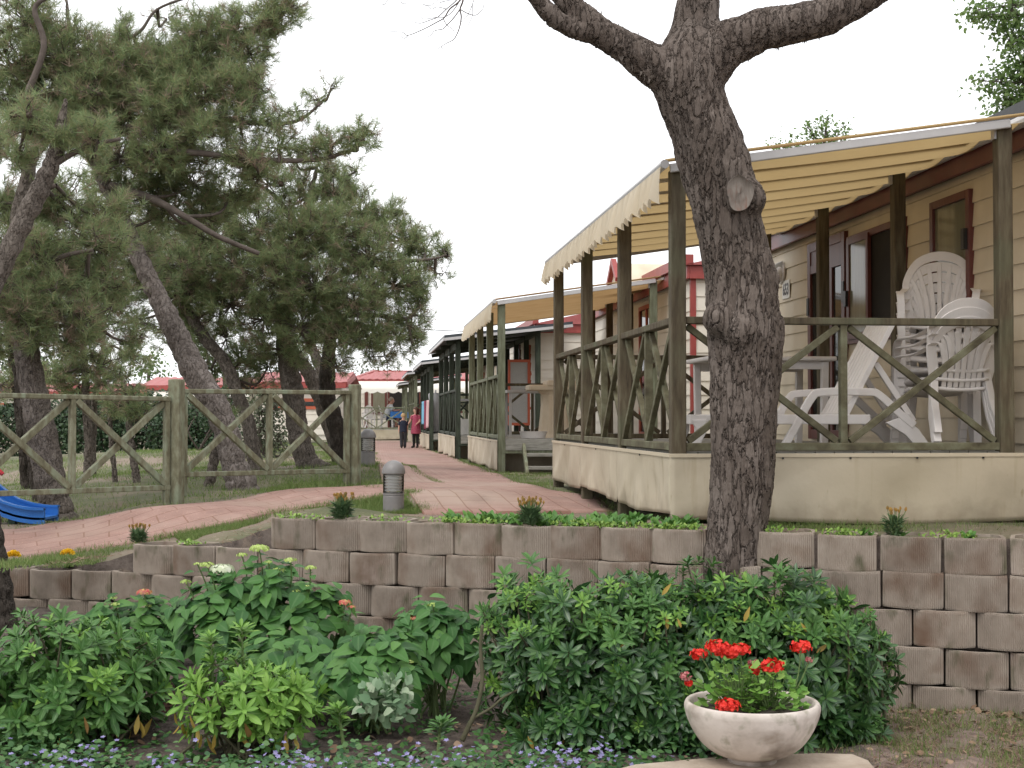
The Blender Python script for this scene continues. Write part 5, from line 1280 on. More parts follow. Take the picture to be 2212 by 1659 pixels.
small('grey pine trunk directly behind the bent leaning trunk',[(556,1040,16),(545,960,14),(528,890,13),(490,790,12),(450,740,11),(415,690,10),(390,640,8)],[(390,640,0,60,.8),(430,700,0,50,.7),(520,780,.5,55,.9),(580,790,.5,50,.8),(460,800,.5,45,.7),(150,560,.2,65,.8),(230,420,.2,60,.8),(300,520,.1,65,.8),(390,570,-.2,60,.8),(440,560,0,55,.7),(260,500,.3,55,.8),(330,610,.2,60,.8),(410,640,0,55,.8),(180,650,.2,60,.8),(110,600,.3,60,.7),(480,640,0,55,.8),(290,690,.3,50,.6),(200,360,.3,50,.6),(540,840,.6,45,.5),(500,860,.8,40,.5)],17.2,22)
# trunk at the left edge in the lower garden
gE=at(-6,1372,9.2); 
pine('dark pine trunk cut by the left edge of the lower garden',Vector((gE.x,gE.y,.15)),[[(8,1420,9.2,36),(2,1360,9.2,33),(-6,1290,9.2,30),(-12,1220,9.2,27),(-22,1150,9.2,25),(-32,1080,9.2,24),(-60,940,9.2,23),(-110,760,9.2,21),(-180,560,9.2,18)]],[],[(-200,520,9.2,120,.8),(-260,600,9.2,100,.6)],bark='bark_dark',seed=30,group=None)
# ---------------------------------------------------------------- shrubs of the lower garden
M['pit']=mk('glossy dark green leaves',[(.016,.052,.015),(.026,.082,.022),(.040,.108,.028),(.062,.14,.034)],island=True,rough=.33,spec=.5,trans=.15,midrib=(.15,.26,.08))
M['pit_y']=mk('fresh yellow green leaves',[(.085,.20,.03),(.125,.26,.04),(.16,.31,.05),(.21,.36,.07)],island=True,rough=.45,spec=.28,trans=.2,midrib=(.25,.36,.13))
M['pit_m']=mk('mid green glossy leaves',[(.045,.12,.028),(.065,.16,.036),(.095,.20,.045)],island=True,rough=.42,spec=.28,trans=.15,midrib=(.18,.28,.12))
M['hyd']=mk('matt hydrangea leaves',[(.028,.09,.022),(.042,.122,.028),(.060,.155,.034),(.09,.20,.044)],island=True,rough=.5,spec=.25,trans=.15,midrib=(.10,.19,.07))
M['dead']=mk('yellowed leaves',[(.36,.25,.05),(.42,.30,.07),(.30,.17,.06)],island=True,rough=.6,trans=.2)
M['stem']=mk('green brown stem',[(.06,.06,.03),(.11,.10,.06)],scale=9,rough=.85)
M['stemg']=mk('green stem',[(.10,.16,.05),(.15,.21,.08)],scale=9,rough=.7)
def rosette(Lv, p, ax, r, size, n=12, open_=(.75,1.45)):
    ax=np.array(ax,float); ax/=np.linalg.norm(ax); a0=r.uniform(0,6.28)
    t=np.cross(ax,[0,0,1.]); 
    if np.linalg.norm(t)<.1: t=np.cross(ax,[1.,0,0])
    t/=np.linalg.norm(t); b=np.cross(ax,t)
    for k in range(n):
        an=a0+k*2.39996; f=k/n
        th=open_[0]*(1-f)*.0+ (open_[0]+(open_[1]-open_[0])*f) + r.normal()*.10
        d=ax*math.cos(th)+(t*math.cos(an)+b*math.sin(an))*math.sin(th)
        nn=ax*math.sin(th)-(t*math.cos(an)+b*math.sin(an))*math.cos(th)
        Lv.add(np.array(p)-ax*.02*f*2, d, nn, size*(.62+.5*f)*r.uniform(.85,1.12))
def pitto(label, base, c, rad, n, size, mat='pit', seed=1, group=None, fresh=.2, dead=0, inner=1.2, name='evergreen_shrub', cat='shrub', floor=.05, nleaf=12):
    """rounded shrub: rosettes of leaves over an ellipsoid, stems inside"""
    r=np.random.default_rng(seed); O=Vector(base); root=thing(name,label,cat,O,0,group)
    c=np.array(c)-np.array(O); rad=np.array(rad)
    A=Leaves(*OBOVATE); B=Leaves(*OBOVATE); Dd=Leaves(*OBOVATE); q=MB()
    lump=[(r.normal(size=3),r.uniform(.08,.22)) for _ in range(9)]
    for i in range(n):
        v=r.normal(size=3); v/=np.linalg.norm(v)
        if v[2]<-.55: v[2]*=-.4
        if v[1]>.6 and r.uniform()<.6: v[1]*=-1
        f=1+sum(h*max(0,v.dot(u)/np.linalg.norm(u))**6 for u,h in lump)-.08
        dep=r.uniform(.55,1.02) if r.uniform()<.45 else r.uniform(.86,1.06)
        p=c+v*rad*f*dep
        if p[2]<floor: p[2]=floor+r.uniform(0,.05)
        ax=v*np.array([1,1,.8])+np.array([0,-.12,.55])+r.normal(size=3)*.28
        Lv=B if r.uniform()<fresh and v[2]>-.1 else A
        rosette(Lv,p,ax,r,size*(r.uniform(.72,1.15) if Lv is A else r.uniform(.5,.8)),n=int(nleaf*r.uniform(.8,1.2)))
        if i%2==0:
            s=c*np.array([1,1,0])+r.normal(size=3)*rad*np.array([.25,.25,0]); s[2]=0
            m_=(s+p)/2+r.normal(size=3)*.03; m_[2]+=.03
            q.tube([tuple(x) for x in smooth_path([s,m_,p],3)],list(np.linspace(.009,.004,7)),5,cap=False)
    for i in range(int(n*inner*5)):
        v=r.normal(size=3); v/=np.linalg.norm(v); p=c+v*rad*r.uniform(.35,.9)
        if p[2]<.02: continue
        A.add(p, r.normal(size=3)+np.array([0,0,-.2]), r.normal(size=3)+np.array([0,0,1]), size*r.uniform(.7,1.1))
    for i in range(dead):
        v=r.normal(size=3); v/=np.linalg.norm(v); v[2]=-abs(v[2])*.8; v[1]=-abs(v[1]); p=c+v*rad*1.02; p[2]=max(p[2],.06)
        Dd.add(p,(r.normal()*.4,r.normal()*.3,-1),r.normal(size=3),size*r.uniform(.7,1.))
    A.build('leaves',M[mat],root)
    if B.p: B.build('new_leaves',M['pit_y'],root)
    if Dd.p: Dd.build('yellow_leaves',M['dead'],root)
    q.build('stems',M['stem'],root)
    return root
def lowz(p): return Lw(p.x,p.y)
def gp(dx,dy): 
    return onground(dx,dy,Lw)
# big hedge behind the flower bowl: three overlapping bodies of one shrub
def big_hedge():
    c=at(1500,1440,7.15); base=Vector((c.x,7.15,Lw(c.x,7.15)))
    r=np.random.default_rng(21); root=thing('evergreen_shrub','broad glossy evergreen shrub behind the flower bowl, in front of the tree trunk','shrub',base)
    A=Leaves(*OBOVATE); B=Leaves(*OBOVATE); Dd=Leaves(*OBOVATE); Md=Leaves(*OBOVATE); q=MB()
    bodies=[(1140,1400,7.35,130,175,.32),(1290,1420,7.15,200,190,.40),(1480,1420,7.2,230,195,.42),(1660,1420,7.2,220,195,.42),(1800,1440,7.3,130,165,.32),(1250,1560,6.95,130,75,.2),(1600,1560,7.0,260,70,.25),(1790,1570,7.15,120,60,.2),(1400,1530,6.95,180,90,.2),(1380,1330,7.2,130,85,.3),(1560,1325,7.2,130,85,.3),(1180,1320,7.35,80,70,.25),(1740,1330,7.3,110,75,.28)]
    tot=sum(b[3]*b[4] for b in bodies)
    for (dx,dy,Y,rx,rz,ry) in bodies:
        cc=np.array(at(dx,dy,Y)-base); rad=np.array([px(rx,Y),ry,px(rz,Y)]); n=int(1350*rx*rz/tot)
        for i in range(n):
            v=r.normal(size=3); v/=np.linalg.norm(v)
            if v[1]>.3: v[1]*=-1
            dep=r.uniform(.5,.9) if r.uniform()<.3 else r.uniform(.86,1.05)
            p=cc+v*rad*dep*(1+.06*math.sin(v[0]*9+v[2]*7))
            if p[2]<.04: p[2]=.05+r.uniform(0,.06)
            top=p[2]>.50
            ax=v*np.array([1,1.1,.8])+np.array([0,-.2,.5])+r.normal(size=3)*.28
            u=r.uniform()
            if u<(.38 if top else .10): rosette(B,p,ax,r,r.uniform(.04,.065),n=11)
            elif u<(.84 if top else .30): rosette(Md,p,ax,r,r.uniform(.055,.092),n=13)
            else: rosette(A,p,ax,r,r.uniform(.065,.115),n=int(r.uniform(11,17)))
            if i%3==0:
                s=np.array([p[0]*.8+r.normal()*.1,.1+r.normal()*.06,0.]); m_=(s+p)/2+r.normal(size=3)*.05
                q.tube([tuple(x) for x in smooth_path([s,m_,p],3)],list(np.linspace(.010,.004,7)),5,cap=False)
        for i in range(n*6):
            v=r.normal(size=3); v/=np.linalg.norm(v); p=cc+v*rad*r.uniform(.2,.88)
            if p[2]<.03: continue
            A.add(p,r.normal(size=3),r.normal(size=3)+np.array([0,0,1]),r.uniform(.06,.11))
    for dx,dy in [(1440,1330),(1463,1335),(1730,1345),(1790,1390),(1255,1600),(1300,1610),(1140,1590),(1215,1575),(1450,1260),(1515,1480),(1350,1380),(1180,1420),(1620,1310),(1390,1500)]:
        p=np.array(at(dx,dy,6.85)-base); Dd.add(p,(r.normal()*.4,0,-1),(0,-1,.3),r.uniform(.05,.08))
    # the bare leader at its left end
    def st(L,Y,r0,r1):
        P=smooth_path([tuple(at(a,b,Y)-base) for a,b in L],5); q.tube([tuple(x) for x in P],list(np.linspace(r0,r1,len(P))),8)
    st([(998,1600),(1012,1570),(1030,1530),(1042,1470),(1038,1400),(1042,1350)],6.95,.013,.008); st([(1020,1552),(1060,1530),(1090,1505),(1140,1480)],6.95,.008,.005)
    A.build('leaves',M['pit'],root); Md.build('young_leaves',M['pit_m'],root); B.build('new_leaves',M['pit_y'],root); Dd.build('yellow_leaves',M['dead'],root); q.build('stems',M['stem'],root,smooth=True)
big_hedge()
c=at(150,1490,6.95); pitto('dark glossy evergreen shrub filling the lower left corner',(c.x,6.95,Lw(c.x,6.95)),at(140,1490,7.0),(px(215,7),.40,px(150,7)),250,.105,'pit_m',22,fresh=.25,dead=16,inner=1.)
c=at(545,1540,6.7); pitto('low bright green evergreen shrub between the two hydrangeas and the flowers',(c.x,6.7,Lw(c.x,6.7)),at(545,1520,6.75),(px(165,6.75),.28,px(95,6.75)),95,.098,'pit_y',23,fresh=.4,dead=16,inner=.5)
# its two tall leaders
def leader(label,L,Y,mat,seed,size=.085):
    r=np.random.default_rng(seed); P=[at(a,b,Y) for a,b in L]; base=Vector((P[0].x,Y,Lw(P[0].x,Y))); root=thing('young_shrub',label,'shrub',base)
    q=MB(); Q=smooth_path([tuple(base)]+[tuple(p) for p in P[1:]],6); q.tube([tuple(np.array(x)-np.array(base)) for x in Q],list(np.linspace(.010,.005,len(Q))),6); q.build('stem',M['stemg'],root)
    A=Leaves(*OBOVATE)
    for i,x in enumerate(Q):
        f=i/(len(Q)-1)
        if f>.45 and i%2==0:
            rosette(A,np.array(x)-np.array(base),(r.normal()*.15,-.1,1),r,size*(.8+.2*f),n=9,open_=(.8,1.35))
    rosette(A,np.array(Q[-1])-np.array(base),(0,-.15,1),r,size,n=13); A.build('leaves',M[mat],root); return root
leader('upright light green shrub shoot with whorled leaves, left of two, near the hydrangea',[(470,1590),(460,1480),(458,1420),(455,1375)],6.85,'pit_y',31,.075)
leader('tallest light green shrub shoot with pale whorled leaves in front of the hydrangea',[(545,1590),(535,1480),(525,1420),(522,1355)],6.9,'pit_y',32,.085)
leader('small evergreen seedling with one leaf whorl on bare soil beside the flowers',[(945,1600),(950,1580),(955,1560)],6.6,'pit_m',33,.085)
leader('young evergreen seedling right of the bright shrub, leaves spread low',[(745,1600),(735,1560),(730,1530)],6.75,'pit_y',34,.08)
# hydrangeas
M['fl_green']=mk('lime green florets',[(.30,.42,.09),(.40,.52,.14),(.52,.60,.24)],island=True,rough=.7,trans=.2)
M['fl_white']=mk('white florets',[(.55,.62,.40),(.72,.74,.60)],island=True,rough=.7,trans=.2)
M['fl_pink']=mk('pink and yellow florets',[(.55,.10,.10),(.60,.20,.13),(.55,.40,.14),(.50,.14,.16)],island=True,rough=.7,trans=.2)
def flower_head(root,p,rad,mat,seed,stem_from=None):
    r=np.random.default_rng(seed); T=[]; F=[]
    Lv=Leaves(*([(-.5,-.5,0),(.5,-.5,0),(.5,.5,0),(-.5,.5,0),(0,0,.1)],[(0,1,4),(1,2,4),(2,3,4),(3,0,4)],[(0,0),(1,0),(1,1),(0,1),(.5,.5)]))
    n=max(26,int(rad*1500))
    for i in range(n):
        v=r.normal(size=3); v/=np.linalg.norm(v); v[2]=abs(v[2])*.7; pp=v*rad*np.array([1,1,.65]); t=np.cross(v,r.normal(size=3))
        Lv.add(pp,t,v+r.normal(size=3)*.2,rad*.30*r.uniform(.7,1.2))
    o=Lv.build('flower_head',M[mat],root); o.location=tuple(p)
def hydrangea(label,c,rad,n,seed,flowers,size=.125,mat='hyd'):
    r=np.random.default_rng(seed); base=Vector((c.x,c.y,Lw(c.x,c.y))); root=thing('hydrangea',label,'hydrangea',base,0,'hydrangeas in front of the wall')
    cc=np.array(c-base); rad=np.array(rad); A=Leaves(*OVATE); q=MB()
    def pair(p,ax,sz):
        ax=np.array(ax)/np.linalg.norm(ax); t=np.cross(ax,r.normal(size=3)); t/=np.linalg.norm(t)
        for s in (-1,1):
            d=t*s*1.0+ax*.15+np.array([0,0,-.10]); A.add(np.array(p)+t*s*.02,d,ax+np.array([0,-.15,.25])+r.normal(size=3)*.18,sz*r.uniform(.8,1.15))
    for i in range(n):
        v=r.normal(size=3); v/=np.linalg.norm(v)
        if v[2]<-.5: v[2]*=-.5
        if v[1]>.5: v[1]*=-1
        p=cc+v*rad*(r.uniform(.5,.9) if r.uniform()<.35 else r.uniform(.85,1.05)); p[2]=max(p[2],.06)
        ax=v*.7+np.array([0,-.25,.75])+r.normal(size=3)*.15
        pair(p,ax,size); 
        if r.uniform()<.7:
            p2=p+ax*.03; pair(p2,ax,size*.7)
        if i%3==0:
            s=cc*np.array([1,1,0])+r.normal(size=3)*np.array([.06,.06,0]); q.tube([tuple(x) for x in smooth_path([s,(s+p)/2+r.normal(size=3)*.02,p],3)],list(np.linspace(.007,.004,7)),5,cap=False)
    for k,(dx,dy,rr,m_) in enumerate(flowers):
        p=np.array(at(dx,dy,c.y-rad[1]*.45)-base); flower_head(root,p,px(rr,c.y-.1),m_,seed*50+k)
        s=np.array([p[0]*.85,cc[1]-rad[1]*.2,max(p[2]-.22,.05)]); q.tube([tuple(x) for x in smooth_path([s,(s+p)/2+np.array([.01,0,0]),p],3)],[.004]*7,5,cap=False)
        pair(p-np.array([0,0,.035]),(0,-.1,1),size*.55)
    A.build('leaves',M[mat],root); q.build('stems',M['stemg'],root)
c=at(570,1340,8.1); hydrangea('tallest hydrangea with white and lime flower heads in front of the wall',c,(px(185,8.1),.36,px(120,8.1)),165,41,
  [(480,1232,26,'fl_white'),(560,1187,21,'fl_green'),(447,1222,16,'fl_green'),(427,1220,10,'fl_green'),(523,1200,12,'fl_green'),(628,1211,14,'fl_green'),(671,1228,13,'fl_green'),(602,1233,14,'fl_green'),(402,1258,12,'fl_green'),(530,1270,11,'fl_green'),(488,1298,10,'fl_green'),(450,1340,9,'fl_green'),(640,1278,9,'fl_green'),(663,1268,9,'fl_green'),(745,1303,15,'fl_pink'),(580,1215,9,'fl_green'),(760,1312,10,'fl_pink')])
c=at(285,1370,8.5); hydrangea('hydrangea with small orange pink heads left of the tallest one',c,(px(110,8.5),.26,px(75,8.5)),70,42,[(312,1281,17,'fl_pink'),(218,1350,13,'fl_green'),(260,1358,10,'fl_green'),(250,1306,10,'fl_green'),(335,1372,10,'fl_green'),(246,1292,8,'fl_green'),(320,1310,8,'fl_green')])
c=at(940,1385,7.75); hydrangea('hydrangea with two rosy flower heads beside the broad evergreen',c,(px(85,7.75),.24,px(75,7.75)),75,43,[(898,1340,20,'fl_pink'),(962,1336,15,'fl_pink'),(935,1308,12,'fl_green'),(880,1403,15,'fl_pink'),(932,1372,12,'fl_green'),(985,1370,9,'fl_green')])
c=at(800,1455,7.3); hydrangea('leafy hydrangea without open flowers in the middle of the bed',c,(px(115,7.3),.28,px(85,7.3)),85,44,[(765,1425,10,'fl_pink'),(885,1430,9,'fl_green')])
c=at(300,1460,7.5); hydrangea('large leaved hydrangea behind the dark corner shrub',c,(px(70,7.5),.22,px(75,7.5)),45,45,[(350,1412,9,'fl_green')],size=.13)
c=at(640,1440,7.5); hydrangea('dark leaved low hydrangea under the tallest one',c,(px(130,7.5),.25,px(70,7.5)),60,46,[],size=.12)
# variegated little shrub and the brown lamp between the leaves
M['varieg']=mk('grey green edged leaves',[(.10,.19,.09),(.16,.25,.14),(.30,.36,.24)],island=True,rough=.5,trans=.15)
def blob_plant(name,label,cat,c,rad,n,size,mat,seed,tmpl=SMALL,base=None,up=.5,group=None,kind=None,zf=None):
    r=np.random.default_rng(seed); base=Vector(base) if base is not None else Vector((c.x,c.y,Lw(c.x,c.y))); cc=np.array(c)-np.array(base)
    A=Leaves(*tmpl)
    for i in range(n):
        v=r.normal(size=3); v/=np.linalg.norm(v); p=cc+v*np.array(rad)*r.uniform(.2,1.)**.5
        if p[2]<.0: p[2]=r.uniform(0,.03)
        A.add(p,v*.6+np.array([0,0,up])+r.normal(size=3)*.5,v+np.array([0,-.2,.8])+r.normal(size=3)*.4,size*r.uniform(.7,1.25))
    o=A.build(name,M[mat],None,loc=base); tag(o,label,cat,group,kind); return o
c=at(835,1515,6.75); blob_plant('small_shrub','small grey green edged shrub on the soil below the leafy hydrangea','shrub',c,(px(60,6.75),.13,px(55,6.75)),170,.055,'varieg',51)
c=gp(352,1538); gl=thing('garden_lamp','small brown domed garden lamp half hidden between the low shrubs','lamp',(c.x,c.y,c.z))
q=MB(); q.lathe([(.05,-.03),(.05,.03),(.058,.035),(.056,.075)],20); q.build('base',mk('rusty brown metal',[(.10,.045,.035),(.16,.08,.06)],scale=12,rough=.6),gl)
q=MB(); q.lathe([(.062,.07),(.064,.10),(.058,.135),(.042,.160),(.02,.172),(.0005,.175)],22); q.build('dome',mk('plum brown dome',[(.075,.035,.04),(.11,.055,.06)],scale=9,rough=.45),gl,smooth=True)
q=MB(); q.beam((.062,-.01,-.02),(.07,-.01,.09),.02,.015); q.build('stake',M['twig'],gl)

# ---------------------------------------------------------------- purple flower carpet, weeds, litter, grass
def scatter(poly, n, f, r):
    """random ground points inside a polygon of world points"""
    P=np.array([(p.x,p.y) for p in poly]); lo=P.min(0); hi=P.max(0); out=[]
    while len(out)<n:
        q_=lo+(hi-lo)*r.uniform(size=(n,2)); c=np.zeros(len(q_),bool); j=len(P)-1
        for i in range(len(P)):
            xi,yi=P[i];xj,yj=P[j]
            c^=((yi>q_[:,1])!=(yj>q_[:,1]))&(q_[:,0]<(xj-xi)*(q_[:,1]-yi)/(yj-yi+1e-9)+xi); j=i
        out+=list(q_[c])
    out=np.array(out[:n])
    if f is G: z=Gn(out[:,0],out[:,1])
    else: z=np.array([f(x,y) for x,y in out])
    return np.column_stack([out,z])
M['carpet']=mk('small round carpet leaves',[(.03,.09,.03),(.05,.13,.04),(.08,.17,.05),(.11,.20,.07)],island=True,rough=.55,trans=.2)
M['purple']=mk('violet bell petals',[(.19,.165,.37),(.26,.235,.44),(.34,.31,.50)],island=True,rough=.6,trans=.2)
r=np.random.default_rng(61)
edge=lambda x:6.46+.10*math.sin(x*2.3)+.06*math.sin(x*5.1)
poly=[Vector((-3.2,5.3,0))]+[Vector((x,edge(x),0)) for x in np.linspace(-3.2,.93,24)]+[Vector((.93,6.3,0)),Vector((.2,6.15,0)),Vector((.2,5.3,0))]
A=Leaves(*ROUNDL); Pp=Leaves(*SMALL)
for p in scatter(poly,13000,Lw,r):
    h=abs(r.normal())*.06; A.add(p+np.array([0,0,.01+h]),(r.normal(),r.normal()-.3,r.uniform(-.2,.5)),(r.normal()*.5,r.normal()*.5-.2,1),r.uniform(.018,.036))
cl=scatter(poly,110,Lw,r)
for c in cl:
    for k in range(int(r.uniform(3,16))):
        p=c+np.array([r.normal()*.045,r.normal()*.05,.075+abs(r.normal())*.045]); a0=r.uniform(0,6); ax=np.array([r.normal()*.3,-.3+r.normal()*.3,1.]); ax/=np.linalg.norm(ax); t=np.cross(ax,[1,0,0]); b=np.cross(ax,t)
        for j in range(5):
            an=a0+j*1.2566; d=t*math.cos(an)+b*math.sin(an); Pp.add(p,d+ax*.35,ax,.0135)
o=A.build('flower_carpet',[M['carpet']],None); tag(o,'low carpet of round leaves along the bottom of the bed','ground cover',None,'stuff')
o=Pp.build('violet_flowers',[M['purple']],None); tag(o,'violet bell flowers scattered through the low carpet of leaves','flowers',None,'stuff')
# weeds and seedlings on the soil
A=Leaves(*SMALL); r=np.random.default_rng(62)
bed=[gp(a,b) for a,b in [(0,1655),(0,1560),(300,1530),(700,1520),(1000,1480),(1250,1560),(1520,1640),(1500,1658)]]
for p in scatter(bed,260,Lw,r):
    for k in range(int(r.uniform(3,9))):
        A.add(p+np.array([r.normal()*.02,r.normal()*.02,.01+r.uniform(0,.04)]),(r.normal(),r.normal(),.5),(r.normal()*.4,-.3,1),r.uniform(.018,.045))
o=A.build('weeds',M['hyd'],None); tag(o,'small weeds and seedlings on the dark bed','weeds',None,'stuff')
M['grass']=mk('grass blades',[(.09,.15,.035),(.13,.20,.05),(.17,.24,.065),(.23,.26,.10)],island=True,rough=.6,trans=.3)
M['grass_dry']=mk('dry grass and needles',[(.17,.11,.07),(.24,.165,.115),(.30,.22,.155)],island=True,rough=.8)
def grass(name,label,polyw,n,h,f,seed,w=.004,mat='grass',lean=.45):
    r=np.random.default_rng(seed); P=scatter(polyw,n,f,r)
    keep=np.sin(P[:,0]*2.1+P[:,1]*1.3)+np.sin(P[:,0]*.9-P[:,1]*2.7+seed)+r.normal(size=n)*.8>-.6; P=P[keep]; n=len(P)
    D=np.column_stack([r.normal(size=n)*lean,r.normal(size=n)*lean,np.ones(n)]); S=h*r.uniform(.5,1.4,size=n)
    V=inst(np.array(NEED[0]),P-np.array([0,0,.008]),D,r.normal(size=(n,3)),S,w*r.uniform(.7,1.4,size=n)); o=mesh_obj(name,V,inst_faces(NEED[1],3,n),M[mat],None); tag(o,label,'grass',None,'stuff'); return o
gw=lambda L:[onground(a,b) for a,b in L]
grass('grass_strip','short grass between the wall and the pink path around the nearest light',gw([(420,1168),(585,1118),(905,1112),(872,1070),(827,1077),(767,1085),(640,1107),(500,1134),(380,1160)]),34000,.05,G,71,w=.005)
grass('grass_strip','thin grass between the lower wall and the path on the left',gw([(-40,1240),(60,1226),(240,1196),(380,1170),(250,1186),(130,1206),(-40,1226)]),6000,.045,G,72,w=.005)
grass('lawn','lawn behind the fence under the pines',gw([(-100,1146),(120,1130),(400,1088),(700,1053),(822,1047),(800,960),(600,958),(200,985),(-100,1000)]),80000,.055,G,73,w=.007)
grass('lawn_patch','fresher grass around the fence post and the middle bollard light',gw([(560,1068),(700,1055),(822,1047),(806,985),(792,968),(690,992),(640,1012)]),26000,.06,G,83,w=.007)
grass('grass_strip','grass beside the nearest steps and along the verandas',gw([(1232,1069),(1170,1055),(1048,1018),(945,978),(905,967),(985,985),(1085,1018),(1190,1022),(1196,1052),(1210,1062)]),7000,.045,G,74,w=.005)
grass('grass_strip','sparse grass under the front skirt of the nearest veranda',gw([(1290,1092),(1460,1128),(2212,1132),(2300,1150),(1640,1146),(1330,1120)]),4200,.055,G,75)
grass('dry_needles','dry needles and debris on the soil between the wall and the path',gw([(-40,1240),(60,1228),(240,1196),(420,1168),(585,1118),(905,1112),(1325,1112),(2212,1140),(2212,1166),(1631,1152),(978,1129),(590,1126),(560,1160),(300,1174),(130,1228)]),7000,.045,G,84,w=.0035,mat='grass_dry',lean=3.)
grass('grass_joint','thin line of grass growing in the path joint',gw([(868,1003),(905,1019),(940,1039),(972,1050),(964,1053),(925,1039),(890,1021),(864,1008)]),3500,.03,lambda x,y:G(x,y)+.02,76)
def edge_grass(label,L,n,seed,wd=.05):
    r=np.random.default_rng(seed); P=np.array([list(onground(a,b)) for a,b in L]); P=smooth_path(P,8)
    sg=np.concatenate([[0],np.cumsum(np.linalg.norm(np.diff(P,axis=0),axis=1))]); t=r.uniform(0,sg[-1],size=n); t+=.06*np.sin(t*7)
    Q=np.stack([np.interp(t,sg,P[:,i]) for i in range(3)],-1)+r.normal(size=(n,3))*wd*np.array([1,1,0]); Q=Q[(np.sin(t*5.3)+np.sin(t*2.1+1)+r.normal(size=n)*.7)>-.5]; n=len(Q); Q[:,2]=Gn(Q[:,0],Q[:,1])
    D=np.column_stack([r.normal(size=n)*.5,r.normal(size=n)*.5,np.ones(n)]); V=inst(np.array(NEED[0]),Q,D,r.normal(size=(n,3)),.05*r.uniform(.5,1.4,size=n),.005*r.uniform(.7,1.4,size=n))
    o=mesh_obj('grass_edge',V,inst_faces(NEED[1],3,n),M['grass'],None); tag(o,label,'grass',None,'stuff')
edge_grass('grass tufts along the near edge of the curved pink path',[(0,1217),(130,1202),(250,1182),(500,1131),(640,1103),(767,1082),(827,1074),(879,1066),(915,1110)],5200,85)
edge_grass('grass tufts along the far edge of the curved pink path',[(0,1147),(110,1133),(250,1112),(400,1092),(560,1071),(700,1056),(780,1052),(824,1046),(811,999),(803,960)],5200,86)
edge_grass('grass tufts between the main path and the verandas',[(1325,1106),(1290,1078),(1215,1066),(1170,1056),(1048,1019),(945,979),(905,967)],4200,87)
low=lambda L:[gp(a,b) for a,b in L]
LIT=low([(1560,1659),(1780,1560),(1850,1515),(2212,1530),(2260,1560),(2260,1700),(1560,1700)])
grass('lawn_patch','patchy grass on the earth right of the flower bowl',LIT,7000,.055,Lw,77)
grass('dry_needles','fallen pine needles on the earth right of the flower bowl',LIT,26000,.05,Lw,78,w=.0035,mat='grass_dry',lean=3.)
M['litterleaf']=mk('dry fallen leaves',[(.15,.09,.055),(.22,.14,.09),(.30,.21,.14),(.12,.07,.045)],island=True,rough=.8)
A=Leaves(*ROUNDL); r=np.random.default_rng(79)
for p in scatter(LIT,230,Lw,r): A.add(p+np.array([0,0,.012]),(r.normal(),r.normal(),r.normal()*.25),(r.normal()*.4,r.normal()*.4,1),r.uniform(.015,.042),r.uniform(.012,.03))
for p in scatter(low([(1830,1530),(1900,1505),(2230,1532),(2230,1560),(1900,1545)]),230,Lw,r): A.add(p+np.array([0,0,.015]),(r.normal(),r.normal(),r.normal()*.3),(r.normal()*.5,r.normal()*.5,1),r.uniform(.03,.07),r.uniform(.02,.045))
for p in scatter(bed,170,Lw,r): A.add(p+np.array([0,0,.012]),(r.normal(),r.normal(),r.normal()*.25),(r.normal()*.4,r.normal()*.4,1),r.uniform(.02,.045))
o=A.build('fallen_leaves',M['litterleaf'],None); tag(o,'dry fallen leaves on the bare earth','leaf litter',None,'stuff')

# ---------------------------------------------------------------- plants on top of the wall
M['sedum']=mk('yellow green sedum',[(.11,.21,.03),(.17,.29,.05),(.26,.37,.08)],island=True,rough=.5,trans=.15)
M['weedleaf']=mk('fresh weed leaves',[(.06,.16,.03),(.09,.22,.04),(.13,.27,.06)],island=True,rough=.5,trans=.25)
A=Leaves(*SMALL); r=np.random.default_rng(81)
for dx,wd,n in [(650,70,200),(830,50,120),(1000,60,120),(1060,40,90),(1230,60,160),(1330,80,220),(1440,70,200),(1490,40,120),(1680,45,110),(1830,50,170),(2080,50,160),(400,25,90),(960,30,70),(1290,40,100)]:
    for k in range(int(n*.6)):
        d=dx+r.normal()*wd*.5; s=s_of_dx(d) if k%40==0 else s+ .0; 
        x=at(d,900,wall_y(at(d,900,9).x)).x; y=wall_y(x)+.03+abs(r.normal())*.07
        zt=.955 if d>590 else .755
        A.add((x,y,zt-.005+r.uniform(0,.035)),(r.normal()*.6,r.normal()*.6-.3,.7),(r.normal()*.5,-.5,1),r.uniform(.014,.030))
o=A.build('sedum',M['sedum'],None); tag(o,'low yellow green sedum spilling over the wall top','ground cover',None,'stuff')
OBL=leaf_template(lambda t:.03+.17*math.sin(math.pi*min(t**1.25,1))+.02*math.sin(t*22) if t<.999 else .02,fold=.15,curl=-.22,nseg=7)
A=Leaves(*OBL); r=np.random.default_rng(82)
for k in range(150):
    d=r.uniform(965,1500) if k<132 else r.uniform(1660,2200); Yc=wall_y(at(d,900,8.6).x)+r.uniform(.12,.5)
    if k>=132 and r.uniform()<.4: continue
    p=at(d,900,Yc); z=G(p.x,Yc); big=r.uniform(.045,.105)*(1 if k<132 else .8)
    for j in range(int(r.uniform(3,8))):
        an=r.uniform(0,6.28); A.add((p.x,Yc,z-.005),(math.cos(an)*.7,math.sin(an)*.5-.1,r.uniform(.7,1.8)),(-math.cos(an),-math.sin(an)-.5,.8),big*r.uniform(.6,1.15))
o=A.build('leafy_weeds',M['weedleaf'],None); tag(o,'fresh green dandelion like weeds on the terrace edge','weeds',None,'stuff')
M['gaz']=mk('grey green narrow leaves',[(.05,.10,.04),(.08,.14,.06),(.11,.17,.075)],island=True,rough=.6,trans=.15)
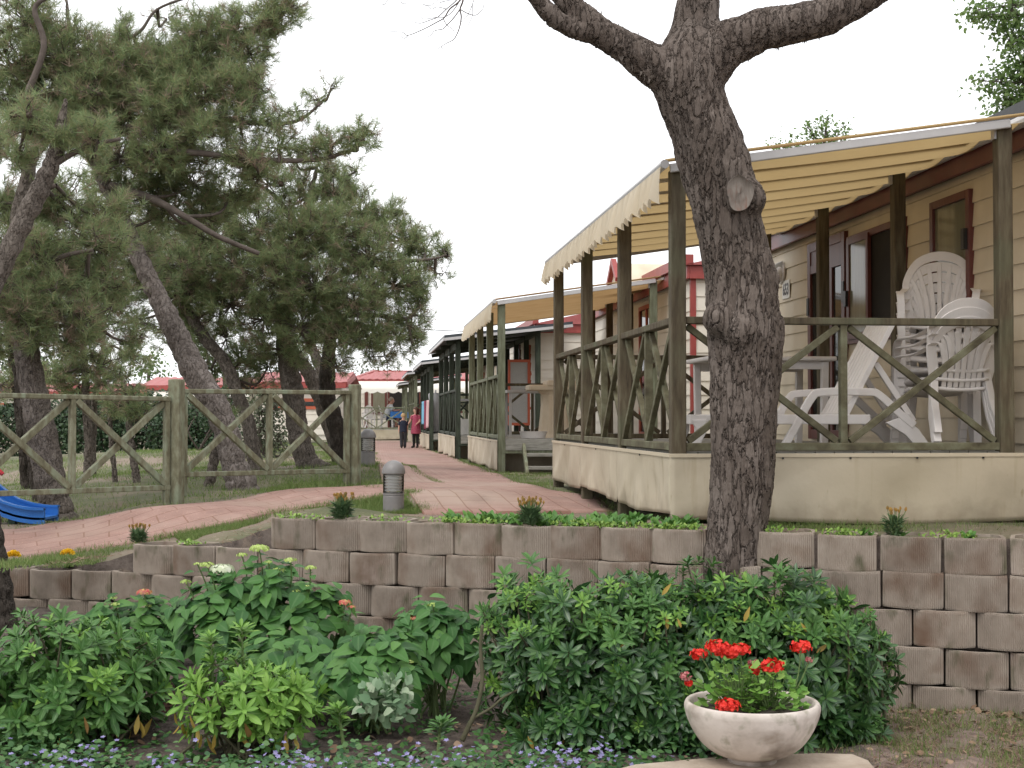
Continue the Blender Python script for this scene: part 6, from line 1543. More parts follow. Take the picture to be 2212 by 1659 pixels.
M['gazfl']=mk('closed orange yellow flowers',[(.40,.22,.06),(.48,.30,.07),(.30,.16,.06),(.25,.24,.08)],island=True,rough=.6)
STRAP=leaf_template(lambda t:.05*math.sin(math.pi*min(t**.8,1))+.012 if t<.999 else .005,fold=.2,curl=-.2,nseg=3)
BUD=leaf_template(lambda t:.10+.16*math.sin(math.pi*t**.8) if t<.999 else .06,fold=.5,curl=-.1,nseg=3)
def gazania(label,dx,dyb,Y,hpx,wpx,nf,seed,loose=False):
    r=np.random.default_rng(seed); b=at(dx,dyb,Y); b.z=at(dx,dyb,Y).z; root=thing('flowering_plant',label,'flower plant',b,0,'orange flowered plants on the wall')
    h=px(hpx,Y); w=px(wpx,Y)/2; A=Leaves(*STRAP); q=MB(); Bd=Leaves(*BUD)
    for k in range(330 if not loose else 140):
        an=r.uniform(0,6.28); rr=r.uniform(0,1)**.5*w*.55; A.add((math.cos(an)*rr*.9,math.sin(an)*rr*.9,r.uniform(0,h*.55)),(math.cos(an)*.7+r.normal()*.4,math.sin(an)*.7+r.normal()*.4,.8+r.normal()*.4),(-math.cos(an),-math.sin(an),.4),h*r.uniform(.2,.42),h*r.uniform(.45,.8))
    for k in range(int(nf*2.2)):
        an=r.uniform(0,6.28); rr=r.uniform(.2,1)*w; tip=np.array([math.cos(an)*rr,math.sin(an)*rr*.7,h*r.uniform(.72,.95)]); q.tube([(tip[0]*.2,tip[1]*.2,0),tuple(tip*np.array([.6,.6,.6])),tuple(tip)],[.002]*3,4,cap=False)
        for j in range(7):
            a2=j*.9+an; Bd.add(tip,(math.cos(a2)*.28,math.sin(a2)*.28,1),(math.cos(a2),math.sin(a2),-.1),r.uniform(.014,.024))
    A.build('leaves',M['gaz'],root); q.build('stems',M['stemg'],root); Bd.build('flowers',M['gazfl'],root)
gazania('orange flowered plant on the wall left of the nearest bollard light',739,1121,9.22,55,60,16,91)
gazania('orange flowered plant in the middle of the wall top before the path',1146,1134,8.8,58,65,16,92)
gazania('orange budded plant on the lower left step of the wall',299,1172,9.88,40,52,9,93)
gazania('loose plant with four orange buds below the front canvas skirt',1932,1158,8.02,62,60,6,94,True)
# marigolds
M['yel']=mk('yellow marigold petals',[(.72,.42,.01),(.82,.52,.02),(.85,.60,.04)],island=True,rough=.6)
def marigold(label,dx,dyb,Y,seed):
    r=np.random.default_rng(seed); b=at(dx,dyb,Y); root=thing('marigold',label,'flower plant',b,0,'yellow marigolds on the left step of the wall')
    q=MB(); q.tube([(0,0,0),(.004,0,.05),(0,0,.09)],[.004,.003,.003],6); q.build('stem',M['stemg'],root)
    Pp=Leaves(*SMALL)
    for k in range(110):
        v=r.normal(size=3); v/=np.linalg.norm(v); v[2]=abs(v[2]); Pp.add(v*np.array([.026,.026,.02])+np.array([0,0,.095]),v+np.array([0,0,.2]),np.cross(v,r.normal(size=3)),.030)
    Pp.build('flower_head',M['yel'],root)
    A=Leaves(*SMALL)
    for k in range(50):
        an=r.uniform(0,6.28); A.add((r.normal()*.012,r.normal()*.012,r.uniform(0,.05)),(math.cos(an),math.sin(an),.4),(0,0,1),r.uniform(.02,.045))
    A.build('leaves',M['hyd'],root)
marigold('yellow marigold in the planter block left of the taller wall step',146,1228,10.03,101)
marigold('yellow marigold beside the dark trunk at the left edge',29,1231,10.1,102)

# ---------------------------------------------------------------- kerb, bowl, geraniums
M['kerb']=mk('pale sandstone kerb',[(.30,.235,.175),(.38,.31,.245),(.44,.37,.30)],scale=5,rough=.9,bump=.4,bscale=40,dirt=[((.24,.18,.13),3,.55,.8)])
k0=at(1660,1641,6.30); kz=k0.z
kb=thing('stone_kerb','pale sandstone kerb slab under the flower bowl','kerb',(k0.x,6.28,0))
q=MB(); prof=[(-.85,-.30),(-.6,-.06),(-.15,.10),(.25,.15),(.40,.13),(.44,.02),(.42,-.42),(-.85,-.50)]
n=len(prof); q.add([(x,y,-.05) for x,y in prof]+[(x,y,kz-.006) for x,y in prof]+[(x*.99,y*.99,kz) for x,y in prof],[tuple(range(n-1,-1,-1)),tuple(2*n+i for i in range(n))]+[(i,(i+1)%n,n+(i+1)%n,n+i) for i in range(n)]+[(n+i,n+(i+1)%n,2*n+(i+1)%n,2*n+i) for i in range(n)])
q.build('slab',M['kerb'],kb,bevel=.012)
M['bowl']=mk('weathered pale concrete bowl',[(.44,.38,.33),(.55,.49,.44),(.62,.56,.51)],scale=4,rough=.85,bump=.3,bscale=60,bdist=.004,dirt=[((.30,.25,.205),6,.50,.72,(1,1,1.6)),((.16,.13,.105),3.,.58,.70),((.36,.33,.27),16,.55,.7)])
bl=thing('flower_bowl','round pale concrete flower bowl on the kerb slab','flower bowl',(k0.x-.075,6.28,kz))
RB=px(145,6.28)
q=MB(); Hh=.262
pr=[(.0,.0),(.36,0),(.36,.06),(.40,.085),(.56,.15),(.74,.30),(.87,.50),(.955,.70),(.99,.84),(1.0,.90),(.995,.955),(.97,1.0),(.93,1.0),(.905,.965),(.87,.86),(.80,.80)]
pr=[(max(a*RB,.0003),b*Hh) for a,b in pr]; P2=[pr[0],pr[1],pr[2]]+[tuple(x) for x in smooth_path(pr[3:],3)]
q.lathe(P2,72); q.build('shell',M['bowl'],bl,smooth=True)
q=MB(); q.lathe([(RB*.84,Hh*.84),(RB*.6,Hh*.89),(.0004,Hh*.90)],40); q.build('soil',M['soil'],bl,smooth=True)
M['geleaf']=mk('bright geranium leaves',[(.09,.22,.03),(.13,.28,.045),(.18,.34,.06),(.23,.38,.09)],island=True,rough=.6,trans=.25)
M['gered']=mk('scarlet geranium petals',[(.62,.02,.012),(.72,.03,.018),(.78,.05,.03)],island=True,rough=.55,trans=.15)
M['gefade']=mk('faded geranium petals',[(.30,.05,.06),(.38,.12,.12),(.45,.25,.2)],island=True,rough=.7)
GER=[];
def gleaf():
    T=[(0,.12,.0)];UV=[(.5,.1)];n=14
    for i in range(n+1):
        a=-2.5+5.0*i/n; rr=.5*(1+.14*math.cos(a*5.2)); T.append((rr*math.sin(a),.42+rr*math.cos(a)*.95,.10*(.6+.4*math.cos(a*5.2)))); UV.append((.5+.5*math.sin(a),.5+.5*math.cos(a)))
    F=[(0,i+1,i,0) for i in range(1,n+1)]
    return T,[(0,i+1,i) for i in range(1,n+1)],UV
GL=gleaf()
def geranium(label,plants,heads,seed,nl):
    r=np.random.default_rng(seed); base=Vector(bl.location)+Vector((plants[0],0,Hh*.86)); root=thing('geranium',label,'geranium',base,0,'geraniums in the bowl')
    A=Leaves(*GL); q=MB(); YB_=6.28
    for k in range(nl):
        an=r.uniform(0,6.28); rr=r.uniform(0,1)**.55; x=math.cos(an)*rr*plants[1]; y=math.sin(an)*rr*.15; z=r.uniform(.01,1)*plants[2]*(1-.55*rr*rr)
        A.add((x,y,z),(math.cos(an)+r.normal()*.5,math.sin(an)-.5+r.normal()*.4,r.normal()*.3+.15),(math.cos(an)*.5+r.normal()*.3,-.55+r.normal()*.3,.9),r.uniform(.026,.05))
        if k%2==0: q.tube([(x*.3,y*.3,0),(x*.7,y*.7,z*.6),(x,y,z)],[.004,.003,.002],4,cap=False)
    q2=MB()
    for (dx,dy,rr,m_,sx,sy) in heads:
        p=at(dx,dy,YB_-(.03 if dy<1500 else .19))-base; s=at(sx,sy,YB_)-base
        q.tube([tuple(x) for x in smooth_path([tuple(s),tuple((s+p)/2+Vector((.006,0,.004))),tuple(p)],4)],[.0032]*9,5,cap=False)
        H=Leaves(*ROUNDL); rad=px(rr*1.2,YB_)
        for k in range(int(52*(rr/20)**1.3)+8):
            v=r.normal(size=3); v/=np.linalg.norm(v); v[2]=v[2]*.75+.1; c_=v*rad*np.array([1,.9,.72])*r.uniform(.62,1.1); t=np.cross(v,r.normal(size=3)); t/=np.linalg.norm(t); b=np.cross(v,t)
            for j in range(5 if m_!='gefade' else 2):
                a2=j*1.2566; H.add(c_,t*math.cos(a2)+b*math.sin(a2)+v*r.uniform(.1,.7),v+r.normal(size=3)*.25,.0125*r.uniform(.7,1.15))
        o=H.build('flower_head',M[m_],root); o.location=tuple(p)
    A.build('leaves',M['geleaf'],root); q.build('stems',M['stemg'],root)
geranium('red geranium at the left of the bowl with the biggest flower heads',(-.06,.17,.235),[(1554,1400,23,'gered',1570,1480),(1578,1408,20,'gered',1585,1480),(1598,1403,17,'gered',1600,1480),(1510,1414,14,'gered',1540,1470),(1483,1462,11,'gefade',1545,1500),(1488,1476,6,'gered',1545,1500),(1572,1525,20,'gered',1590,1540)],111,175)
geranium('red geranium at the right of the bowl with one tall stalk',(.08,.16,.21),[(1667,1441,21,'gered',1655,1500),(1632,1447,12,'gered',1640,1500),(1628,1434,10,'gefade',1640,1500),(1731,1398,18,'gered',1715,1500),(1748,1425,7,'gefade',1720,1490)],112,140)

# ---------------------------------------------------------------- hedges and trees behind
M['dkleaf']=mk('dark hedge leaves',[(.018,.04,.018),(.03,.062,.026),(.045,.085,.034),(.07,.11,.05)],island=True,rough=.5,trans=.15)
M['ltleaf']=mk('light tree leaves',[(.07,.13,.04),(.10,.17,.05),(.14,.21,.07),(.18,.25,.10)],island=True,rough=.5,trans=.3)
M['olive']=mk('grey olive leaves',[(.07,.09,.05),(.11,.13,.08),(.15,.17,.11)],island=True,rough=.6,trans=.2)
def leafy(label,name,cat,base,blobs,size,mat,seed,trunk=None,nper=1.,tmpl=SMALL,group=None,bark='bark2'):
    r=np.random.default_rng(seed); O=Vector(base); root=thing(name,label,cat,O,0,group); A=Leaves(*tmpl); q=MB()
    if trunk:
        t=MB(); P=smooth_path([(*(at(a,b,Y)-O),px(rr,Y)) for a,b,Y,rr in trunk],5); t.tube([p[:3] for p in P],[p[3] for p in P],12); t.build('trunk',M[bark],root,smooth=True); N=P[len(P)//3:,:3]
    else: N=np.array([[0,0,0.]])
    for a,b,Y,rx,rz in blobs:
        c=np.array(at(a,b,Y)-O); R_=np.array([px(rx,Y),px(rx,Y)*.8,px(rz,Y)]); n=int(nper*rx*rz*.16)+10
        k=int(np.argmin(np.linalg.norm(N-c,axis=1))); s=N[k]; q.tube([tuple(x) for x in smooth_path([s,(s+c)/2+r.normal(size=3)*.08,c],3)],list(np.linspace(.02,.008,7)),5,cap=False)
        nc=max(4,n//14); cs=[]
        for _ in range(nc):
            v=r.normal(size=3); v/=np.linalg.norm(v); e=c+v*R_*r.uniform(.3,1.)**.6; cs.append((e,v)); q.tube([tuple(c),tuple((c+e)/2+r.normal(size=3)*.03),tuple(e)],[.007,.005,.003],4,cap=False)
        for i in range(n):
            e,v=cs[r.integers(nc)]; p=e+r.normal(size=3)*size*1.6
            A.add(p,r.normal(size=3)+np.array([0,0,-.3])+v*.5,r.normal(size=3)*.6+np.array([0,-.2,.8]),size*r.uniform(.7,1.3))
    A.build('crown' if trunk else 'foliage',M[mat],root); q.build('branches',M['twig'],root)
    return root
def hb(dx,dy,Y): p=at(dx,dy,Y); p.z=G(p.x,p.y); return p
leafy('dark evergreen hedge bush left of the fence post, beyond the lawn','hedge_bush','bush',hb(250,985,31),[(190,930,31,55,55),(250,920,31,60,65),(310,930,31,55,60),(230,880,31.5,50,30),(290,880,31.5,50,35),(150,890,31.5,45,35)],.075,'dkleaf',121,nper=3.2,group='bushes beyond the lawn')
leafy('dark evergreen hedge bush right of the first one, behind the fence post','hedge_bush','bush',hb(400,985,30),[(360,935,30,50,50),(410,930,30,55,60),(450,940,30,40,45),(400,890,30.5,45,35),(345,890,30.5,45,35),(480,920,30.5,35,40)],.075,'dkleaf',122,nper=3.2,group='bushes beyond the lawn')
leafy('dark hedge bush at the far left beyond the lawn','hedge_bush','bush',hb(60,985,32),[(20,930,32,60,55),(90,930,32,60,60),(140,940,32,45,50),(-40,920,32,60,60)],.075,'dkleaf',123,nper=2.8,group='bushes beyond the lawn')
leafy('grey green bush beside the white house behind the fence','hedge_bush','bush',hb(575,985,24),[(575,930,24,40,45),(560,890,24,35,35),(600,950,24,25,35),(590,880,24,30,30),(545,950,24,30,30)],.05,'olive',124,nper=2.2,group='bushes beyond the lawn')
leafy('mid green shrub between the bent trunk and the fence post','hedge_bush','bush',hb(430,975,27),[(440,880,27,40,30),(470,900,27,30,40),(500,870,27,35,35)],.05,'dkleaf',125,nper=2.4,group='bushes beyond the lawn')
leafy('light green tree far behind the red roofs','tree','tree',hb(322,950,70),[(320,790,70,34,30),(300,800,70,22,22),(345,805,70,22,20),(322,770,70,18,16)],.16,'ltleaf',126,trunk=[(322,950,70,5),(322,880,70,4),(321,800,70,3)],nper=1.2,group='trees far behind')
leafy('dull green tree far behind, right of the pine crown','tree','tree',hb(800,950,85),[(795,800,85,18,14),(815,805,85,20,12),(770,800,85,16,16),(845,803,85,14,8)],.16,'olive',127,trunk=[(800,950,85,4),(800,880,85,3),(800,810,85,2)],nper=1.,group='trees far behind')
leafy('broad tree mass far behind the left pines','tree','tree',hb(100,960,75),[(60,780,75,70,60),(160,790,75,60,50),(-30,760,75,60,70),(110,720,75,60,50),(240,810,75,40,25)],.2,'dkleaf',128,trunk=[(100,960,75,8),(100,880,75,7),(100,780,75,5)],nper=.7,group='trees far behind')
leafy('green tree behind the bent pine, over the white house','tree','tree',hb(480,960,48),[(470,780,48,50,40),(540,790,48,45,30),(430,760,48,45,50),(600,800,48,35,22)],.13,'dkleaf',129,trunk=[(490,960,48,7),(488,880,48,6),(485,800,48,4)],nper=.8,group='trees far behind')
M['poplar']=mk('poplar leaves',[(.11,.19,.06),(.16,.26,.08),(.21,.31,.10),(.14,.20,.09)],island=True,rough=.45,trans=.5)
leafy('poplar tree with hanging leafy sprays behind the nearest home, top right','poplar_tree','tree',hb(2330,1000,19),[(2130,30,19,42,30),(2185,20,19,45,45),(2230,70,19,60,50),(2180,90,19,38,28),(2210,130,19,30,30),(2160,170,19,38,28),(2205,175,19,45,40),(2190,220,19,42,28),(2225,240,19,50,40),(2165,240,19,25,20),(2280,150,19,80,120),(2105,22,19,18,16),(2125,175,19,18,12)],.062,'poplar',131,trunk=[(2330,1000,19,40),(2330,600,19,34),(2310,300,19,24),(2290,100,19,16),(2280,-100,19,10)],nper=1.25,tmpl=OVATE)
leafy('small poplar top with upright sprays above the striped awning','poplar_tree','tree',hb(1765,900,24),[(1700,318,24,26,18),(1735,322,24,24,16),(1755,300,24,16,28),(1785,285,24,18,38),(1790,255,24,10,14),(1745,275,24,9,14),(1820,275,24,9,12),(1815,300,24,16,28),(1780,325,24,40,16),(1690,330,24,18,8),(1660,545,24,14,10)],.055,'poplar',132,trunk=[(1765,900,24,22),(1765,600,24,18),(1770,420,24,6),(1780,330,24,2)],nper=1.6,tmpl=OVATE)
# ---------------------------------------------------------------- people
M['skin']=mk('skin',[(.50,.29,.21),(.56,.34,.25)],scale=9,rough=.55,spec=.3)
M['skin_tan']=mk('tanned skin',[(.40,.20,.14),(.47,.25,.18)],scale=9,rough=.55,spec=.3)
def skin_mesh(name, verts, edges, rad, mat, parent, levels=2, root=0):
    """one continuous surface grown over a skeleton of joints"""
    me=bpy.data.meshes.new(name); me.from_pydata([tuple(v) for v in verts],edges,[]); me.update(); me.materials.append(mat)
    o=bpy.data.objects.new(name,me); link(o,parent); ALL.append(o)
    mod=o.modifiers.new('skin','SKIN'); mod.use_smooth_shade=True
    if not me.skin_vertices: 
        bpy.context.view_layer.objects.active=o; bpy.ops.mesh.customdata_skin_add()
    sv_=me.skin_vertices[0].data
    for i,r_ in enumerate(rad):
        sv_[i].radius=r_ if isinstance(r_,tuple) else (r_,r_)
    sv_[root].use_root=True
    s=o.modifiers.new('sub','SUBSURF'); s.levels=levels; s.render_levels=levels
    return o
class Skel:
    def __init__(s): s.v=[];s.e=[];s.r=[];s.n={}
    def add(s,name,p,r,par=None):
        s.n[name]=len(s.v); s.v.append(tuple(p)); s.r.append(r)
        if par is not None: s.e.append((s.n[par],s.n[name]))
def hand(S,side,wrist,palm,dirv,across,k=1.):
    """palm and five fingers of different lengths hanging from a wrist joint"""
    d=Vector(dirv).normalized(); a=Vector(across).normalized(); w=Vector(S.v[S.n[wrist]]); nrm=d.cross(a)
    pc=w+d*.035*k; S.add(side+'palm',pc,(.020*k,.016*k),wrist)
    for i,(off,ln) in enumerate(((-.022,.050),(-.008,.060),(.007,.056),(.020,.044))):
        b=pc+d*.028*k+a*off*k; S.add(f'{side}f{i}a',b,.0085*k,side+'palm'); m=b+d*ln*.5*k+nrm*.004*k; S.add(f'{side}f{i}b',m,.0075*k,f'{side}f{i}a'); t=m+d*ln*.45*k+nrm*.014*k; S.add(f'{side}f{i}c',t,.006*k,f'{side}f{i}b')
    t0=pc-a*.026*k; S.add(side+'ta',t0,.009*k,side+'palm'); S.add(side+'tb',t0-a*.012*k+d*.026*k,.008*k,side+'ta'); S.add(side+'tc',t0-a*.014*k+d*.048*k,.0065*k,side+'tb')
def figure(label,loc,rz,h,J,skin,clothes,hairf,group=None,facing=0.):
    """J: joints in units of the body height, figure faces local -y"""
    root=thing('person',label,'person',loc,rz,group); S=Skel(); g=lambda p:Vector(p)*h
    k=h/1.75*1.15
    S.add('pelvis',g(J['pelvis']),(.085*h,.06*h)); S.add('waist',g(J['waist']),(.075*h,.055*h),'pelvis'); S.add('chest',g(J['chest']),(.085*h,.06*h),'waist'); S.add('neck0',g(J['neck']),.036*h,'chest')
    hd=Vector(J['head'])
    S.add('jaw',g(hd+Vector((0,-.010,-.035))),(.044*h,.048*h),'neck0'); S.add('face',g(hd+Vector((0,-.004,.012))),(.052*h,.060*h),'jaw'); S.add('cran',g(hd+Vector((0,.006,.052))),(.046*h,.052*h),'face')
    fd=Vector(J.get('look',(0,-1,0))).normalized()
    S.add('nose',g(hd+fd*.066+Vector((0,0,-.008))),.009*h,'face')
    for s,sg in (('l',1),('r',-1)):
        S.add(s+'sh',g(J[s+'sh']),.034*h,'chest'); S.add(s+'el',g(J[s+'el']),.024*h,s+'sh'); S.add(s+'wr',g(J[s+'wr']),.0165*h,s+'el')
        dv=Vector(J[s+'wr'])-Vector(J[s+'el']); hand(S,s,s+'wr',None,dv,Vector((0,1,0)) if abs(dv.normalized().y)<.8 else Vector((1,0,0)),k)
        S.add(s+'hip',g(J[s+'hip']),.055*h,'pelvis'); S.add(s+'kn',g(J[s+'kn']),.036*h,s+'hip'); S.add(s+'an',g(J[s+'an']),.022*h,s+'kn'); S.add(s+'toe',g(J[s+'toe']),(.020*h,.016*h),s+'an')
    skin_mesh('body',S.v,S.e,S.r,skin,root)
    # eyes, mouth and ears
    q=MB(); sdv=fd.cross(Vector((0,0,1)))
    for sg in (-1,1):
        c=g(hd+fd*.055+sdv*.022*sg+Vector((0,0,.010))); q.lathe([(.0004,-.0055*h),(.0055*h,0),(.0004,.0055*h)],8,c=tuple(c))
    q.build('eyes',M['black'],root)
    q=MB(); c=g(hd+fd*.056+Vector((0,0,-.034))); q.beam(c-sdv*.014*h,c+sdv*.014*h,.004*h,.004*h); q.build('mouth',M['redp'],root)
    q=MB()
    for sg in (-1,1):
        c=g(hd+sdv*.055*sg+Vector((0,.0,.002))); q.lathe([(.0004,-.016*h),(.010*h,-.006*h),(.010*h,.008*h),(.0004,.015*h)],8,c=tuple(c))
    q.build('ears',skin,root,smooth=True)
    clothes(root,h,J,S); hairf(root,h,hd,fd); return root
def rings(root,name,mat,rows,n=24,fold=.0,seed=0,h=1.,solid=.006):
    """garment from elliptical rows (cx,cy,z,rx,ry)"""
    V=[]
    for i,(cx,cy,z,rx,ry) in enumerate(rows):
        for j in range(n):
            a=2*math.pi*j/n; f=1+fold*math.sin(5*a+seed)*i/len(rows); V.append(((cx+rx*f*math.cos(a))*h,(cy+ry*f*math.sin(a))*h,z*h))
    F=[(i*n+j,(i+1)*n+j,(i+1)*n+(j+1)%n,i*n+(j+1)%n) for i in range(len(rows)-1) for j in range(n)]
    o=mesh_obj(name,V,F,mat,root,smooth=True); s=o.modifiers.new('t','SOLIDIFY'); s.thickness=solid; s.offset=1; ss=o.modifiers.new('s','SUBSURF'); ss.levels=1; ss.render_levels=1; return o
def limb_cloth(root,name,mat,pts,rad,h):
    q=MB(); P=smooth_path([tuple(Vector(p)*h)+(r_*h,) for p,r_ in zip(pts,rad)],4); q.tube([p[:3] for p in P],[p[3] for p in P],14,cap=False); o=q.build(name,mat,root,smooth=True); s=o.modifiers.new('t','SOLIDIFY'); s.thickness=.006; return o
def hair_cap(root,h,hd,fd,mat,length=.0,vol=1.1,seed=0,bare=.0):
    q=MB(); n=20; V=[]; r=np.random.default_rng(seed)
    rows=12; c=hd+Vector((0,.004,.022))
    for i in range(rows+1):
        th=math.pi*(.0+.62*i/rows)
        for j in range(n):
            a=2*math.pi*j/n; d=Vector((math.sin(th)*math.cos(a),math.sin(th)*math.sin(a),math.cos(th)))
            f=d.dot(fd); rr=.068*vol*(1+.05*r.normal())
            p=c+Vector((d.x*rr*.95,d.y*rr,d.z*rr*1.02))
            if f>.35 and d.z<.35: p=c+d*.04           # the face stays clear
            V.append(tuple(p*h))
    F=[(i*n+j,(i+1)*n+j,(i+1)*n+(j+1)%n,i*n+(j+1)%n) for i in range(rows) for j in range(n)]
    q.add(V,F)
    if length:
        b=hd-fd*.05; 
        for k in range(15):
            sd=fd.cross(Vector((0,0,1)))*((k-7)/7*.060); st=b+sd+fd*(abs(k-7)/7*.055)+Vector((0,0,.02)); q.tube([tuple(Vector(p)*h) for p in (st,st-fd*.012+Vector((0,0,-length*.5)),st+Vector((r.normal()*.008,0,-length*(.85+.2*r.uniform()))))],[.017*h,.017*h,.006*h],6)
    o=q.build('hair',mat,root,smooth=True); return o
M['hair_bl']=mk('fair hair',[(.34,.22,.10),(.46,.32,.16)],scale=30,stretch=(1,1,.2),rough=.6)
M['hair_br']=mk('dark brown hair',[(.06,.03,.018),(.10,.05,.03)],scale=30,stretch=(1,1,.2),rough=.5)
M['hair_gr']=mk('thin grey hair',[(.30,.24,.20),(.38,.31,.26)],scale=30,rough=.6)
M['navy']=mk('navy cotton',[(.012,.016,.03),(.02,.026,.045)],scale=20,rough=.9)
M['charcoal']=mk('charcoal trousers',[(.022,.022,.025),(.04,.04,.045)],scale=20,rough=.9,dirt=((.07,.07,.075),9,.6,.75))
M['dress']=mk('raspberry pink dress',[(.30,.05,.09),(.38,.075,.12)],scale=14,rough=.9,dirt=((.45,.14,.18),30,.6,.7))
M['leggings']=mk('black leggings',[(.008,.008,.009),(.014,.014,.015)],scale=20,rough=.8)
M['shoe']=mk('dark shoe',[(.02,.018,.016),(.04,.035,.03)],scale=20,rough=.6)
def shoes(root,h,J,mat):
    for s in 'lr':
        q=MB(); a=Vector(J[s+'an']); t=Vector(J[s+'toe']); d=(t-a); d.z=0; d.normalize()
        P=[(a-d*.022+Vector((0,0,-.012)),.022),(a+Vector((0,0,-.010)),.028),(a+d*.035+Vector((0,0,-.018)),.026),(a+d*.07+Vector((0,0,-.024)),.020),(a+d*.088+Vector((0,0,-.026)),.010)]
        q.tube([tuple(p*h) for p,_ in P],[r_*h for _,r_ in P],12); q.build('shoe',mat,root,smooth=True)
# boy seen from behind, walking away, his right hand towards the girl
bp=onground(871,970); 
Jb=dict(pelvis=(0,0,.47),waist=(0,0,.56),chest=(0,.005,.70),neck=(0,.0,.80),head=(0.0,.0,.885),look=(.35,.9,0),
 lsh=(.085,0,.745),lel=(.115,.02,.61),lwr=(.12,.05,.50),rsh=(-.085,0,.745),rel=(-.12,0,.61),rwr=(-.125,-.02,.49),
 lhip=(.045,0,.44),lkn=(.05,.015,.25),lan=(.045,-.01,.045),ltoe=(.05,.055,.02),rhip=(-.045,0,.44),rkn=(-.05,-.02,.25),ran=(-.045,-.06,.05),rtoe=(-.05,.01,.02))
def boy_clothes(root,h,J,S):
    rings(root,'t_shirt',M['navy'],[(0,0,.785,.045,.042),(0,0,.765,.088,.058),(0,.0,.70,.100,.072),(0,0,.60,.096,.070),(0,0,.50,.100,.074),(0,0,.455,.103,.078)],fold=.05,h=h)
    for s in 'lr': limb_cloth(root,'sleeve',M['navy'],[Vector(J[s+'sh'])+Vector((0,0,.012)),Vector(J[s+'sh'])*.5+Vector(J[s+'el'])*.5,Vector(J[s+'sh'])*.25+Vector(J[s+'el'])*.75],[.044,.040,.038],h)
    for s in 'lr': limb_cloth(root,'trouser_leg',M['charcoal'],[Vector(J[s+'hip'])+Vector((0,0,.05)),J[s+'hip'],J[s+'kn'],Vector(J[s+'an'])+Vector((0,0,-.0))],[.062,.066,.050,.042],h)
    shoes(root,h,J,M['shoe'])
figure('small fair haired boy in navy shirt and dark trousers on the path, seen from behind',(bp.x,bp.y,G(bp.x,bp.y)+.02),TH+R(0),.93,Jb,M['skin'],boy_clothes,lambda root,h,hd,fd:hair_cap(root,h,hd,fd,M['hair_bl'],0,1.1,1))
gpnt=onground(898,969)
Jg=dict(pelvis=(0,0,.50),waist=(0,0,.59),chest=(0,.0,.725),neck=(0,.0,.815),head=(0.0,-.008,.895),look=(-.9,-.35,0),
 lsh=(.080,0,.765),lel=(.105,-.035,.64),lwr=(.04,-.115,.575),rsh=(-.080,0,.765),rel=(-.13,-.03,.645),rwr=(-.19,-.06,.545),
 lhip=(.042,0,.47),lkn=(.045,-.01,.265),lan=(.043,.0,.045),ltoe=(.03,-.065,.02),rhip=(-.042,0,.47),rkn=(-.045,-.012,.265),ran=(-.045,.0,.045),rtoe=(-.085,-.05,.02))
def girl_clothes(root,h,J,S):
    rings(root,'dress',M['dress'],[(0,0,.805,.040,.038),(0,0,.785,.078,.052),(0,.0,.72,.088,.064),(0,0,.62,.082,.062),(0,0,.52,.100,.080),(0,0,.42,.112,.092),(0,0,.335,.118,.098)],fold=.07,seed=2,h=h)
    for s in 'lr': limb_cloth(root,'sleeve',M['dress'],[Vector(J[s+'sh'])+Vector((0,0,.010)),Vector(J[s+'sh'])*.6+Vector(J[s+'el'])*.4,Vector(J[s+'sh'])*.35+Vector(J[s+'el'])*.65],[.040,.034,.031],h)
    for s in 'lr': limb_cloth(root,'legging',M['leggings'],[J[s+'hip'],J[s+'kn'],Vector(J[s+'an'])+Vector((0,0,.005))],[.058,.040,.027],h)
    shoes(root,h,J,M['shoe'])
figure('girl with long brown hair in raspberry dress and black leggings facing the boy',(gpnt.x,gpnt.y,G(gpnt.x,gpnt.y)+.02),TH+R(-10),1.09,Jg,M['skin'],girl_clothes,lambda root,h,hd,fd:hair_cap(root,h,hd,fd,M['hair_br'],.13,1.08,2))
# the man at the table on the end veranda
mp_=at(836,930,57.9); EZ=ep.z+.0
ez=at(748,950,57.).z+.42
M['shirt']=mk('grey white patterned shirt',[(.30,.33,.38),(.52,.53,.54),(.62,.62,.60)],scale=22,rough=.9,detail=1)
M['shorts']=mk('dark blue shorts',[(.02,.035,.09),(.03,.05,.12)],scale=12,rough=.9)
Jm=dict(pelvis=(0,0,.285),waist=(0,-.015,.36),chest=(0,-.055,.49),neck=(0,-.085,.575),head=(0,-.11,.655),look=(0,-1,-.25),
 lsh=(.105,-.06,.535),lel=(.12,-.16,.42),lwr=(.07,-.28,.425),rsh=(-.105,-.06,.535),rel=(-.125,-.17,.425),rwr=(-.05,-.29,.44),
 lhip=(.055,-.02,.265),lkn=(.075,-.25,.28),lan=(.07,-.23,.05),ltoe=(.075,-.31,.02),rhip=(-.055,-.02,.265),rkn=(-.075,-.25,.28),ran=(-.07,-.20,.05),rtoe=(-.075,-.28,.02))
def man_clothes(root,h,J,S):
    rings(root,'shirt',M['shirt'],[(0,-.085,.572,.045,.042),(0,-.07,.555,.10,.058),(0,-.055,.49,.112,.080),(0,-.02,.38,.105,.085),(0,0,.29,.108,.092),(0,.0,.255,.108,.092)],fold=.04,h=h)
    for s in 'lr': limb_cloth(root,'sleeve',M['shirt'],[Vector(J[s+'sh'])+Vector((0,0,.01)),Vector(J[s+'sh'])*.5+Vector(J[s+'el'])*.5,Vector(J[s+'sh'])*.2+Vector(J[s+'el'])*.8],[.050,.046,.044],h)
    for s in 'lr': limb_cloth(root,'short_leg',M['shorts'],[Vector(J[s+'hip'])+Vector((0,.03,0)),J[s+'hip'],Vector(J[s+'hip'])*.3+Vector(J[s+'kn'])*.7],[.075,.072,.062],h)
    shoes(root,h,J,M['shoe'])
mchair=vloc
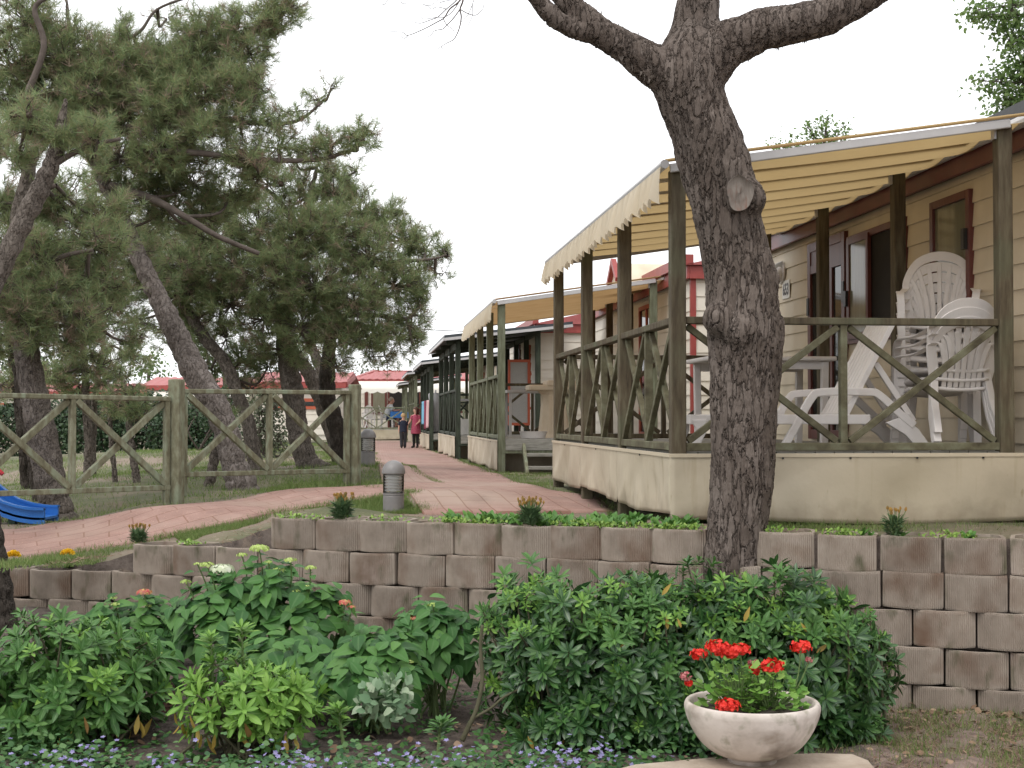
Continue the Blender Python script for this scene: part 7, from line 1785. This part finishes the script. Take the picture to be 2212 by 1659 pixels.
figure('seated man in patterned shirt and blue shorts at the far end of the path',(mp_.x,mp_.y,ez),R(90),1.76,Jm,M['skin_tan'],man_clothes,lambda root,h,hd,fd:hair_cap(root,h,hd-fd*.012,fd,M['hair_gr'],0,.93,3))
copy_thing(ch,(mp_.x-.02,mp_.y,ez),R(90),'white plastic chair the seated man sits on, at the path end','white chairs on the end veranda')
p=at(806,930,57.7); copy_thing(ch,(p.x,p.y,ez),R(150),'empty white plastic chair left of the seated man on the end veranda','white chairs on the end veranda')
p=at(778,930,58.4); copy_thing(ch2,(p.x,p.y,ez),R(-60),'low white chair at the far left of the end veranda','white chairs on the end veranda')
p=at(870,930,57.9); r_=thing('garden_table','table under a blue cloth in front of the seated man','table',(p.x,p.y,ez))
q=MB(); q.box((-.45,-.4,.66),(.6,.4,.70)); q.build('tabletop',M['plastic'],r_)
for sx in (-.4,.5):
    for sy in (-.33,.33):
        q=MB(); q.beam((sx,sy,0),(sx,sy,.66),.05,.05,up=(0,1,0)); q.build('leg',M['plastic'],r_)
n=24;V=[];k=8
for j in range(k+1):
    for i in range(n+1):
        u=i/n; V.append((-.47+1.09*u,-.42-.015*math.sin(u*30)*(j/k),.712-.26*j/k))
for j in range(3):
    for i in range(n+1): V.append((-.47+1.09*i/n,-.42+.42*j,.712))
F=[(j*(n+1)+i,(j+1)*(n+1)+i,(j+1)*(n+1)+i+1,j*(n+1)+i+1) for j in range(k) for i in range(n)]+[((k+1+j)*(n+1)+i,(k+1+j)*(n+1)+i+1,(k+2+j)*(n+1)+i+1,(k+2+j)*(n+1)+i) for j in range(2) for i in range(n)]
b0=len(V); V+=[(-.475,-.42,.712),(-.475,.42,.712),(-.475,.42,.45),(-.475,-.42,.45)]; F.append((b0,b0+1,b0+2,b0+3))
o=mesh_obj('tablecloth',V,F,mk('bright blue tablecloth',[(.04,.17,.50),(.06,.22,.58)],scale=8,rough=.8)); o.location=(p.x,p.y,ez); tag(o,'bright blue cloth hanging over the table at the path end','tablecloth')
bpy.context.view_layer.update()
